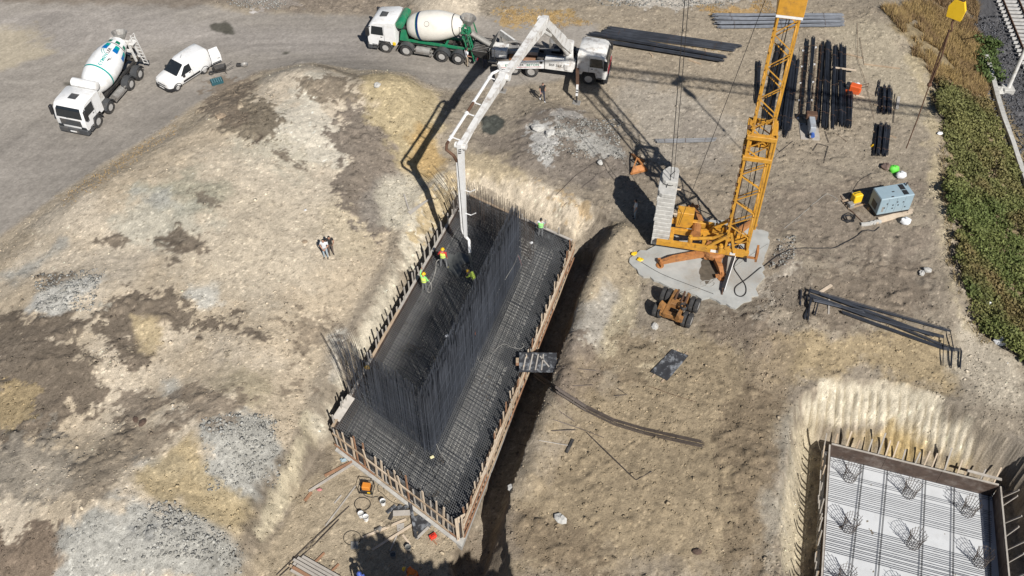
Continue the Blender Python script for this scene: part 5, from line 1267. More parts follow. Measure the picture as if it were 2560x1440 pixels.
# ---------------------------------------------------------------- steel stock lying about the yard
ORD = ['first','second','third','fourth','fifth','sixth','seventh','eighth','ninth','tenth']
bg_ = random.Random(21)
def bundle(p0, p1, rad, nb, label, group, z=.12, m=REBAR, bow=0.0, br=.02, ends=.25):
    a, b = gp(*p0), gp(*p1); rz = heading(a, b); L = (b.xy-a.xy).length
    t = thing('rebar_bundle', label, 'rebar', (a.x, a.y, a.z), rz, group)
    dzb = b.z-a.z; q = MB(); n = 0; k = 0
    while n < nb:
        rr = rad*math.sqrt((n+.5)/nb); th = n*2.39996; y, zz = rr*math.cos(th), rr*math.sin(th)*.75
        e0, e1 = bg_.uniform(-ends, ends), bg_.uniform(-ends, ends); j = bg_.uniform(-.02, .02)
        pts = []
        for i in range(5):
            u = i/4; x = e0+(L+e1-e0)*u
            gz = max(hs(a.x+math.cos(rz)*x, a.y+math.sin(rz)*x)-a.z, dzb*u)
            pts.append((x, y*(1+.25*math.sin(u*5+n))+j+bow*math.sin(math.pi*u), gz+z+rad*.75+zz))
        q.tube(pts, br, 5); n += 1
    q.build('bars', m, t, kind='stuff')
    for u in (.12, .5, .86):
        q = MB(); x = L*u; gz = max(hs(a.x+math.cos(rz)*x, a.y+math.sin(rz)*x)-a.z, dzb*u)+z+rad*.75
        yb = bow*math.sin(math.pi*u)
        q.tube([(x, yb+rad*1.2*math.cos(c), gz+rad*.95*math.sin(c)) for c in [i*math.pi/4 for i in range(9)]], .012, 4, False); q.build('tie_wire', RUST, t)
    return t
def bset(pairs, fmt, group, rad=.125, nb=26, **k):
    for i, pr in enumerate(pairs):
        kk = dict(k); 
        if len(pr) > 4: kk['z'] = pr[4]
        bundle(pr[:2], pr[2:4], rad*bg_.uniform(.9, 1.12), nb, fmt % ORD[i], group, **kk)
bset([(1788,42,2098,43),(1785,47,2100,47,.3),(1788,52,2102,51),(1790,57,2100,55,.3),(1791,62,2103,60),(1796,67,2102,64,.3),(1798,73,2104,68)],
     'blue-grey rebar bundle behind the mast by the road, %s from the back of its stack', 'rebar stack by the road behind the crane', rad=.16, nb=24, m=mat('rebar_blue_grey', (.078,.087,.105), .5, .4, var=.25))
bset([(1523,75,1848,121),(1510,81,1836,126),(1507,88,1831,131)], 'long dark rebar bundle behind the pump cab, %s from the back in the upper row', 'rebar laid behind the pump cab, upper row', rad=.15, nb=26)
bset([(1486,87,1808,148),(1476,94,1809,152,.3),(1466,101,1803,157),(1474,107,1799,161,.3)], 'long dark rebar bundle behind the pump cab, %s from the back in the lower row', 'rebar laid behind the pump cab, lower row', rad=.15, nb=26)
bset([(1897,163,1893,262),(1946,118,1912,298),(1957,121,1926,304)], 'dark rebar bundle seen through the yellow mast, %s from the left', 'rebar behind the crane mast')
bset([(1971,146,1949,323),(1978,145,1956,332,.3),(1985,147,1964,343),(1994,157,1972,329)], 'black rebar bundle just right of the mast, %s from the left of four', 'rebar bundles right of the mast')
bset([(2029,112,2014,306)], 'single tall black rebar bundle resting between wire spacer ladders%.0s', 'rebar on spacer ladders', rad=.15, nb=30, z=.5)
bset([(2057,118,2043,312),(2066,114,2053,326,.35),(2072,115,2064,323),(2083,129,2077,332,.35),(2092,135,2087,312),(2099,121,2098,318,.3),(2109,124,2106,318)], 'black rebar bundle in the widest stack near the orange machine, %s from the left', 'widest rebar stack', rad=.14, nb=28)
bset([(2120,234,2117,320),(2127,233,2124,321)], 'short black rebar bundle at the foot of the orange machine, %s of two', 'short rebar by the orange machine', rad=.12, nb=20)
bset([(2203,224,2199,285),(2208,223,2206,287,.3),(2214,226,2212,287),(2220,224,2218,288,.3),(2226,227,2224,286)], 'short dark rebar bundle in the upper pile by the embankment, %s from the left', 'upper short rebar pile', rad=.10, nb=16)
bset([(2193,319,2184,390),(2199,318,2191,392,.3),(2205,320,2198,391),(2211,318,2204,393,.3),(2217,320,2210,392),(2222,319,2215,391)], 'short dark rebar bundle in the lower pile beside the yellow helmet, %s from the left', 'lower short rebar pile', rad=.10, nb=16)
bset([(1643,355,1783,352),(1645,359,1780,357)], 'thin grey rebar bundle lying alone left of the mast, %s from the back', 'rebar left of the mast', rad=.10, nb=16, m=REBARL)
bset([(2199,205,2193,240)], 'very short thin rebar bundle lying above the upper short pile%.0s', 'thin short rebar', rad=.05, nb=8)

def plank(p0, p1, w_, th, label, m=WOOD, nm='plank', cat='plank', z=0.0, group=None):
    a, b = gp(*p0), gp(*p1); rz = heading(a, b); L = (b-a).length
    q = MB(); q.hexa([(0, -w_/2, z), (L, -w_/2, z+b.z-a.z), (L, w_/2, z+b.z-a.z), (0, w_/2, z), (0, -w_/2, z+th), (L, -w_/2, z+th+b.z-a.z), (L, w_/2, z+th+b.z-a.z), (0, w_/2, z+th)])
    o = q.build(nm, m); o.location = a+V((0, 0, .01)); o.rotation_euler = (0, 0, rz); return tag(o, label, cat, group)
for (p0, p1, w_, lb, m_) in [
    ((2112,134),(2155,146),.10,'narrow timber strip poking out right of the widest rebar stack', WOOD),
    ((2160,161),(2249,172),.10,'long narrow timber batten lying on bare ground toward the embankment', WOOD),
    ((2077,180),(2137,188),.14,'pale timber batten lying across the widest rebar stack', WOODP),
    ((2140,240),(2160,245),.14,'short pale timber offcut below the orange machine', WOODP),
    ((2247,243),(2242,274),.22,'grey weathered board beside the upper short rebar pile', WOODG),
    ((1936,297),(1966,300),.14,'pale bearer under the bundles right of the mast, lower end', WOODP),
    ((1950,243),(1968,246),.14,'short pale bearer under the bundles right of the mast, middle', WOODP),
    ((2183,330),(2240,345),.10,'wood bearer under the lower short rebar pile', WOOD),
    ((2185,262),(2234,276),.10,'wood bearer under the upper short rebar pile', WOOD),
    ((1764,124),(1768,140),.13,'wood bearer sticking out below the upper row behind the pump cab', WOOD),
    ((1721,150),(1752,161),.12,'wood bearer sticking out below the lower row behind the pump cab', WOOD),
    ((1625,133),(1632,142),.12,'small wood bearer at the middle of the lower row behind the pump cab', WOOD),
    ((2008,296),(2054,303),.13,'pale bearer at the lower end of the spacer ladders', WOODP),
    ((2050,732),(2078,714),.20,'short pinkish timber lying above the bent bar bundle', WOODP),
    ((2073,738),(2071,786),.10,'thin timber under the left end of the bent bars', WOODG),
    ((1010,487),(1022,524),.10,'thin batten lying on the bank left of the pump boom', WOODG)]:
    zz = .0
    plank(p0, p1, w_, .07, lb, m_, z=.42 if 'across the widest' in lb else zz, nm='batten' if 'batten' in lb else 'bearer' if 'bearer' in lb else 'plank', cat='timber', group='loose timbers in the yard')
# wire spacer ladders either side of the single bundle
for k, (pts, lb) in enumerate(((((2008,128),(2018,131),(2006,300),(1995,297)), 'rusty wire spacer ladder left of the single tall rebar bundle'), (((2040,120),(2050,123),(2036,302),(2026,300)), 'rusty wire spacer ladder right of the single tall rebar bundle'))):
    a, b, c, d_ = [gp(*p) for p in pts]; t = thing('spacer_ladder', lb, 'spacer', a, 0, 'wire spacer ladders')
    for s_, e_ in ((a, d_), (b, c)):
        for z in (.08, .5): q = MB(); q.tube([s_-a+V((0, 0, z)), e_-a+V((0, 0, z))], .014, 4); q.build('rail_wire', RUST, t)
    for i in range(9):
        u = i/8; p_, r_ = a.lerp(d_, u)-a, b.lerp(c, u)-a; q = MB(); q.tube([p_+V((-.3, 0, .02)), p_+V((0, 0, .5)), r_+V((0, 0, .5)), r_+V((.3, 0, .02))], .014, 4); q.build('spacer_wire', RUST, t)
        if i % 2 == 0: q = MB(); q.box(p_.x-.1, p_.x+.06, p_.y-.06, p_.y+.06, p_.z, p_.z+.1); q.build('spacer_block', WHITEBAG, t)
# bar bender
a = gp(2024, 322); t = thing('bar_bender', 'grey bar bending machine with a blue motor at the foot of the spacer ladders', 'machine', a, R(84))
q = MB(); q.box(-1.1, .35, -.22, .22, .35, 1.0, .04); q.build('body', mat('pale_blue_grey_paint', (.33,.36,.39), .55, var=.2, dirt=(.22,.18,.14), dirt_amt=.7), t)
q = MB(); q.box(.2, .75, -.4, .4, .7, 1.12, .04); q.build('bending_table', RUST, t)
q = MB(); q.lathe([(0, .15), (.3, .15), (.34, .1)], 12, Matrix.Translation((-1.5, 0, .5))); q.build('motor', BLUEPL, t)
for x in (-.9, .4):
    for y in (-.2, .2): q = MB(); q.box(x-.05, x+.05, y-.05, y+.05, -.05, .4); q.build('leg', CHASSIS, t)
q = MB(); q.box(-1.3, .6, -.65, .75, -.02, .04); q.build('base_board', WOODG, t)

# bent bars right of the pad
def polybars(lines, n, sp, label, m, br=.022, name='bent_rebar', cat='rebar', group=None, jit=.03, zl=None, nm='bar'):
    pts = [[gp(x, y)+V((0, 0, .06+(zl[i][j] if zl else 0))) for j, (x, y) in enumerate(l)] for i, l in enumerate(lines)]
    o_ = pts[0][0]; t = thing(name, label, cat, o_, 0, group)
    for l in pts:
        q = MB()
        for k in range(n):
            o2 = V((bg_.uniform(-jit, jit), bg_.uniform(-jit, jit)+(k-(n-1)/2)*sp, abs(bg_.gauss(0, .02))+.02*(k % 3)))
            q.tube([p-o_+o2 for p in l], br, 5)
        q.build(nm, m, t, kind='stuff' if n > 1 else None)
    return t
polybars([[(2024,731),(2113,760)],[(2024,735),(2190,784),(2372,834),(2384,878)],[(2021,749),(2184,806),(2356,850),(2356,915)],[(2030,760),(2158,788),(2353,866),(2377,876),(2376,920)],[(2104,786),(2359,876),(2402,880),(2399,922)],
          [(2024,731),(2012,762)],[(2002,729),(2000,765)],[(2022,756),(2019,802)],[(2028,752),(2010,798)],[(2046,752),(2036,790)],[(2046,744),(2200,800),(2330,846)]], 6, .035,
         'long black rebar bundle with both ends bent, lying right of the concrete pad', REBAR, group=None, zl=[[.1,.0],[.25,.3,.2,.05],[.35,.25,.2,.02],[.3,.2,.1,.15,.02],[.15,.1,.1,.02],[.3,.0],[.05,.02],[.4,.02],[.3,.0],[.2,.0],[.3,.3,.15]])
# fan of thin bars sagging out of the trench
polybars([[(1330,944),(1391,984),(1464,1025),(1537,1059),(1610,1080),(1683,1097),(1756,1112)]], 14, .035, 'curved sheaf of thin brown rebar running from the trench across the soil', mat('brown_steel', (.075,.058,.048), .6, .3, var=.3), br=.02, zl=[[.5,.35,.15,.08,.05,.05,.02]], name='curved_rebar', jit=.10)
# single bars dropped on the soil
Z3 = lambda pts: [(1260+x/3.428, 820+y/3.428) for x, y in pts]
for pts, lb in [
    (Z3([(375,465),(590,500),(755,490)]), 'thin bar with a slight bend lying just above the curved sheaf'),
    (Z3([(970,525),(1050,580),(945,590)]), 'short bar bent into a narrow hook on open soil below the walkway'),
    (Z3([(215,540),(380,660),(600,810)]), 'straight bar slanting from the trench edge down toward the crossing bars'),
    (Z3([(180,730),(430,790),(650,865),(860,945)]), 'long thin bar crossing another near the trench, below the curved sheaf'),
    (Z3([(410,890),(620,880)]), 'short level bar lying above the squeegee'),
    (Z3([(130,1005),(430,1060)]), 'bar lying below the squeegee handle, half in the trench shadow'),
    (Z3([(710,900),(1135,1310),(1270,1235)]), 'long dark bar bent into a wide V, lowest on the soil'),
    (Z3([(500,340),(790,370)]), 'rusty bar lying right of the walkway bearers'),
    (Z3([(1230,500),(1450,580),(1640,640)]), 'fine wire lying below the dark plywood sheet'),
    ([(1931,363),(1949,381),(1982,354)], 'bar bent into a V on the ground below the bundles right of the mast'),
    ([(2027,371),(2032,379),(2043,361),(2070,368),(2058,410)], 'bar bent several times lying below the bar bender'),
    ([(2063,330),(2072,358)], 'short bar lying right of the bar bender'),
    ([(2085,333),(2117,355)], 'straight wire lying below the widest rebar stack'),
    ([(2143,59),(2143,149),(2164,208),(2185,299)], 'long wavy wire running down the bare ground toward the embankment'),
    ([(2150,95),(2160,160)], 'short wire beside the long wavy wire'),
    ([(2237,236),(2233,309)], 'rusty bar lying between the short piles and the embankment'),
    ([(1390,490),(1440,440),(1500,400)], 'left of two loose bars leaning up the pit bank behind the footing'),
    ([(1405,520),(1460,465),(1515,425)], 'right of two loose bars leaning up the pit bank behind the footing'),
    ([(692,1440),(780,1357),(874,1268)], 'upper of two long bars on the lower work floor beside the timber stack'),
    ([(700,1444),(790,1362),(848,1302)], 'lower of two long bars on the lower work floor beside the timber stack')]:
    polybars([pts], 1, 0, lb, REBARB if 'wire' not in lb else RUST, br=.024 if 'wire' not in lb else .014, name='loose_bar', cat='bar', group='loose bars on the ground')
# squeegee
a = gp(*Z3([(545,1015)])[0]); h = gp(*Z3([(300,970)])[0]); t = thing('squeegee', 'long handled wooden squeegee lying on the soil by the trench', 'tool', a)
q = MB(); q.tube([(0, 0, .12), h-a+V((0, 0, .08))], .022, 6); q.build('handle', WOODG, t)
e0, e1 = gp(*Z3([(535,1078)])[0])-a, gp(*Z3([(592,962)])[0])-a
q = MB(); q.beam(e0+V((0, 0, .1)), e1+V((0, 0, .1)), .16, .05); q.build('blade', CHASSIS, t)

# dark plywood sheets
def board(corners, label, m=FORMPLY, th=.03, z=.1, nm='plywood_sheet', cat='board', bearers=True):
    c = [gp(*p) for p in corners]; o_ = sum(c, V((0, 0, 0)))/4; zt = max(p.z for p in c)+z
    t = thing(nm, label, cat, o_); k = [V((p.x-o_.x, p.y-o_.y, p.z*.5+zt*.5-o_.z)) for p in c]
    nrm_ = (k[1]-k[0]).cross(k[3]-k[0])
    if nrm_.z < 0: k = k[::-1]
    MB().hexa(k+[p+V((0, 0, th)) for p in k]).build('sheet', m, t)
    if bearers:
        e = (k[1]-k[0]); f_ = (k[3]-k[0])
        if e.length < f_.length: k = k[1:]+k[:1]
        for u in (.2, .75):
            s_ = k[0].lerp(k[3], u); g_ = k[1].lerp(k[2], u); d_ = (g_-s_).normalized()*.25
            q = MB(); q.beam(s_-d_-V((0, 0, .07)), g_+d_-V((0, 0, .07)), .1, .1); q.build('bearer', WOOD, t)
    return t
board([(1680,875),(1721,891),(1668,953),(1626,932)], 'dark plywood sheet streaked with pale cement, lying alone on open soil')
board([(1019,531),(1073,500),(1077,505),(1026,539)], 'narrow grey board lying on the bank left of the boom hose', WOODG, .04, .05, 'board', bearers=False)
BOGIE = mat('dirty_bogie_paint', (.30,.145,.045), .7, .1, var=.25, dirt=(.09,.06,.04), dirt_amt=.9, dirt_scale=2.8)
# ---------------------------------------------------------------- plant and clutter
# wheeled axle set
w1, w2, w3, w4 = [G(x, y, .1) for x, y in ((1661,752),(1733,780),(1643,792),(1717,815))]
c_ = (w1+w2+w3+w4)/4; ax = (w2-w1+w4-w3).normalized(); rz = math.atan2(ax.y, ax.x)
bog = thing('axle_bogie', 'rusty orange twin-axle bogie with eight black tyres below the concrete pad', 'axle set', (c_.x, c_.y, hs(c_.x, c_.y)), rz-R(90))
hw = (w2-w1).length/2; ha = ((w1-w3).length+(w2-w4).length)/4
for x in (ha, -ha):
    for s in (-1, 1):
        for k in (0, .33): wheel(bog, x, s*(hw+.12-k), .50, .27)
    q = MB(); q.tube([(x, -hw, .5), (x, hw, .5)], .11, 8); q.build('axle', BOGIE, bog)
q = MB()
for y in (-.42, .42): q.hexa([(-ha-.5, y-.1, .55), (ha+.5, y-.1, .55), (ha+.5, y+.1, .55), (-ha-.5, y+.1, .55), (-ha-.4, y-.1, .9), (ha+.6, y-.1, 1.0), (ha+.6, y+.1, 1.0), (-ha-.4, y+.1, .9)])
q.box(-.25, .25, -.4, .4, .6, .98, .03); q.box(ha+.2, ha+.5, -.75, .75, .6, .95, .03); q.build('frame', BOGIE, bog)
q = MB(); q.hexa([(ha+.2, .35, .9), (ha+.6, .3, .9), (ha+.6, .6, .9), (ha+.2, .6, .9), (ha+.5, .4, 1.5), (ha+.75, .4, 1.45), (ha+.75, .5, 1.45), (ha+.5, .5, 1.5)]); q.build('bracket', BOGIE, bog)
q = MB(); q.hexa([(ha-.3, -.9, .85), (ha+.3, -.95, .85), (ha+.3, -.5, .85), (ha-.3, -.5, .85), (ha-.1, -.85, 1.35), (ha+.2, -.9, 1.35), (ha+.2, -.8, 1.35), (ha-.1, -.8, 1.35)]); q.build('bracket', BOGIE, bog)
for y in (-.3, .1, .35):
    q = MB(); q.tube([(-ha-.5, y, .8), (-.1, y+.1, 1.05)], .07, 6); q.build('brake_chamber', RUST, bog)
q = MB(); q.tube([(.35+.22*math.cos(i*.7), .5+.22*math.sin(i*.7), 1.06+.01*i) for i in range(28)], .03, 5); q.build('hose_coil', HOSE, bog)

# orange frame of tube lying left of the ballast
b0, b1, b2, ap = gp(1578,387), gp(1618,428), gp(1577,438), gp(1590,420)
t = thing('pyramid_frame', 'rusty orange tube frame shaped like a pyramid, lying by the crane shadow', 'frame', b0)
top = V((ap.x-b0.x, ap.y-b0.y, .9)); K = [b0-b0, b1-b0, b2-b0, gp(1610,405)-b0]; K = [k+V((0, 0, .1)) for k in K]
for i in range(4): q = MB(); q.beam(K[i], K[(i+1) % 4], .10, .10); q.build('base_tube', RUSTY, t)
for k in K: q = MB(); q.beam(k, top, .08, .08); q.build('stay_tube', RUSTY, t)
q = MB(); q.hexa([K[1], K[2], K[2].lerp(top, .45), K[1].lerp(top, .45)]+[p+V((.03, .03, .02)) for p in (K[1], K[2], K[2].lerp(top, .45), K[1].lerp(top, .45))]); q.build('plate', RUSTY, t)

# generator by the embankment
fl, fr_, bk = gp(2188,546), gp(2271,529), gp(2169,517)
rz = heading(fl, fr_); L = (fr_-fl).length; W_ = 1.25
gen = thing('generator', 'big blue-grey enclosed generator set on timber beside the green embankment', 'generator', (fl.x, fl.y, fl.z), rz)
q = MB(); q.box(.02, L-.02, .02, W_, .16, .34); q.build('skid', BLACKP, gen)
q = MB(); q.box(0, L, 0, W_, .34, 1.72, .03); q.build('enclosure', GENGREY, gen)
q = MB(); q.box(.03, L-.03, .04, W_-.04, 1.72, 1.75, .01); q.build('roof', GENGREY, gen)
for x0, x1, y0, y1 in ((L-.75, L-.38, .62, W_-.12), (L-.75, L-.38, .12, .55)):
    q = MB(); q.box(x0, x1, y0, y1, 1.75, 1.765)
    for k in range(5): q.box(x0+.03, x1-.03, y0+.03+(y1-y0)*k/5.4, y0+.07+(y1-y0)*k/5.4, 1.765, 1.775)
    q.build('vent_grille', BLACKP, gen)
for x in (L*.25, L*.5, L*.75):
    q = MB(); q.box(x-.006, x+.006, -.004, .0, .38, 1.68); q.build('door_seam', GREYP, gen)
for x, z in ((.42, .9), (.55, 1.25), (1.05, .75), (1.02, 1.05), (1.3, 1.28), (1.42, .98), (1.75, 1.2), (2.0, .7)):
    if x < L-.1: q = MB(); q.box(x-.05, x+.05, -.02, -.001, z-.05, z+.05, .008); q.build('latch', BLACKP, gen)
q = MB(); q.box(.25, .40, -.006, -.001, .55, 1.0); q.build('warning_plate', GREYMETAL, gen)
for x, y in ((L*.35, .05), (L*.45, .5), (L*.8, .45)): q = MB(); q.box(x-.09, x+.09, y+.02, y+.09, 1.75, 1.79, .01); q.build('lifting_point', BLACKP, gen)
q = MB(); q.tube([(L-.2, W_-.3, 1.75), (L-.2, W_-.3, 1.95), (L-.1, W_-.3, 2.0)], .05, 8); q.build('exhaust', CHASSIS, gen)
q = MB(); q.box(-.015, -.001, .3, .9, .5, 1.1); q.build('control_door', GREYP, gen)
for i, (x0, y0, x1, y1) in enumerate(((-.2,-.45,L+.25,-.12),(.1,-.2,L+.4,.1),(-.1,.9,L+.2,.85))):
    q = MB(); q.beam((x0, y0, .08), (x1, y1, .08), .2, .14); o = q.build('timber_skid', WOODP if i < 2 else WOOD); o.location = fl; o.rotation_euler = (0, 0, rz)
    tag(o, ('front', 'middle', 'rear')[i]+' timber skid laid under the blue-grey generator', 'timber', 'timbers under the generator')
for i, (x, y) in enumerate([(2158,563),(2168,562),(2177,560),(2186,558),(2196,556)]):
    p = gp(x, y); q = MB(); q.box(-.17, .17, -.11, .11, 0, .18, .02); o = q.build('concrete_block', CONC); o.location = p; o.rotation_euler = (0, 0, rz+bg_.uniform(-.3, .3))
    tag(o, 'small pale concrete block below the generator, %s from the left' % ORD[i], 'block', 'concrete blocks by the generator')
# welding set
p = gp(2138, 506); t = thing('welding_set', 'bright yellow welding set on a wooden pallet left of the generator', 'machine', p, R(20))
q = MB(); q.box(-.33, .33, -.24, .24, .18, .82, .05); q.build('case', YELLOWB, t)
q = MB(); q.tube([(-.25, 0, .82), (-.25, 0, .92), (.25, 0, .92), (.25, 0, .82)], .02, 6); q.build('handle', BLACKP, t)
q = MB(); q.box(-.8, -.42, -.5, -.1, .1, .4, .03); q.build('battery', GREYMETAL, t)
for y in (-.42, -.15, .12, .35): q = MB(); q.beam((-.85, y, .07), (.5, y, .07), .14, .04); q.build('pallet_slat', WOOD, t)
def cable(pts, label, r=.025, m=HOSE, cat='cable', z=.03, name='cable', group=None):
    P = [gp(x, y) for x, y in pts]; o_ = P[0]; out = []
    for i in range(len(P)-1):
        p0, p1, p2, p3 = P[max(i-1, 0)], P[i], P[i+1], P[min(i+2, len(P)-1)]
        for k in range(5):
            u = k/5; c = .5*((2*p1)+(p2-p0)*u+(2*p0-5*p1+4*p2-p3)*u*u+(3*p1-p0-3*p2+p3)*u**3)
            onp = sdist(np.array([c.x]), np.array([c.y]), PAD)[0] < -.1
            out.append(V((c.x, c.y, max(hs(c.x, c.y), padz if onp else -99)+z)))
    out.append(P[-1]+V((0, 0, z)))
    q = MB(); q.tube([c-o_ for c in out], r, 6); o = q.build(name, m, None, True); o.location = o_; return tag(o, label, cat, group)
cg = 'cables on the ground'
cable([(2198,568),(2185,578),(2164,577),(2130,598),(2088,619),(2060,621),(1975,625),(1921,657),(1867,701),(1838,722),(1838,740),(1852,746),(1863,737),(1862,718),(1848,697),(1834,675),(1838,660),(1849,647),(1859,632),(1852,620),(1838,616)], 'long black power cable looping over the concrete pad to the generator', .035, group=cg)
cable([(1960,572),(2010,531),(2059,490),(2075,488),(2094,500),(2086,506)], 'pale cord running from the pad up to the welding set', .016, PALECORD, group=cg)
cable([(1925,611),(1880,640),(1830,676),(1790,700),(1770,715),(1750,712),(1765,706),(1785,712),(1775,722),(1750,716),(1762,720),(1700,735)], 'thin pale cord tangled on the concrete pad', .016, PALECORD, group=cg)
cable([(2101,490),(2120,520),(2145,545),(2165,565)], 'rusty bar-like cable leading from the welding set to the blocks', .03, RUST, group=cg)
cable([(2122,493),(2130,480),(2145,455),(2163,442),(2200,430)], 'thin dark cable curving up from the welding set to the bags', .014, group=cg)
cable([(1590,652),(1650,688),(1720,716),(1790,742)], 'dark rope stretched along the front edge of the pad', .014, group=cg)
rc = random.Random(4)
cable([(2123+math.cos(i*.9)*rc.uniform(5, 21), 546+math.sin(i*.9)*rc.uniform(4, 14)) for i in range(44)], 'heap of black cable coiled left of the generator', .026, z=.05, group=cg)
# bags
def sack(px, py, r, label, m, sq=(1, .8, .7)):
    p = gp(px, py); q = MB(); n, mm = 10, 7; rs = random.Random(px)
    q.ball((0, 0, r*sq[2]*.8), r, n, mm, sq); q.v = [(x+rs.uniform(-.12, .12)*r, y+rs.uniform(-.12, .12)*r, max(0, z+rs.uniform(-.12, .12)*r)) for x, y, z in q.v]
    q.tube([(0, 0, r*sq[2]*1.5), (.05*r, .05*r, r*sq[2]*1.9)], [r*.22, r*.3], 6)
    o = q.build('sack', m, None, True); o.location = p; return tag(o, label, 'sack', 'sacks dropped on the ground')
sack(2214,422,.38,'brown and grey sack at the left of the three by the embankment', mat('brown_sack', (.16,.11,.09), .8, var=.4, dirt=(.5,.45,.4), dirt_amt=.6))
sack(2233,428,.38,'bright green sack between the brown and the white sack', GREENBAG)
sack(2251,443,.38,'white sack at the right of the three by the embankment', WHITEBAG)
sack(2262,558,.38,'white sack beside the timber under the generator', WHITEBAG)
sack(2142,214,.22,'small white sack behind the orange machine', WHITEBAG)
sack(2500,858,.42,'white sack at the foot of the shrubs, lower right', WHITEBAG, (1.2, .8, .7))
# orange compactor
p = gp(2131, 230); t = thing('plate_compactor', 'orange plate compactor beside the widest rebar stack', 'machine', p, R(-25))
q = MB(); q.hexa([(-.5, -.3, .05), (.5, -.3, .05), (.5, .3, .05), (-.5, .3, .05), (-.6, -.3, .3), (.6, -.3, .3), (.6, .3, .3), (-.6, .3, .3)]); q.build('base_plate', ORANGE, t)
q = MB(); q.box(-.3, .55, -.28, .28, .3, .72, .06); q.build('engine_cover', ORANGE, t)
q = MB(); q.box(-.6, -.32, -.3, .3, .3, .66, .05); q.build('engine', BLACKP, t)
q = MB(); q.tube([(.4, -.2, .6), (1.0, -.2, 1.0), (1.0, .2, 1.0), (.4, .2, .6)], .022, 6); q.build('handle', RUST, t)
def hard_hat(px, py, label, dz=.02):
    p = gp(px, py); q = MB(); q.lathe([(0, .15), (.02, .19), (.03, .14), (.08, .135), (.13, .10), (.155, .04)], 12, Matrix.Rotation(R(-90), 4, 'Y')); o = q.build('hard_hat', HELMET, None, True); o.location = p+V((0, 0, dz)); return tag(o, label, 'helmet', 'yellow helmets left about')
hard_hat(2183, 366, 'yellow helmet lying by the lower short rebar pile')
o = hard_hat(920, 917, 'yellow helmet hung on the left formwork by the wall bars'); q_ = G(919, 918, .35); o.location = q_
# wheelbarrow, crate, bucket by the road
p = gp(553, 183); t = thing('wheelbarrow', 'muddy grey wheelbarrow behind the white van', 'wheelbarrow', p, R(200))
q = MB(); q.loft([[(-.35, -.22, .35), (.35, -.2, .3), (.35, .2, .3), (-.35, .22, .35)], [(-.5, -.34, .62), (.55, -.33, .6), (.55, .33, .6), (-.5, .34, .62)], [(-.47, -.31, .62), (.52, -.30, .6), (.52, .30, .6), (-.47, .31, .62)], [(-.33, -.2, .38), (.33, -.18, .33), (.33, .18, .33), (-.33, .2, .38)]]); q.build('tray', CHASSIS, t)
for s in (-1, 1):
    q = MB(); q.tube([(.75, s*.08, .2), (0, s*.24, .34), (-.65, s*.3, .45), (-1.05, s*.32, .62)], .022, 6); q.build('handle', CHASSIS, t)
    q = MB(); q.tube([(-.3, s*.25, .38), (-.42, s*.27, 0)], .02, 6); q.build('leg', CHASSIS, t)
a_, b_ = wheel_meshes(.2, .09); piece('wheel', a_, t, (.75, 0, .2))
p = gp(543, 207); t = thing('bottle_crate', 'small teal crate of bottles at the road edge behind the van', 'crate', p, R(25))
q = MB(); q.box(-.45, .45, -.3, .3, 0, .06)
for y in (-.3, .3): q.box(-.45, .45, y-.015, y+.015, .06, .26)
for x in (-.45, .45): q.box(x-.015, x+.015, -.285, .285, .06, .26)
q.build('tray', mat('teal_plastic', (.025,.09,.11), .5), t)
bq = MB(); bq.lathe([(0, .06), (.2, .06), (.26, .025), (.32, .025)], 8, Matrix.Rotation(R(-90), 4, 'Y')); bme = bq.mesh('bottle', mat('pale_teal_bottle', (.10,.20,.23), .3))
for i in range(5):
    for j in range(3): piece('bottle', bme, t, (-.34+.17*i, -.18+.18*j, .06))
p = gp(612, 165); t = thing('mixing_pan', 'small dull pan and motor left at the road edge beyond the wheelbarrow', 'tool', p)
q = MB(); q.lathe([(0, .2), (.16, .3), (.15, .26), (.03, .16)], 12, Matrix.Rotation(R(-90), 4, 'Y'), False); q.build('pan', GREYMETAL, t)
q = MB(); q.box(-.65, -.3, -.15, .15, 0, .22, .04); q.build('motor', CHASSIS, t)

# lower work floor
Z4 = lambda pts: [(680+x/4.235, 1100+y/4.235) for x, y in pts]
def z4(x, y): return (680+x/4.235, 1100+y/4.235)
p = gp(*z4(1005, 530)); t = thing('small_generator', 'small orange generator in a black tube frame on the lower work floor', 'generator', p, R(-8))
q = MB(); q.box(-.24, .24, -.18, .2, .25, .55, .04); q.build('fuel_tank', ORANGE if 0 else mat('amber_paint', (.66,.24,.035), .4, var=.1, dirt=(.1,.06,.03), dirt_amt=.5), t)
q = MB(); q.box(-.3, .3, -.24, .24, .06, .25, .02); q.build('engine', BLACKP, t)
for s in (-1, 1):
    q = MB(); q.tube([(s*.38, -.3, .02), (s*.38, -.3, .6), (s*.38, .3, .6), (s*.38, .3, .02), (s*.38, -.3, .02)], .022, 6); q.build('tube_frame', BLACKP, t)
q = MB(); q.tube([(-.38, .3, .6), (.38, .3, .6)], .022, 6); q.tube([(-.38, -.3, .1), (.38, -.3, .1)], .022, 6); q.build('cross_tube', BLACKP, t)
q = MB(); q.box(.1, .26, -.27, -.24, .1, .2); q.build('control_panel', YELLOWB, t)
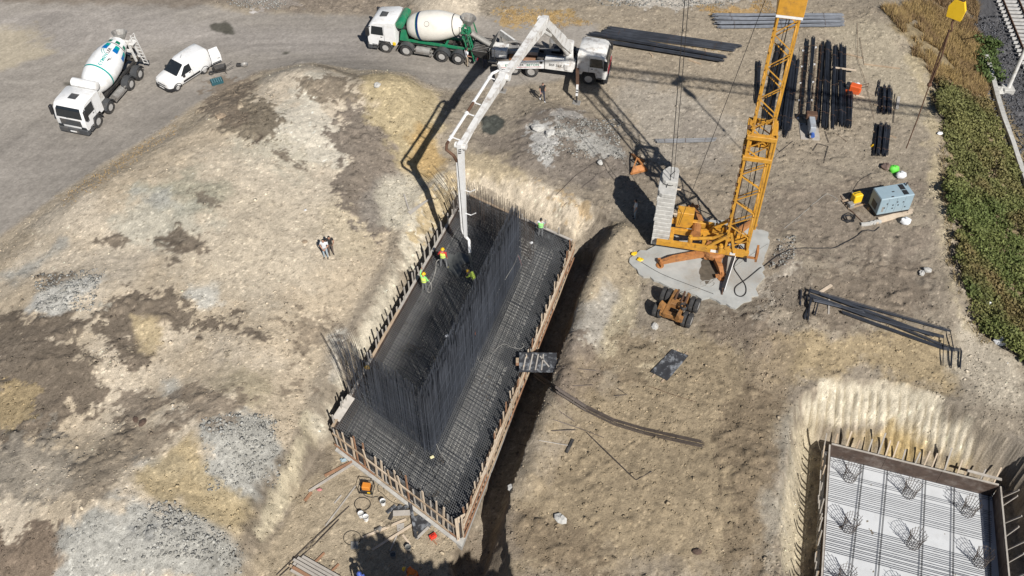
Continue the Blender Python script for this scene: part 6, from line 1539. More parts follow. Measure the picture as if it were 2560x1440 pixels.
def bucket(px, py, label, m, dark=True, tip=0.0):
    p = gp(px, py); t = thing('bucket', label, 'bucket', p, rc.uniform(0, 6), 'buckets on the lower work floor')
    M_ = Matrix.Rotation(tip, 4, 'X')@Matrix.Rotation(R(-90), 4, 'Y')
    q = MB(); q.lathe([(0, .13), (.36, .16), (.365, .17), (.34, .165), (.34, .15), (.05, .12)], 14, M_); q.build('shell', m, t, True)
    q = MB(); q.lathe([(.24, .14), (.25, .138)], 12, M_); q.build('contents', CONCWET if dark else CONC, t)
    q = MB(); q.tube([(.17*math.cos(a), .17*math.sin(a)*.3+.17, .33+.0*a) for a in [math.pi*i/8 for i in range(9)]], .008, 4); q.build('bail', RUST, t)
WB = mat('white_bucket', (.75,.76,.76), .35, var=.05)
bucket(*z4(1178, 680), 'single white bucket with dark contents near the small orange generator', WB)
bucket(*z4(945, 810), 'left of two white buckets side by side below the hose coil', WB, False)
bucket(*z4(998, 845), 'right of two white buckets side by side below the hose coil', WB, False)
bucket(*z4(1285, 1240), 'grey bucket in the big shadow left of the boards', GREYMETAL)
bucket(*z4(1445, 1165), 'grey bucket in the big shadow below the boards', GREYMETAL)
bucket(*z4(1150, 930), 'grey bucket tipped beside the long planks', GREYMETAL, True, 1.2)
def loop(cx, cy, r, label, n=26, rr=.022):
    return cable([z4(cx+r*math.cos(2*math.pi*i/(n-1)*1.1), cy+r*.82*math.sin(2*math.pi*i/(n-1)*1.1)) for i in range(n)], label, rr, group='hose rings on the lower work floor')
loop(958, 680, 84, 'black hose ring beside the two white buckets'); loop(850, 1040, 92, 'thin black hose ring at the square grey plate', rr=.018)
cable([z4(*p) for p in ((945,530),(985,590),(1060,610),(1125,600))], 'black lead from the small generator to the white bucket', .02, group=cg)
cable([z4(*p) for p in ((1190,560),(1180,500),(1150,468),(1120,490),(1130,540),(1170,570),(1230,630),(1320,680),(1390,690))], 'thin black lead wandering from the bucket to the boards', .014, group=cg)
cable([z4(*p) for p in ((1480,620),(1510,570),(1545,590),(1550,700),(1500,760))], 'short black hose hanging over the blinding edge', .02, group=cg)
c4 = [z4(*p) for p in ((836,1082),(915,1080),(914,1160),(836,1160))]
board(c4, 'square grey steel plate beside the thin hose ring', GREYMETAL, .04, .02, 'steel_plate', 'plate', False)
pg = 'boards and planks on the lower work floor'
for p0, p1, w_, th, m_, lb, z in [
    ((960,1040),(1420,845),.13,.07,WOODP,'upper of two long pale planks pointing at the footing corner',.02),
    ((1060,1172),(1490,900),.13,.07,WOODP,'lower of two long pale planks pointing at the footing corner',.02),
    ((1283,795),(1480,785),.34,.03,WOODG,'pale grey board lying across the top of the board pile',.16),
    ((1465,672),(1530,1062),.16,.08,FORMPLY,'long dark board running down the middle of the board pile',.20),
    ((1215,775),(1310,700),.22,.04,FORMPLY,'dark offcut at the upper left of the board pile',.02),
    ((1290,770),(1370,700),.22,.04,FORMPLY,'second dark offcut at the upper left of the board pile',.05),
    ((1350,760),(1440,710),.2,.04,FORMPLY,'dark offcut below the blinding edge, touching the long dark board',.08),
    ((1245,850),(1290,770),.2,.05,CHASSIS,'dark squared offcut left of the pale grey board',.02),
    ((1530,1055),(1660,930),.14,.06,WOODG,'grey batten closing the lower side of the leaning sheet',.05),
    ((1385,1010),(1460,1110),.12,.06,WOODP,'short pale plank below the long dark board',.02),
    ((1660,810),(1750,890),.10,.04,WOODP,'thin pale strip near the footing corner',.01),
    ((1415,600),(1560,690),.24,.04,WOODG,'grey board leaning at the blinding edge above the pile',.12),
    ((390,550),(850,262),.14,.07,WOODG,'lower of two long timbers along the cut bank',.02),
    ((560,385),(850,235),.16,.07,WOODR,'upper, redder of two long timbers along the cut bank',.02),
    ((350,650),(420,560),.16,.08,WOODR,'short reddish timber at the foot of the cut bank',.02),
    ((568,912),(888,490),.07,.05,WOODG,'thin lath lying left of the small orange generator',.01),
    ((660,675),(735,590),.07,.05,WOODG,'short thin lath left of the longer lath',.01),
    ((1330,1000),(1250,1180),.07,.05,WOODG,'lath standing out of the big shadow beside the planks',.02),
    ((1690,1050),(1745,1110),.08,.05,WOODR,'short reddish handle by the red box',.02)]:
    plank(z4(*p0), z4(*p1), w_, th, lb, m_, 'board' if 'board' in lb else 'plank', 'board' if 'board' in lb else 'timber', z, pg)
board([z4(*p) for p in ((1500,820),(1605,785),(1690,910),(1545,1020))], 'wide dark sheet with pale cement streaks in the board pile', FORMPLY, .03, .08, 'plywood_sheet', 'board', False)
board([z4(*p) for p in ((1320,900),(1400,880),(1400,960),(1330,975))], 'small grey panel between the two long planks', WOODG, .03, .03, 'board', 'board', False)
p = gp(*z4(1705, 1030)); t = thing('red_box', 'small red tool box at the edge of the big shadow', 'box', p, R(35))
q = MB(); q.box(-.2, .2, -.13, .13, 0, .22, .02); q.build('case', mat('bright_red', (.65,.04,.02), .4), t)
q = MB(); q.tube([(-.1, 0, .22), (-.1, 0, .28), (.1, 0, .28), (.1, 0, .22)], .012, 5); q.build('handle', BLACKP, t)
# timber stack at the lower edge
a = gp(*z4(235, 1330)); 
e = gp(*z4(640, 1560)); n_ = V(((e-a).y*-1, (e-a).x, 0)).normalized(); rs_ = random.Random(9)
tg = 'timbers in the stack at the lower edge'
for i in range(9):
    layer = i//6; k = (i % 6)*.19+layer*.15; s_ = a+n_*(-.35+k)+V((0, 0, .12+.1*layer)); e_ = s_+(e-a)+V((0, 0, 0))
    q = MB(); q.beam((0, 0, .05), ((e_-s_).x, (e_-s_).y, .05), .15, .1); o = q.build('timber', rs_.choice([WOODG, WOODR, WOOD, WOODG])); o.location = s_+(e-a).normalized()*rs_.uniform(-.2, .25)
    o.location.z = max(hs(a.x, a.y), hs(e.x, e.y))+.1+.11*layer
    tag(o, ('%s timber from the left in the %s layer of the stack at the lower edge' % (ORD[i % 6], ('bottom', 'top')[layer])), 'timber', tg)
plank(z4(455, 1300), z4(555, 1200), .10, .08, 'upper bearer sticking out of the timber stack', RUST if 0 else WOODR, 'bearer', 'timber'); plank(z4(630, 1395), z4(708, 1318), .10, .08, 'lower bearer sticking out of the timber stack', WOODR, 'bearer', 'timber')
# litter
for px, py, lb, m_, r_ in ((858,1152,'crumpled silver sheet at the top of the two long timbers', GENGREY, .16), (798,1227,'crumpled pink rag at the foot of the long timbers', mat('pink_rag', (.5,.2,.2), .8), .14), (2350,335,'pale litter at the edge of the shrubs, upper', WHITEBAG, .22), (2440,672,'white rubbish heap on the shrubs, middle', WHITEBAG, .3), (2465,760,'single white bag lying in the shrubs', WHITEBAG, .3), (1585,640,'yellow can at the left edge of the pad', YELLOWB, .16), (1600,655,'yellow offcut lying on the pad near the outrigger', YELLOWB, .18)):
    p = gp(px, py); rs = random.Random(px); q = MB(); q.ball((0, 0, .08), r_, 7, 4, (1.2, .8, .45)); q.v = [(x+rs.uniform(-.06, .06), y+rs.uniform(-.06, .06), z+rs.uniform(-.03, .05)) for x, y, z in q.v]
    o = q.build('litter', m_); o.location = (p.x, p.y, max(p.z, padz if 1570 < px < 1610 else p.z)); tag(o, lb, 'litter', 'litter')
# ---------------------------------------------------------------- people
def person(label, loc, face, clothes, pose=None, hair=HAIR, helmet=None, vest=None, h=1.74, name='person'):
    """one skinned body (trunk, limbs, fingers, face) coloured by region; hair, helmet and vest are its children.
    local frame: x forward, y left. pose overrides joints (metres for a 1.74 m figure)"""
    J = dict(pelvis=(0,0,.95), waist=(0,0,1.10), chest=(0,0,1.32), neck=(.01,0,1.47), head=(.04,0,1.60),
             shl=(0,.19,1.42), ell=(-.03,.25,1.14), wrl=(.08,.26,.90), shr=(0,-.19,1.42), elr=(-.03,-.25,1.14), wrr=(.08,-.26,.90),
             hil=(0,.10,.92), knl=(.03,.11,.50), anl=(-.02,.12,.09), tol=(.16,.14,.03), hir=(0,-.10,.92), knr=(.03,-.11,.50), anr=(-.02,-.12,.09), tor=(.16,-.14,.03))
    J.update(pose or {}); k = h/1.74; J = {a: V(b)*k for a, b in J.items()}
    rad = dict(pelvis=.145, waist=.135, chest=.155, neck=.058, head=.075, shl=.075, ell=.047, wrl=.030, shr=.075, elr=.047, wrr=.030, hil=.095, knl=.062, anl=.042, tol=.035, hir=.095, knr=.062, anr=.042, tor=.035)
    names = list(J); idx = {n_: i for i, n_ in enumerate(names)}
    E_ = [('pelvis','waist'),('waist','chest'),('chest','neck'),('neck','head'),('chest','shl'),('shl','ell'),('ell','wrl'),('chest','shr'),('shr','elr'),('elr','wrr'),
          ('pelvis','hil'),('hil','knl'),('knl','anl'),('anl','tol'),('pelvis','hir'),('hir','knr'),('knr','anr'),('anr','tor')]
    me = bpy.data.meshes.new('body'); me.from_pydata([J[n_] for n_ in names], [(idx[a], idx[b]) for a, b in E_], [])
    o = bpy.data.objects.new('body', me); COL.objects.link(o)
    md = o.modifiers.new('skin', 'SKIN'); md.use_smooth_shade = True
    for i, n_ in enumerate(names):
        r = rad[n_]*k; v = me.skin_vertices[0].data[i]; v.radius = (r, r); v.use_root = (n_ == 'pelvis')
    o.modifiers.new('sub', 'SUBSURF').levels = 1
    bpy.context.view_layer.update()
    bm_ = bpy.data.meshes.new_from_object(o.evaluated_get(bpy.context.evaluated_depsgraph_get()))
    bpy.data.objects.remove(o)
    q = MB(); q.v = [tuple(v.co) for v in bm_.vertices]; q.f = [tuple(p.vertices) for p in bm_.polygons]; nb = len(q.f)
    reg = []
    def near(c):
        best = None
        for a, b in E_:
            p, d_ = J[a], J[b]-J[a]; t = max(0, min(1, (c-p).dot(d_)/max(d_.length_squared, 1e-9))); dd = (c-p-d_*t).length/(rad[a]*(1-t)+rad[b]*t)
            if best is None or dd < best[0]: best = (dd, a, b, t)
        return best
    for f in q.f:
        c = sum((V(q.v[i]) for i in f), V((0, 0, 0)))/len(f); _, a, b, t = near(c)
        if b == 'head' or (b == 'neck' and t > .75): reg.append(0)
        elif b in ('ell', 'elr'): reg.append(1 if t < clothes.get('sleeve', .7) else 0)
        elif b in ('wrl', 'wrr'): reg.append(1 if clothes.get('sleeve', .7) > 1 and t < .85 else 0)
        elif a in ('chest', 'waist') or (a == 'pelvis' and b == 'waist' and t > .35): reg.append(1)
        elif b in ('tol', 'tor'): reg.append(3)
        else: reg.append(2)
    def addp(mb, r):
        n0 = len(q.v); q.v += mb.v; q.f += [tuple(i+n0 for i in f) for f in mb.f]; reg.extend([r]*len(mb.f))
    hd = J['head']; up = (hd-J['neck']).normalized(); fw = V(pose.get('look', (1, 0, 0)) if pose else (1, 0, 0)); fw = (fw-up*fw.dot(up)).normalized(); lf = up.cross(fw)
    H_ = hd+up*.02*k
    def hp(x, y, z): return H_+(fw*x+lf*y+up*z)*k
    m_ = MB(); rings = []
    for i in range(8):                                     # skull, jaw
        th = math.pi*(i+.15)/7.3; z = -.125*math.cos(th); s = math.sin(th)
        rings.append([hp((.098 if math.cos(a) > 0 else .095)*s*math.cos(a)+(.02 if z < -.03 else 0), .078*s*math.sin(a)*(.85 if z < -.05 else 1), z) for a in [2*math.pi*j/12 for j in range(12)]])
    m_.loft(rings); addp(m_, 0)
    m_ = MB(); m_.hexa([hp(.085, -.014, -.035), hp(.125, -.012, -.035), hp(.125, .012, -.035), hp(.085, .014, -.035), hp(.09, -.008, .02), hp(.1, -.006, .02), hp(.1, .006, .02), hp(.09, .008, .02)])
    for s in (-1, 1): m_.hexa([hp(-.01, s*.078, -.03), hp(.03, s*.078, -.03), hp(.03, s*.09, -.025), hp(-.015, s*.092, -.025), hp(-.01, s*.078, .03), hp(.03, s*.078, .03), hp(.025, s*.09, .03), hp(-.015, s*.092, .03)])
    addp(m_, 0)
    m_ = MB()
    for s in (-1, 1): m_.ball(hp(.092, s*.032, .005), .011*k, 6, 4)
    m_.tube([hp(.103, -.025, -.068), hp(.110, 0, -.066), hp(.103, .025, -.068)], .006*k, 4); addp(m_, 3)
    for s, el, wr in ((1, 'ell', 'wrl'), (-1, 'elr', 'wrr')):  # palm, four fingers, thumb
        d = (J[wr]-J[el]).normalized(); w0 = J[wr]; sd_ = d.cross(V((1, 0, .01))).normalized(); nn = d.cross(sd_).normalized()
        m_ = MB(); P_ = [w0+d*t*k+sd_*a*k+nn*b*k for t in (0, .09) for a, b in ((-.025 if t == 0 else -.042, -.013), (.025 if t == 0 else .042, -.013), (.025 if t == 0 else .042, .013), (-.025 if t == 0 else -.042, .013))]
        m_.loft([P_[:4], P_[4:]])
        for j, L_ in enumerate((.070, .080, .075, .058)):
            b0 = w0+(d*.085+sd_*(-.031+.021*j))*k; b1 = b0+(d*L_*.5+nn*.012)*k; b2 = b1+(d*L_*.35+nn*.03)*k; m_.tube([b0, b1, b2], [.0095*k, .009*k, .007*k], 5)
        b0 = w0+(d*.02-sd_*.03)*k; m_.tube([b0, b0+(d*.035-sd_*.03)*k, b0+(d*.07-sd_*.03+nn*.015)*k], [.012*k, .0105*k, .008*k], 5); addp(m_, 0)
    me = q.mesh('person', None, True)
    for m2 in (SKIN, clothes['top'], clothes['legs'], clothes.get('shoes', SHOE)): me.materials.append(m2)
    me.polygons.foreach_set('material_index', reg)
    p = bpy.data.objects.new(name, me); COL.objects.link(p); p.location = loc; p.rotation_euler = (0, 0, face)
    tag(p, label, 'person')
    if hair and not helmet:
        m_ = MB(); rings = []
        for i in range(6):
            z = -.05+.175*i/5; s = math.sqrt(max(0, 1-((z)/.135)**2)); rings.append([hp((.108 if math.cos(a) < 0.2 else .085)*s*math.cos(a)-.012, .092*s*math.sin(a), z+(.045 if math.cos(a) > .3 and i < 2 else 0)) for a in [2*math.pi*j/12 for j in range(12)]])
        m_.loft(rings).build('hair', hair, p, True)
    if helmet:
        m_ = MB(); rings = []
        for z, r in ((.02, .155), (.03, .15), (.04, .125), (.09, .12), (.13, .09), (.155, .03)): rings.append([hp((r+(.03 if z < .035 and math.cos(a) > 0 else 0))*math.cos(a), r*.88*math.sin(a), z) for a in [2*math.pi*j/14 for j in range(14)]])
        m_.loft(rings).build('helmet', helmet, p, True)
    if vest:
        m_ = MB(); rings = []; P0, P1, P2 = J['pelvis'], J['waist'], J['chest']; ax_ = [P0+(P1-P0)*.35, P1, P2, P2+(J['neck']-P2)*.55]
        for c, rx, ry in zip(ax_, (.165, .16, .172, .12), (.19, .18, .20, .17)): rings.append([c+V((rx*k*math.cos(a), ry*k*math.sin(a), 0)) for a in [2*math.pi*j/14 for j in range(14)]])
        v_ = m_.loft(rings, caps=False).build('vest', vest, p, True)
        m_ = MB(); c = P1+(P2-P1)*.15
        m_.loft([[c+V((.172*k*math.cos(a), .194*k*math.sin(a), z)) for a in [2*math.pi*j/14 for j in range(14)]] for z in (0, .05)], caps=False).build('vest_band', STRIPE, v_)
    return p
CAM2 = lambda p: math.atan2(-p.y, -p.x)                    # towards the camera
def at(x, y, z=None): return gp(x, y) if z is None else G(x, y, z)
MATZ = FT-.04
walk = dict(knl=(.14,.11,.52), anl=(.24,.12,.10), tol=(.42,.13,.06), knr=(.0,-.11,.50), anr=(-.26,-.12,.13), tor=(-.10,-.13,.03), ell=(-.16,.24,1.18), wrl=(-.10,.24,.93), elr=(.05,-.25,1.16), wrr=(.22,-.22,1.0))
p = at(1355.6, 252); person('person with black hair walking in front of the pump truck in dark clothes', p, R(-75), dict(top=BLACKC, legs=NAVYC, shoes=WHITEC, sleeve=.6), walk, h=1.70)
p = at(816, 645); person('person in white shirt and pale blue trousers standing on the mound, left of two', p, R(-95), dict(top=WHITEC, legs=BLUEGC, sleeve=.55), dict(wrl=(.24,.10,1.06), ell=(.02,.27,1.16), wrr=(.24,-.05,1.02), elr=(.0,-.27,1.14)), h=1.76)
p = at(829, 636); person('person in black shirt and dark trousers standing on the mound, right of two', p, R(-70), dict(top=BLACKC, legs=BROWNC, sleeve=.5), dict(wrl=(.36,.16,1.22), ell=(.10,.25,1.16), neck=(.04,0,1.46), head=(.09,0,1.58)), h=1.78)
p = at(1109, 668, MATZ); person('person in yellow vest and helmet with red sleeves, farther of two by the left formwork', p, R(80), dict(top=REDTOP, legs=TROUS, shoes=TANBOOT, sleeve=1.2), dict(knl=(.02,.16,.5), anl=(-.05,.17,.09), tol=(.1,.2,.03), knr=(.06,-.2,.5), anr=(-.1,-.26,.12), tor=(.06,-.34,.04), wrl=(.18,.34,1.0), ell=(.0,.30,1.18)), helmet=HELMET, vest=HIVIS)
p = at(1062, 729, MATZ); person('person in green vest holding a hose, nearer of two by the left formwork', p, R(60), dict(top=HIGREEN, legs=TROUS, sleeve=1.2), dict(ell=(.12,.30,1.55), wrl=(.22,.26,1.80), elr=(.02,-.30,1.16), wrr=(.22,-.26,1.08)), helmet=HELMET, vest=HIVIS)
p = at(1188, 722, MATZ); person('person in yellow helmet bending beside the tall wall bars at the end hose', p, R(150), dict(top=HIVIS, legs=TROUS, sleeve=1.1), dict(waist=(.10,0,1.08), chest=(.26,0,1.24), neck=(.38,0,1.32), head=(.46,0,1.40), shl=(.27,.19,1.30), shr=(.27,-.19,1.30), ell=(.42,.24,1.08), elr=(.42,-.24,1.08), wrl=(.58,.14,1.0), wrr=(.58,-.14,1.0)), helmet=HELMET)
p = at(1351, 592, MATZ); person('black-haired person in a green vest at the far edge of the rebar mat', p, R(70), dict(top=WHITEC, legs=TROUS, sleeve=.6), dict(wrr=(.28,-.30,1.05), elr=(.06,-.28,1.15)), vest=HIGREEN)
p = at(1167, 166); person('person in white shirt and tan trousers standing at the rear wheels of the green mixer', p, R(30), dict(top=WHITEC, legs=TANC, sleeve=.5), dict(wrr=(.22,-.28,1.0)), h=1.78)
p = at(1213, 172); person('person in dark clothes working at the pump truck hopper, in shadow', p, R(60), dict(top=BLACKC, legs=NAVYC, sleeve=.9), dict(wrl=(.42,.2,1.28), ell=(.16,.26,1.24), wrr=(.40,-.18,1.2), elr=(.14,-.26,1.2)))
p = at(1586, 545); person('person in pale clothes standing in the dark shadow of the crane ballast', p, R(180), dict(top=WHITEC, legs=BLUEGC, sleeve=.5), None)
p = at(1180, 858, MATZ); person('person in orange and green clothes half hidden inside the tall wall bars', p, R(60), dict(top=HIORANGE, legs=GREENC, sleeve=1.1), None, helmet=None, h=1.7)
p = at(1042, 1456); person('person in orange vest, red overalls and yellow helmet stooping at the lower edge', p, R(170), dict(top=HIORANGE, legs=REDC, sleeve=.8), dict(waist=(.10,0,1.06), chest=(.30,0,1.20), neck=(.43,0,1.26), head=(.54,0,1.31), shl=(.30,.19,1.27), shr=(.30,-.19,1.27), ell=(.40,.24,1.0), elr=(.42,-.24,1.0), wrl=(.52,.14,.8), wrr=(.5,-.14,.78), knl=(.16,.13,.52), anl=(.06,.15,.09), tol=(.24,.17,.03), knr=(-.06,-.14,.5), anr=(-.25,-.16,.1), tor=(-.07,-.17,.03)), helmet=HELMET, vest=HIORANGE)
p = at(907, 1472); person('person in blue helmet and blue clothes at the lower edge, in the big shadow', p, R(120), dict(top=mat('blue_overalls', (.06,.10,.35), .8), legs=NAVYC, sleeve=1.1), None, helmet=mat('blue_helmet', (.07,.12,.42), .4))
# hose held by the two men at the left formwork, slack cables over the mat
def aloft(pts, label, r, m, name='cable'):
    P = [G(x, y, z) for x, y, z in pts]; out = []
    for i in range(len(P)-1):
        p0, p1, p2, p3 = P[max(i-1, 0)], P[i], P[i+1], P[min(i+2, len(P)-1)]
        for k in range(5):
            u = k/5; out.append(.5*((2*p1)+(p2-p0)*u+(2*p0-5*p1+4*p2-p3)*u*u+(3*p1-p0-3*p2+p3)*u**3))
    out.append(P[-1]); q = MB(); q.tube([c-P[0] for c in out], r, 6); o = q.build(name, m, None, True); o.location = P[0]; return tag(o, label, 'cable')
z0 = FT+.03
aloft([(1098,649,.7),(1091,655,.6),(1088,680,z0),(1080,702,z0),(1072,716,z0),(1069,728,z0),(1076,730,z0),(1079,718,.3),(1075,706,.7),(1068,698,.8)], 'pale vibrator hose looped between the two men at the left formwork', .022, PALECORD, 'vibrator_hose')
aloft([(1056,712,.7),(1055,728,z0),(1060,740,z0),(1072,752,z0),(1075,765,z0)], 'thin hose trailing behind the man in the green vest', .013, PALECORD)
aloft([(1327,610,z0),(1319,618,z0),(1323,632,z0),(1312,648,z0+.05)], 'white lead at the far right of the mat', .012, PALECORD)
aloft([(1295,636,4.2),(1285,662,2.6),(1268,690,1.6),(1245,730,.9),(1222,790,.4),(1200,850,z0),(1194,880,z0),(1196,900,z0),(1206,905,z0),(1210,894,z0)], 'pale cord hanging down the wall bars to the right mat', .012, PALECORD)
aloft([(1296,640,3.9),(1302,656,2.2),(1304,664,1.2)], 'pink cord hanging from the top of the wall bars', .016, mat('pink_cord', (.45,.25,.25), .7))
aloft([(1225,905,z0),(1228,890,z0),(1245,868,z0),(1262,860,z0),(1280,868,z0),(1300,872,z0),(1310,864,z0),(1305,858,z0)], 'pale cord wandering over the right mat above the walkway', .012, PALECORD)
aloft([(1091,1110,z0+.2),(1100,1130,z0),(1115,1150,z0),(1128,1175,z0)], 'pale cord at the near corner of the wall bars', .013, PALECORD)
aloft([(1090,1195,z0),(1082,1175,z0),(1096,1160,z0),(1108,1152,z0),(1112,1162,z0),(1100,1168,z0),(1090,1190,z0),(1078,1205,z0),(1060,1215,z0)], 'thin dark cord curling over the near end of the mat', .014, HOSE)
for px, py, lb in ((1080,1143,'scrap of yellow paper on the near end of the rebar mat'), (1328,607,'white pad at the far right of the rebar mat'), (1117,840,'white scrap lying left of the wall bars')):
    p = G(px, py, FT); q = MB(); q.box(-.12, .12, -.08, .08, 0, .05, .02); o = q.build('scrap', WHITEBAG if 'white' in lb else mat('yellowed_paper', (.65,.6,.35), .8)); o.location = p; o.rotation_euler = (.2, .1, .6); tag(o, lb, 'litter')
# ---------------------------------------------------------------- railway at the foot of the embankment
RZ = -3.72
ra, rb_ = G(2502, -6, RZ), G(2566, 150, RZ); rd = (rb_-ra).normalized(); rn = V((-rd.y, rd.x, 0))
if rn.x < 0: rn = -rn
trk = thing('railway_track', 'railway track with pale sleepers on dark ballast in the top right corner', 'railway', ra, math.atan2(rd.y, rd.x))
sg = -1 if V((-math.sin(trk.rotation_euler.z), math.cos(trk.rotation_euler.z), 0)).dot(rn) < 0 else 1
sq = MB(); sq.hexa([(-.13, -1.25, 0), (.13, -1.25, 0), (.13, 1.25, 0), (-.13, 1.25, 0), (-.10, -1.23, .17), (.10, -1.23, .17), (.10, 1.23, .17), (-.10, 1.23, .17)]); sme = sq.mesh('sleeper', mat('concrete_sleeper', (.42,.41,.39), .85, var=.2))
x = -6.0
while x < 34:
    piece('sleeper', sme, trk, (x, sg*.72, -.06+rc.uniform(-.01, .01))); x += .6
for y in (0, 1.435):
    q = MB(); q.box(-8, 36, sg*y-.07, sg*y+.07, .11, .13); q.box(-8, 36, sg*y-.012, sg*y+.012, .13, .25); q.box(-8, 36, sg*y-.036, sg*y+.036, .25, .29); q.build('rail', RUST, trk)
# ballast stones
def rocks(n, pick, rmin, rmax, name, seed, tint=(.85, 1.5), alb=None, pw=2.2, embed=.25):
    g = np.random.RandomState(seed); X, Y = pick(g, n); n = len(X)
    i = np.clip(np.searchsorted(GX, X)-1, 0, NX-2); j = np.clip(np.searchsorted(GY, Y)-1, 0, NY-2)
    Z = Z2[j, i]; C = A.reshape(NY, NX, 3)[j, i]
    r = rmin+(rmax-rmin)*g.rand(n)**pw
    base = np.array([(1,0,0),(-.5,.87,0),(-.5,-.87,0),(.1,.05,.75),(-.15,0,-.6),(.5,.85,.3),(.45,-.9,.25),(-.95,.1,.3)])
    F = np.array([(0,5,3),(5,7,3),(7,6,3),(6,0,3),(0,1,5),(5,1,7),(1,2,7),(7,2,6),(6,2,0),(0,2,1)])
    a = g.rand(n)*6.283; ca, sa = np.cos(a), np.sin(a); sx, sy, sz = (.7+.6*g.rand(n)), (.7+.6*g.rand(n)), (.55+.5*g.rand(n))
    P = base[None]*(1+.25*(g.rand(n, 8, 1)-.5)); P = P*np.stack([sx, sy, sz], 1)[:, None]*r[:, None, None]
    Q = np.stack([P[..., 0]*ca[:, None]-P[..., 1]*sa[:, None]+X[:, None], P[..., 0]*sa[:, None]+P[..., 1]*ca[:, None]+Y[:, None], P[..., 2]+Z[:, None]+(r*embed)[:, None]], -1)
    FF = (F[None]+(np.arange(n)*8)[:, None, None]).reshape(-1, 3)
    me = bpy.data.meshes.new(name); me.vertices.add(n*8); me.loops.add(FF.size); me.polygons.add(len(FF))
    me.vertices.foreach_set('co', Q.astype(np.float32).ravel()); me.loops.foreach_set('vertex_index', FF.ravel().astype(np.int32)); me.polygons.foreach_set('loop_start', (np.arange(len(FF))*3).astype(np.int32))
    col = (C if alb is None else np.array(alb)[None]*np.ones((n, 1)))*(tint[0]+(tint[1]-tint[0])*g.rand(n, 1)**1.6); col = np.clip(col, .02, .7)
    at_ = me.attributes.new('albedo', 'FLOAT_COLOR', 'POINT'); at_.data.foreach_set('color', np.concatenate([np.repeat(col, 8, 0), np.ones((n*8, 1))], 1).astype(np.float32).ravel())
    me.update(calc_edges=True); me.materials.append(EM); o = bpy.data.objects.new(name, me); COL.objects.link(o); o['kind'] = 'stuff'; return o
foot_all = [FOOT, FOOT2, PAD]
def clear(X, Y, m=.3):
    k = np.ones(len(X), bool)
    for f in foot_all: k &= sdist(X, Y, f) > m
    return k
def pick_site(g, n):
    Y = 23.5+(81-23.5)*g.rand(n)**1.15; X = (g.rand(n)*2-1)*(17+.40*Y)
    k = clear(X, Y); rd_ = sdist(X, Y, G2(ROAD_PX)) < 0; k &= ~(rd_ & (g.rand(n) > .05)); k &= sdist(X, Y, EMB_POLY) > -.5
    dens = fbm(X, Y, .18, 3, 81)+.6*fbm(X, Y, .7, 3, 82); k &= dens > g.rand(n)*.9-.62
    return X[k], Y[k]
rocks(52000, pick_site, .018, .062, 'small_stones', 1, (.9, 1.7), pw=1.8)
rocks(2200, pick_site, .04, .15, 'larger_stones', 2, (1.0, 1.6), pw=3.6, embed=.05)
D_POLYS = [gts(p) for p in ([(200,740),(740,740),(760,900),(230,1000)], [(-40,820),(300,880),(320,1080),(-40,1120)], [(580,230),(720,230),(720,430),(570,370)], [(740,200),(1030,260),(1040,560),(840,560)], [(1290,280),(1600,300),(1600,470),(1280,450)],
      [(1240,1000),(1960,860),(1960,1440),(1200,1440)], [(1760,800),(2000,620),(2080,860),(1800,900)], [(-40,1330),(160,1330),(150,1440),(-40,1440)], [(610,1040),(780,1040),(640,1440),(560,1440)], [(2000,820),(2560,820),(2560,1100),(2000,960)])]
def pick_dark(g, n):
    X = []; Y = []
    for p in D_POLYS:
        xs = [q[0] for q in p]; ys = [q[1] for q in p]; m_ = n//len(D_POLYS); x = g.uniform(min(xs), max(xs), m_); y = g.uniform(min(ys), max(ys), m_); k = (sdist(x, y, p) < 0) & clear(x, y); X.append(x[k]); Y.append(y[k])
    X, Y = np.concatenate(X), np.concatenate(Y); k = fbm(X, Y, .45, 3, 85)+.3 > g.rand(len(X))*.9-.1
    return X[k], Y[k]
rocks(30000, pick_dark, .02, .095, 'soil_clods', 3, (.75, 1.3), pw=3.6, embed=.0)
R_POLYS = [gts(p) for p in ([(500,1050),(690,1040),(710,1230),(520,1230)], [(150,1330),(430,1250),(610,1380),(600,1440),(140,1440)], [(1320,310),(1550,300),(1560,400),(1340,400)], [(90,690),(270,670),(230,780),(90,780)], [(1900,600),(1990,590),(1990,660),(1910,680)], [(1490,-20),(1860,-20),(1860,15),(1490,15)], [(520,-30),(760,-30),(700,25),(580,15)])]
def pick_rub(g, n):
    X = []; Y = []
    for p in R_POLYS:
        xs = [q[0] for q in p]; ys = [q[1] for q in p]; ar = (max(xs)-min(xs))*(max(ys)-min(ys)); m_ = int(n*ar/220); x = g.uniform(min(xs), max(xs), m_); y = g.uniform(min(ys), max(ys), m_); k = (sdist(x, y, p) < 0) & clear(x, y); k &= fbm(x, y, .4, 3, 86) > -.15-.4*g.rand(len(x)); X.append(x[k]); Y.append(y[k])
    return np.concatenate(X), np.concatenate(Y)
rocks(17000, pick_rub, .018, .12, 'grey_rubble', 4, (.75, 1.4), alb=(.29,.285,.262), pw=3.6, embed=.1)
def pick_bal(g, n):
    x = g.uniform(-10, 40, n); y = g.uniform(-4.5, 6.5, n); u = V((rd.x, rd.y)); X = ra.x+rd.x*x+rn.x*y; Y = ra.y+rd.y*x+rn.y*y
    k = (Y < 82) & (X < 46.8); return X[k], Y[k]
rocks(16000, pick_bal, .05, .11, 'railway_ballast', 5, (.7, 2.0), alb=(.085,.087,.095), pw=1.0, embed=.35)
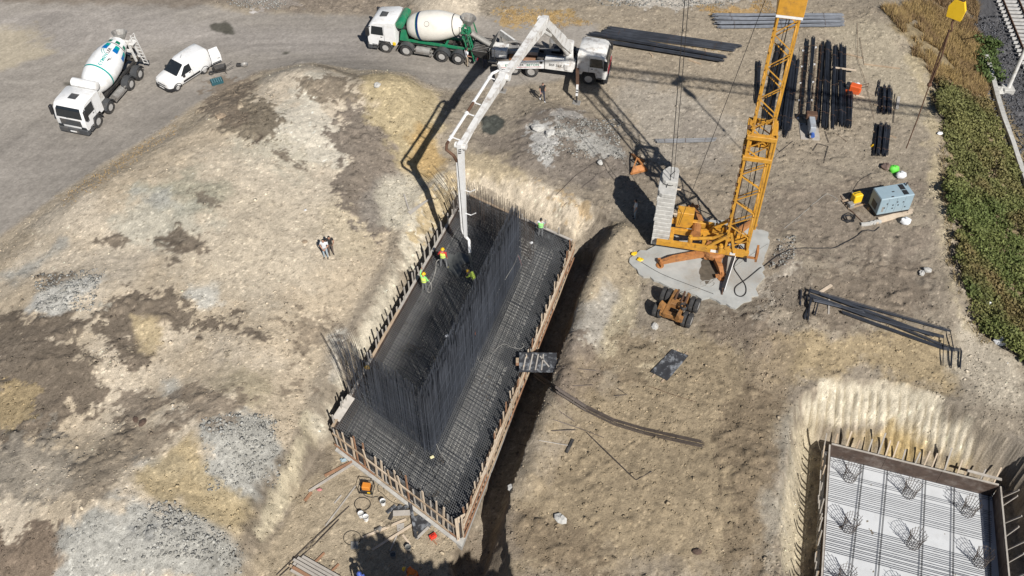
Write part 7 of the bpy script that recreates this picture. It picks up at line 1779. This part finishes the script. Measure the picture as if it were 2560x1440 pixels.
# single boulders one can pick out
for px, py, r, lb, m_ in ((943,215,.42,'pale grey stone at the edge of the road below the green mixer', CONC), (1637,817,.36,'white stone just below the orange bogie', CONC), (1401,1299,.50,'grey stone lying alone on the soil, lower middle', CONC), (1279,1221,.36,'long pale stone at the lower trench edge', CONC), (552,293,.5,'brown boulder on the upper edge of the mound', mat('brown_stone', (.26,.20,.14), .9, var=.2)),
        (762,605,.25,'small brown stone on the mound left of the two people', mat('brown_stone', (.26,.20,.14), .9)), (1742,1380,.34,'dark brown clod on open soil, lower right of the middle', mat('dark_clod', (.09,.06,.045), .95)), (2304,684,.34,'left of two pale stones by the embankment', CONC), (2318,678,.36,'right of two pale stones by the embankment', CONC), (2500,228,.8,'broken concrete lump at the foot of the white pole', CONC), (1375,335,.55,'largest grey lump in the rubble behind the pit', CONC), (1345,322,.7,'flat pale lump at the left of the rubble behind the pit', CONC), (1500,408,.35,'grey lump at the right of the rubble near the pyramid frame', CONC), (340,1050,.3,'dark clod on the mound above the grey rubble', mat('dark_clod', (.09,.06,.045), .95)), (357,1058,.36,'larger dark clod on the mound above the grey rubble', mat('dark_clod', (.09,.06,.045), .95))):
    r *= .68; p = gp(px, py); rs = random.Random(px*7+py); q = MB(); q.ball((0, 0, r*.25), r, 8, 6, (1.15, .85, .55)); q.v = [(x+rs.uniform(-.16, .16)*r, y+rs.uniform(-.16, .16)*r, z+rs.uniform(-.12, .12)*r) for x, y, z in q.v]
    o = q.build('rock', m_); o.location = p; o.rotation_euler = (0, 0, rs.uniform(0, 6)); tag(o, lb, 'rock', 'single stones and clods')
# concrete gutter wall
q = MB(); cp = [G(x, y, -3.9) for x, y in ((2462,150),(2474,196),(2490,250),(2506,304),(2527,365),(2548,426),(2575,500),(2600,570))]
rings = []
for i, p in enumerate(cp):
    d_ = (cp[min(i+1, len(cp)-1)]-cp[max(i-1, 0)]).normalized(); n_ = V((-d_.y, d_.x, 0)); j = rc.uniform(-.06, .06); b_ = p-cp[0]
    rings.append([b_+n_*(.2+j), b_+n_*(-.2+j), b_+n_*(-.18+j)+V((0, 0, .55)), b_+n_*(.18+j)+V((0, 0, .55+rc.uniform(-.05, .05)))])
o = q.loft(rings).build('gutter_wall', CONC); o.location = cp[0]; tag(o, 'low pale concrete gutter wall between the shrubs and the railway', 'wall')
b_ = G(2518, 226, -3.9); t = thing('railway_pole', 'white pole standing by the railway at the right edge', 'pole', b_)
q = MB(); q.tube([(0, 0, 0), (0, 0, 7.5)], [.17, .13], 12); q.build('shaft', OLDWHITE, t)
q = MB(); q.box(-.45, .45, -.45, .45, -.2, .35, .04); q.build('footing', CONC, t)
q = MB(); q.tube([(0, 0, 7.0), (2.6, .4, 7.4)], .05, 6); q.build('arm', GREYMETAL, t)

# ---------------------------------------------------------------- plants on the embankment
def leaf_mat(name, rough=.7):
    m = bpy.data.materials.new(name); t, b = nodes(m); a = t.nodes.new('ShaderNodeAttribute'); a.attribute_name = 'albedo'
    t.links.new(a.outputs['Color'], b.inputs['Base Color']); b.inputs['Roughness'].default_value = rough; b.inputs['Specular IOR Level'].default_value = .25
    return m
LEAF, STRAW = leaf_mat('shrub_leaf'), leaf_mat('dry_grass_blade', .9)
def quads_mesh(name, P, col, m, kind='stuff'):
    n = len(P); me = bpy.data.meshes.new(name); k = P.shape[1]
    me.vertices.add(n*k); me.loops.add(n*k); me.polygons.add(n)
    me.vertices.foreach_set('co', P.astype(np.float32).ravel()); me.loops.foreach_set('vertex_index', np.arange(n*k, dtype=np.int32)); me.polygons.foreach_set('loop_start', (np.arange(n)*k).astype(np.int32))
    at_ = me.attributes.new('albedo', 'FLOAT_COLOR', 'POINT'); at_.data.foreach_set('color', np.concatenate([np.repeat(col, k, 0), np.ones((n*k, 1))], 1).astype(np.float32).ravel())
    me.update(calc_edges=True); me.materials.append(m); o = bpy.data.objects.new(name, me); COL.objects.link(o)
    if kind: o['kind'] = kind
    return o
def sample_poly(g, poly, n):
    xs = [p[0] for p in poly]; ys = [p[1] for p in poly]; x = g.uniform(min(xs), max(xs), n); y = g.uniform(min(ys), max(ys), n); k = sdist(x, y, poly)+.5*fbm(x, y, .5, 3, 91) < 0
    return x[k], y[k]
def ground_z(X, Y):
    i = np.clip(np.searchsorted(GX, X)-1, 0, NX-2); j = np.clip(np.searchsorted(GY, Y)-1, 0, NY-2); return Z2[j, i]
def leaves(g, cx, cy, cz, rad, per, size, cols, name, m, elong=1.5):
    n = len(cx)*per; d = g.randn(n, 3); d /= np.linalg.norm(d, axis=1)[:, None]; rr = rad.repeat(per)*(.55+.5*g.rand(n))
    C = np.stack([cx.repeat(per), cy.repeat(per), cz.repeat(per)], 1)+d*rr[:, None]*np.array([1, 1, .8]); 
    u = g.randn(n, 3); u /= np.linalg.norm(u, axis=1)[:, None]; v = np.cross(u, d+.4*g.randn(n, 3)); v /= np.linalg.norm(v, axis=1)[:, None]+1e-9
    s = (size*(.6+.8*g.rand(n)))[:, None]
    P = np.stack([C-u*s*elong*.5, C+v*s*.5, C+u*s*elong*.5, C-v*s*.5], 1)
    col = cols.repeat(per, 0)*(.7+.7*g.rand(n, 1)); return quads_mesh(name, P, col, m)
g = np.random.RandomState(7)
SH = gts([(2330,205),(2400,240),(2470,260),(2500,330),(2540,440),(2600,560),(2620,960),(2540,900),(2470,850),(2420,770),(2385,650),(2372,540),(2362,400),(2345,300)])
x, y = sample_poly(g, SH, 7000); k = fbm(x, y, .6, 3, 92) > -.45; x, y = x[k], y[k]
hgt_ = .12+.70*np.clip(fbm(x, y, .5, 3, 93)*1.3+.4, 0, 1.2)
mixg = np.clip(.5+1.3*fbm(x, y, .35, 3, 94), 0, 1)[:, None]; far = sstep(52, 58, y)[:, None]
bro = np.clip(fbm(x, y, .22, 3, 95)*2.2-.25, 0, .8)[:, None]
cols = (np.array((.088,.115,.034))*(1-mixg)+np.array((.14,.155,.05))*mixg)*(1-.5*far)+np.array((.17,.15,.06))*.5*far
cols = cols*(1-bro)+np.array((.17,.12,.055))*bro
leaves(g, x, y, ground_z(x, y)+hgt_, .15+.28*g.rand(len(x)), 22, .12, cols, 'green_shrubs', LEAF)
SH2 = gts([(2440,90),(2490,110),(2500,200),(2470,215),(2440,180)])
x, y = sample_poly(g, SH2, 260); leaves(g, x, y, ground_z(x, y)+.35, .3+.3*g.rand(len(x)), 26, .15, np.array([(.07,.10,.03)]*len(x)), 'trackside_weeds', LEAF)
def grass(poly, n, h0, h1, c0, c1, name, seed):
    g = np.random.RandomState(seed); x, y = sample_poly(g, poly, n); k = fbm(x, y, .5, 3, seed) > -.35; x, y = x[k], y[k]; n = len(x); z = ground_z(x, y)
    h = h0+(h1-h0)*g.rand(n); a = g.rand(n)*6.283; le = .25+.75*g.rand(n); w_ = .018+.025*g.rand(n)
    lean = np.stack([np.cos(a)*le*h*.8, np.sin(a)*le*h*.8, h*(1-.4*le)], 1); b = np.stack([-np.sin(a)*w_, np.cos(a)*w_, 0*w_], 1); B = np.stack([x, y, z-.02], 1)
    P = np.stack([B-b, B+b, B+lean], 1); t = np.clip(.5+fbm(x, y, .4, 3, seed+1)+.3*g.randn(n), 0, 1)[:, None]
    return quads_mesh(name, P, np.array(c0)*(1-t)+np.array(c1)*t, STRAW)
DRY = gts([(2200,20),(2300,-10),(2430,-20),(2455,80),(2480,190),(2470,260),(2400,240),(2335,210),(2300,150),(2240,70)])
grass(DRY, 60000, .25, .8, (.33,.235,.10), (.19,.125,.07), 'dry_grass', 101)
DRY2 = gts([(2330,210),(2360,320),(2368,480),(2380,640),(2420,790),(2480,860),(2455,860),(2400,790),(2365,650),(2352,480),(2345,330),(2315,210)])
grass(DRY2, 16000, .15, .5, (.36,.29,.16), (.22,.17,.10), 'edge_grass', 103)
for k, (pl_, n_) in enumerate((([(1740,15),(1920,0),(1945,45),(1800,50)], 5000), ([(1240,15),(1400,25),(1480,60),(1400,78),(1260,60)], 4500), ([(140,500),(300,390),(440,300),(470,320),(330,420),(170,530)], 3000), ([(1500,85),(1700,95),(1800,130),(1560,100)], 1500))):
    grass(gts(pl_), n_, .06, .18, (.42,.28,.11), (.30,.20,.09), 'dry_weeds', 110+k)
# leafy stand-in added out of view for whatever shades the work floor
tx, ty = 2.3, 12.5; tz = hz(tx, ty)
tr = thing('stand_in_tree', 'leafy stand-in for the unseen caster of the work floor shadow, outside the lower edge', 'stand_in_tree', (tx, ty, tz))
q = MB(); q.tube([(0, 0, -.3), (.05, .1, 3), (-.1, 0, 6), (.1, .1, 9)], [.30, .24, .18, .08], 9)
for a_, z_, l_ in ((.3, 4.5, 3.2), (2.4, 5.2, 2.8), (4.2, 5.0, 3.0), (5.4, 6.2, 2.4), (1.4, 6.8, 2.2)): q.tube([(0, 0, z_), (math.cos(a_)*l_*.5, math.sin(a_)*l_*.5, z_+1.0), (math.cos(a_)*l_, math.sin(a_)*l_, z_+2.2)], [.12, .09, .04], 6)
q.build('trunk', mat('bark', (.14,.10,.07), .9, var=.3), tr)
g = np.random.RandomState(12); n = 260; d = g.randn(n, 3); d /= np.linalg.norm(d, axis=1)[:, None]; C = d*(g.rand(n, 1)**.4)*np.array([4.6, 3.2, 2.6])+np.array([0, 0, 8.0])
C[:40] = g.randn(40, 3)*np.array([.5, .7, .5])+np.array([-3.6, 1.4, 9.6])
o = leaves(g, C[:, 0], C[:, 1], C[:, 2], .6+.5*g.rand(n), 150, .44, np.array([(.06,.09,.03)]*n), 'crown', LEAF); o.parent = tr; del o['kind']
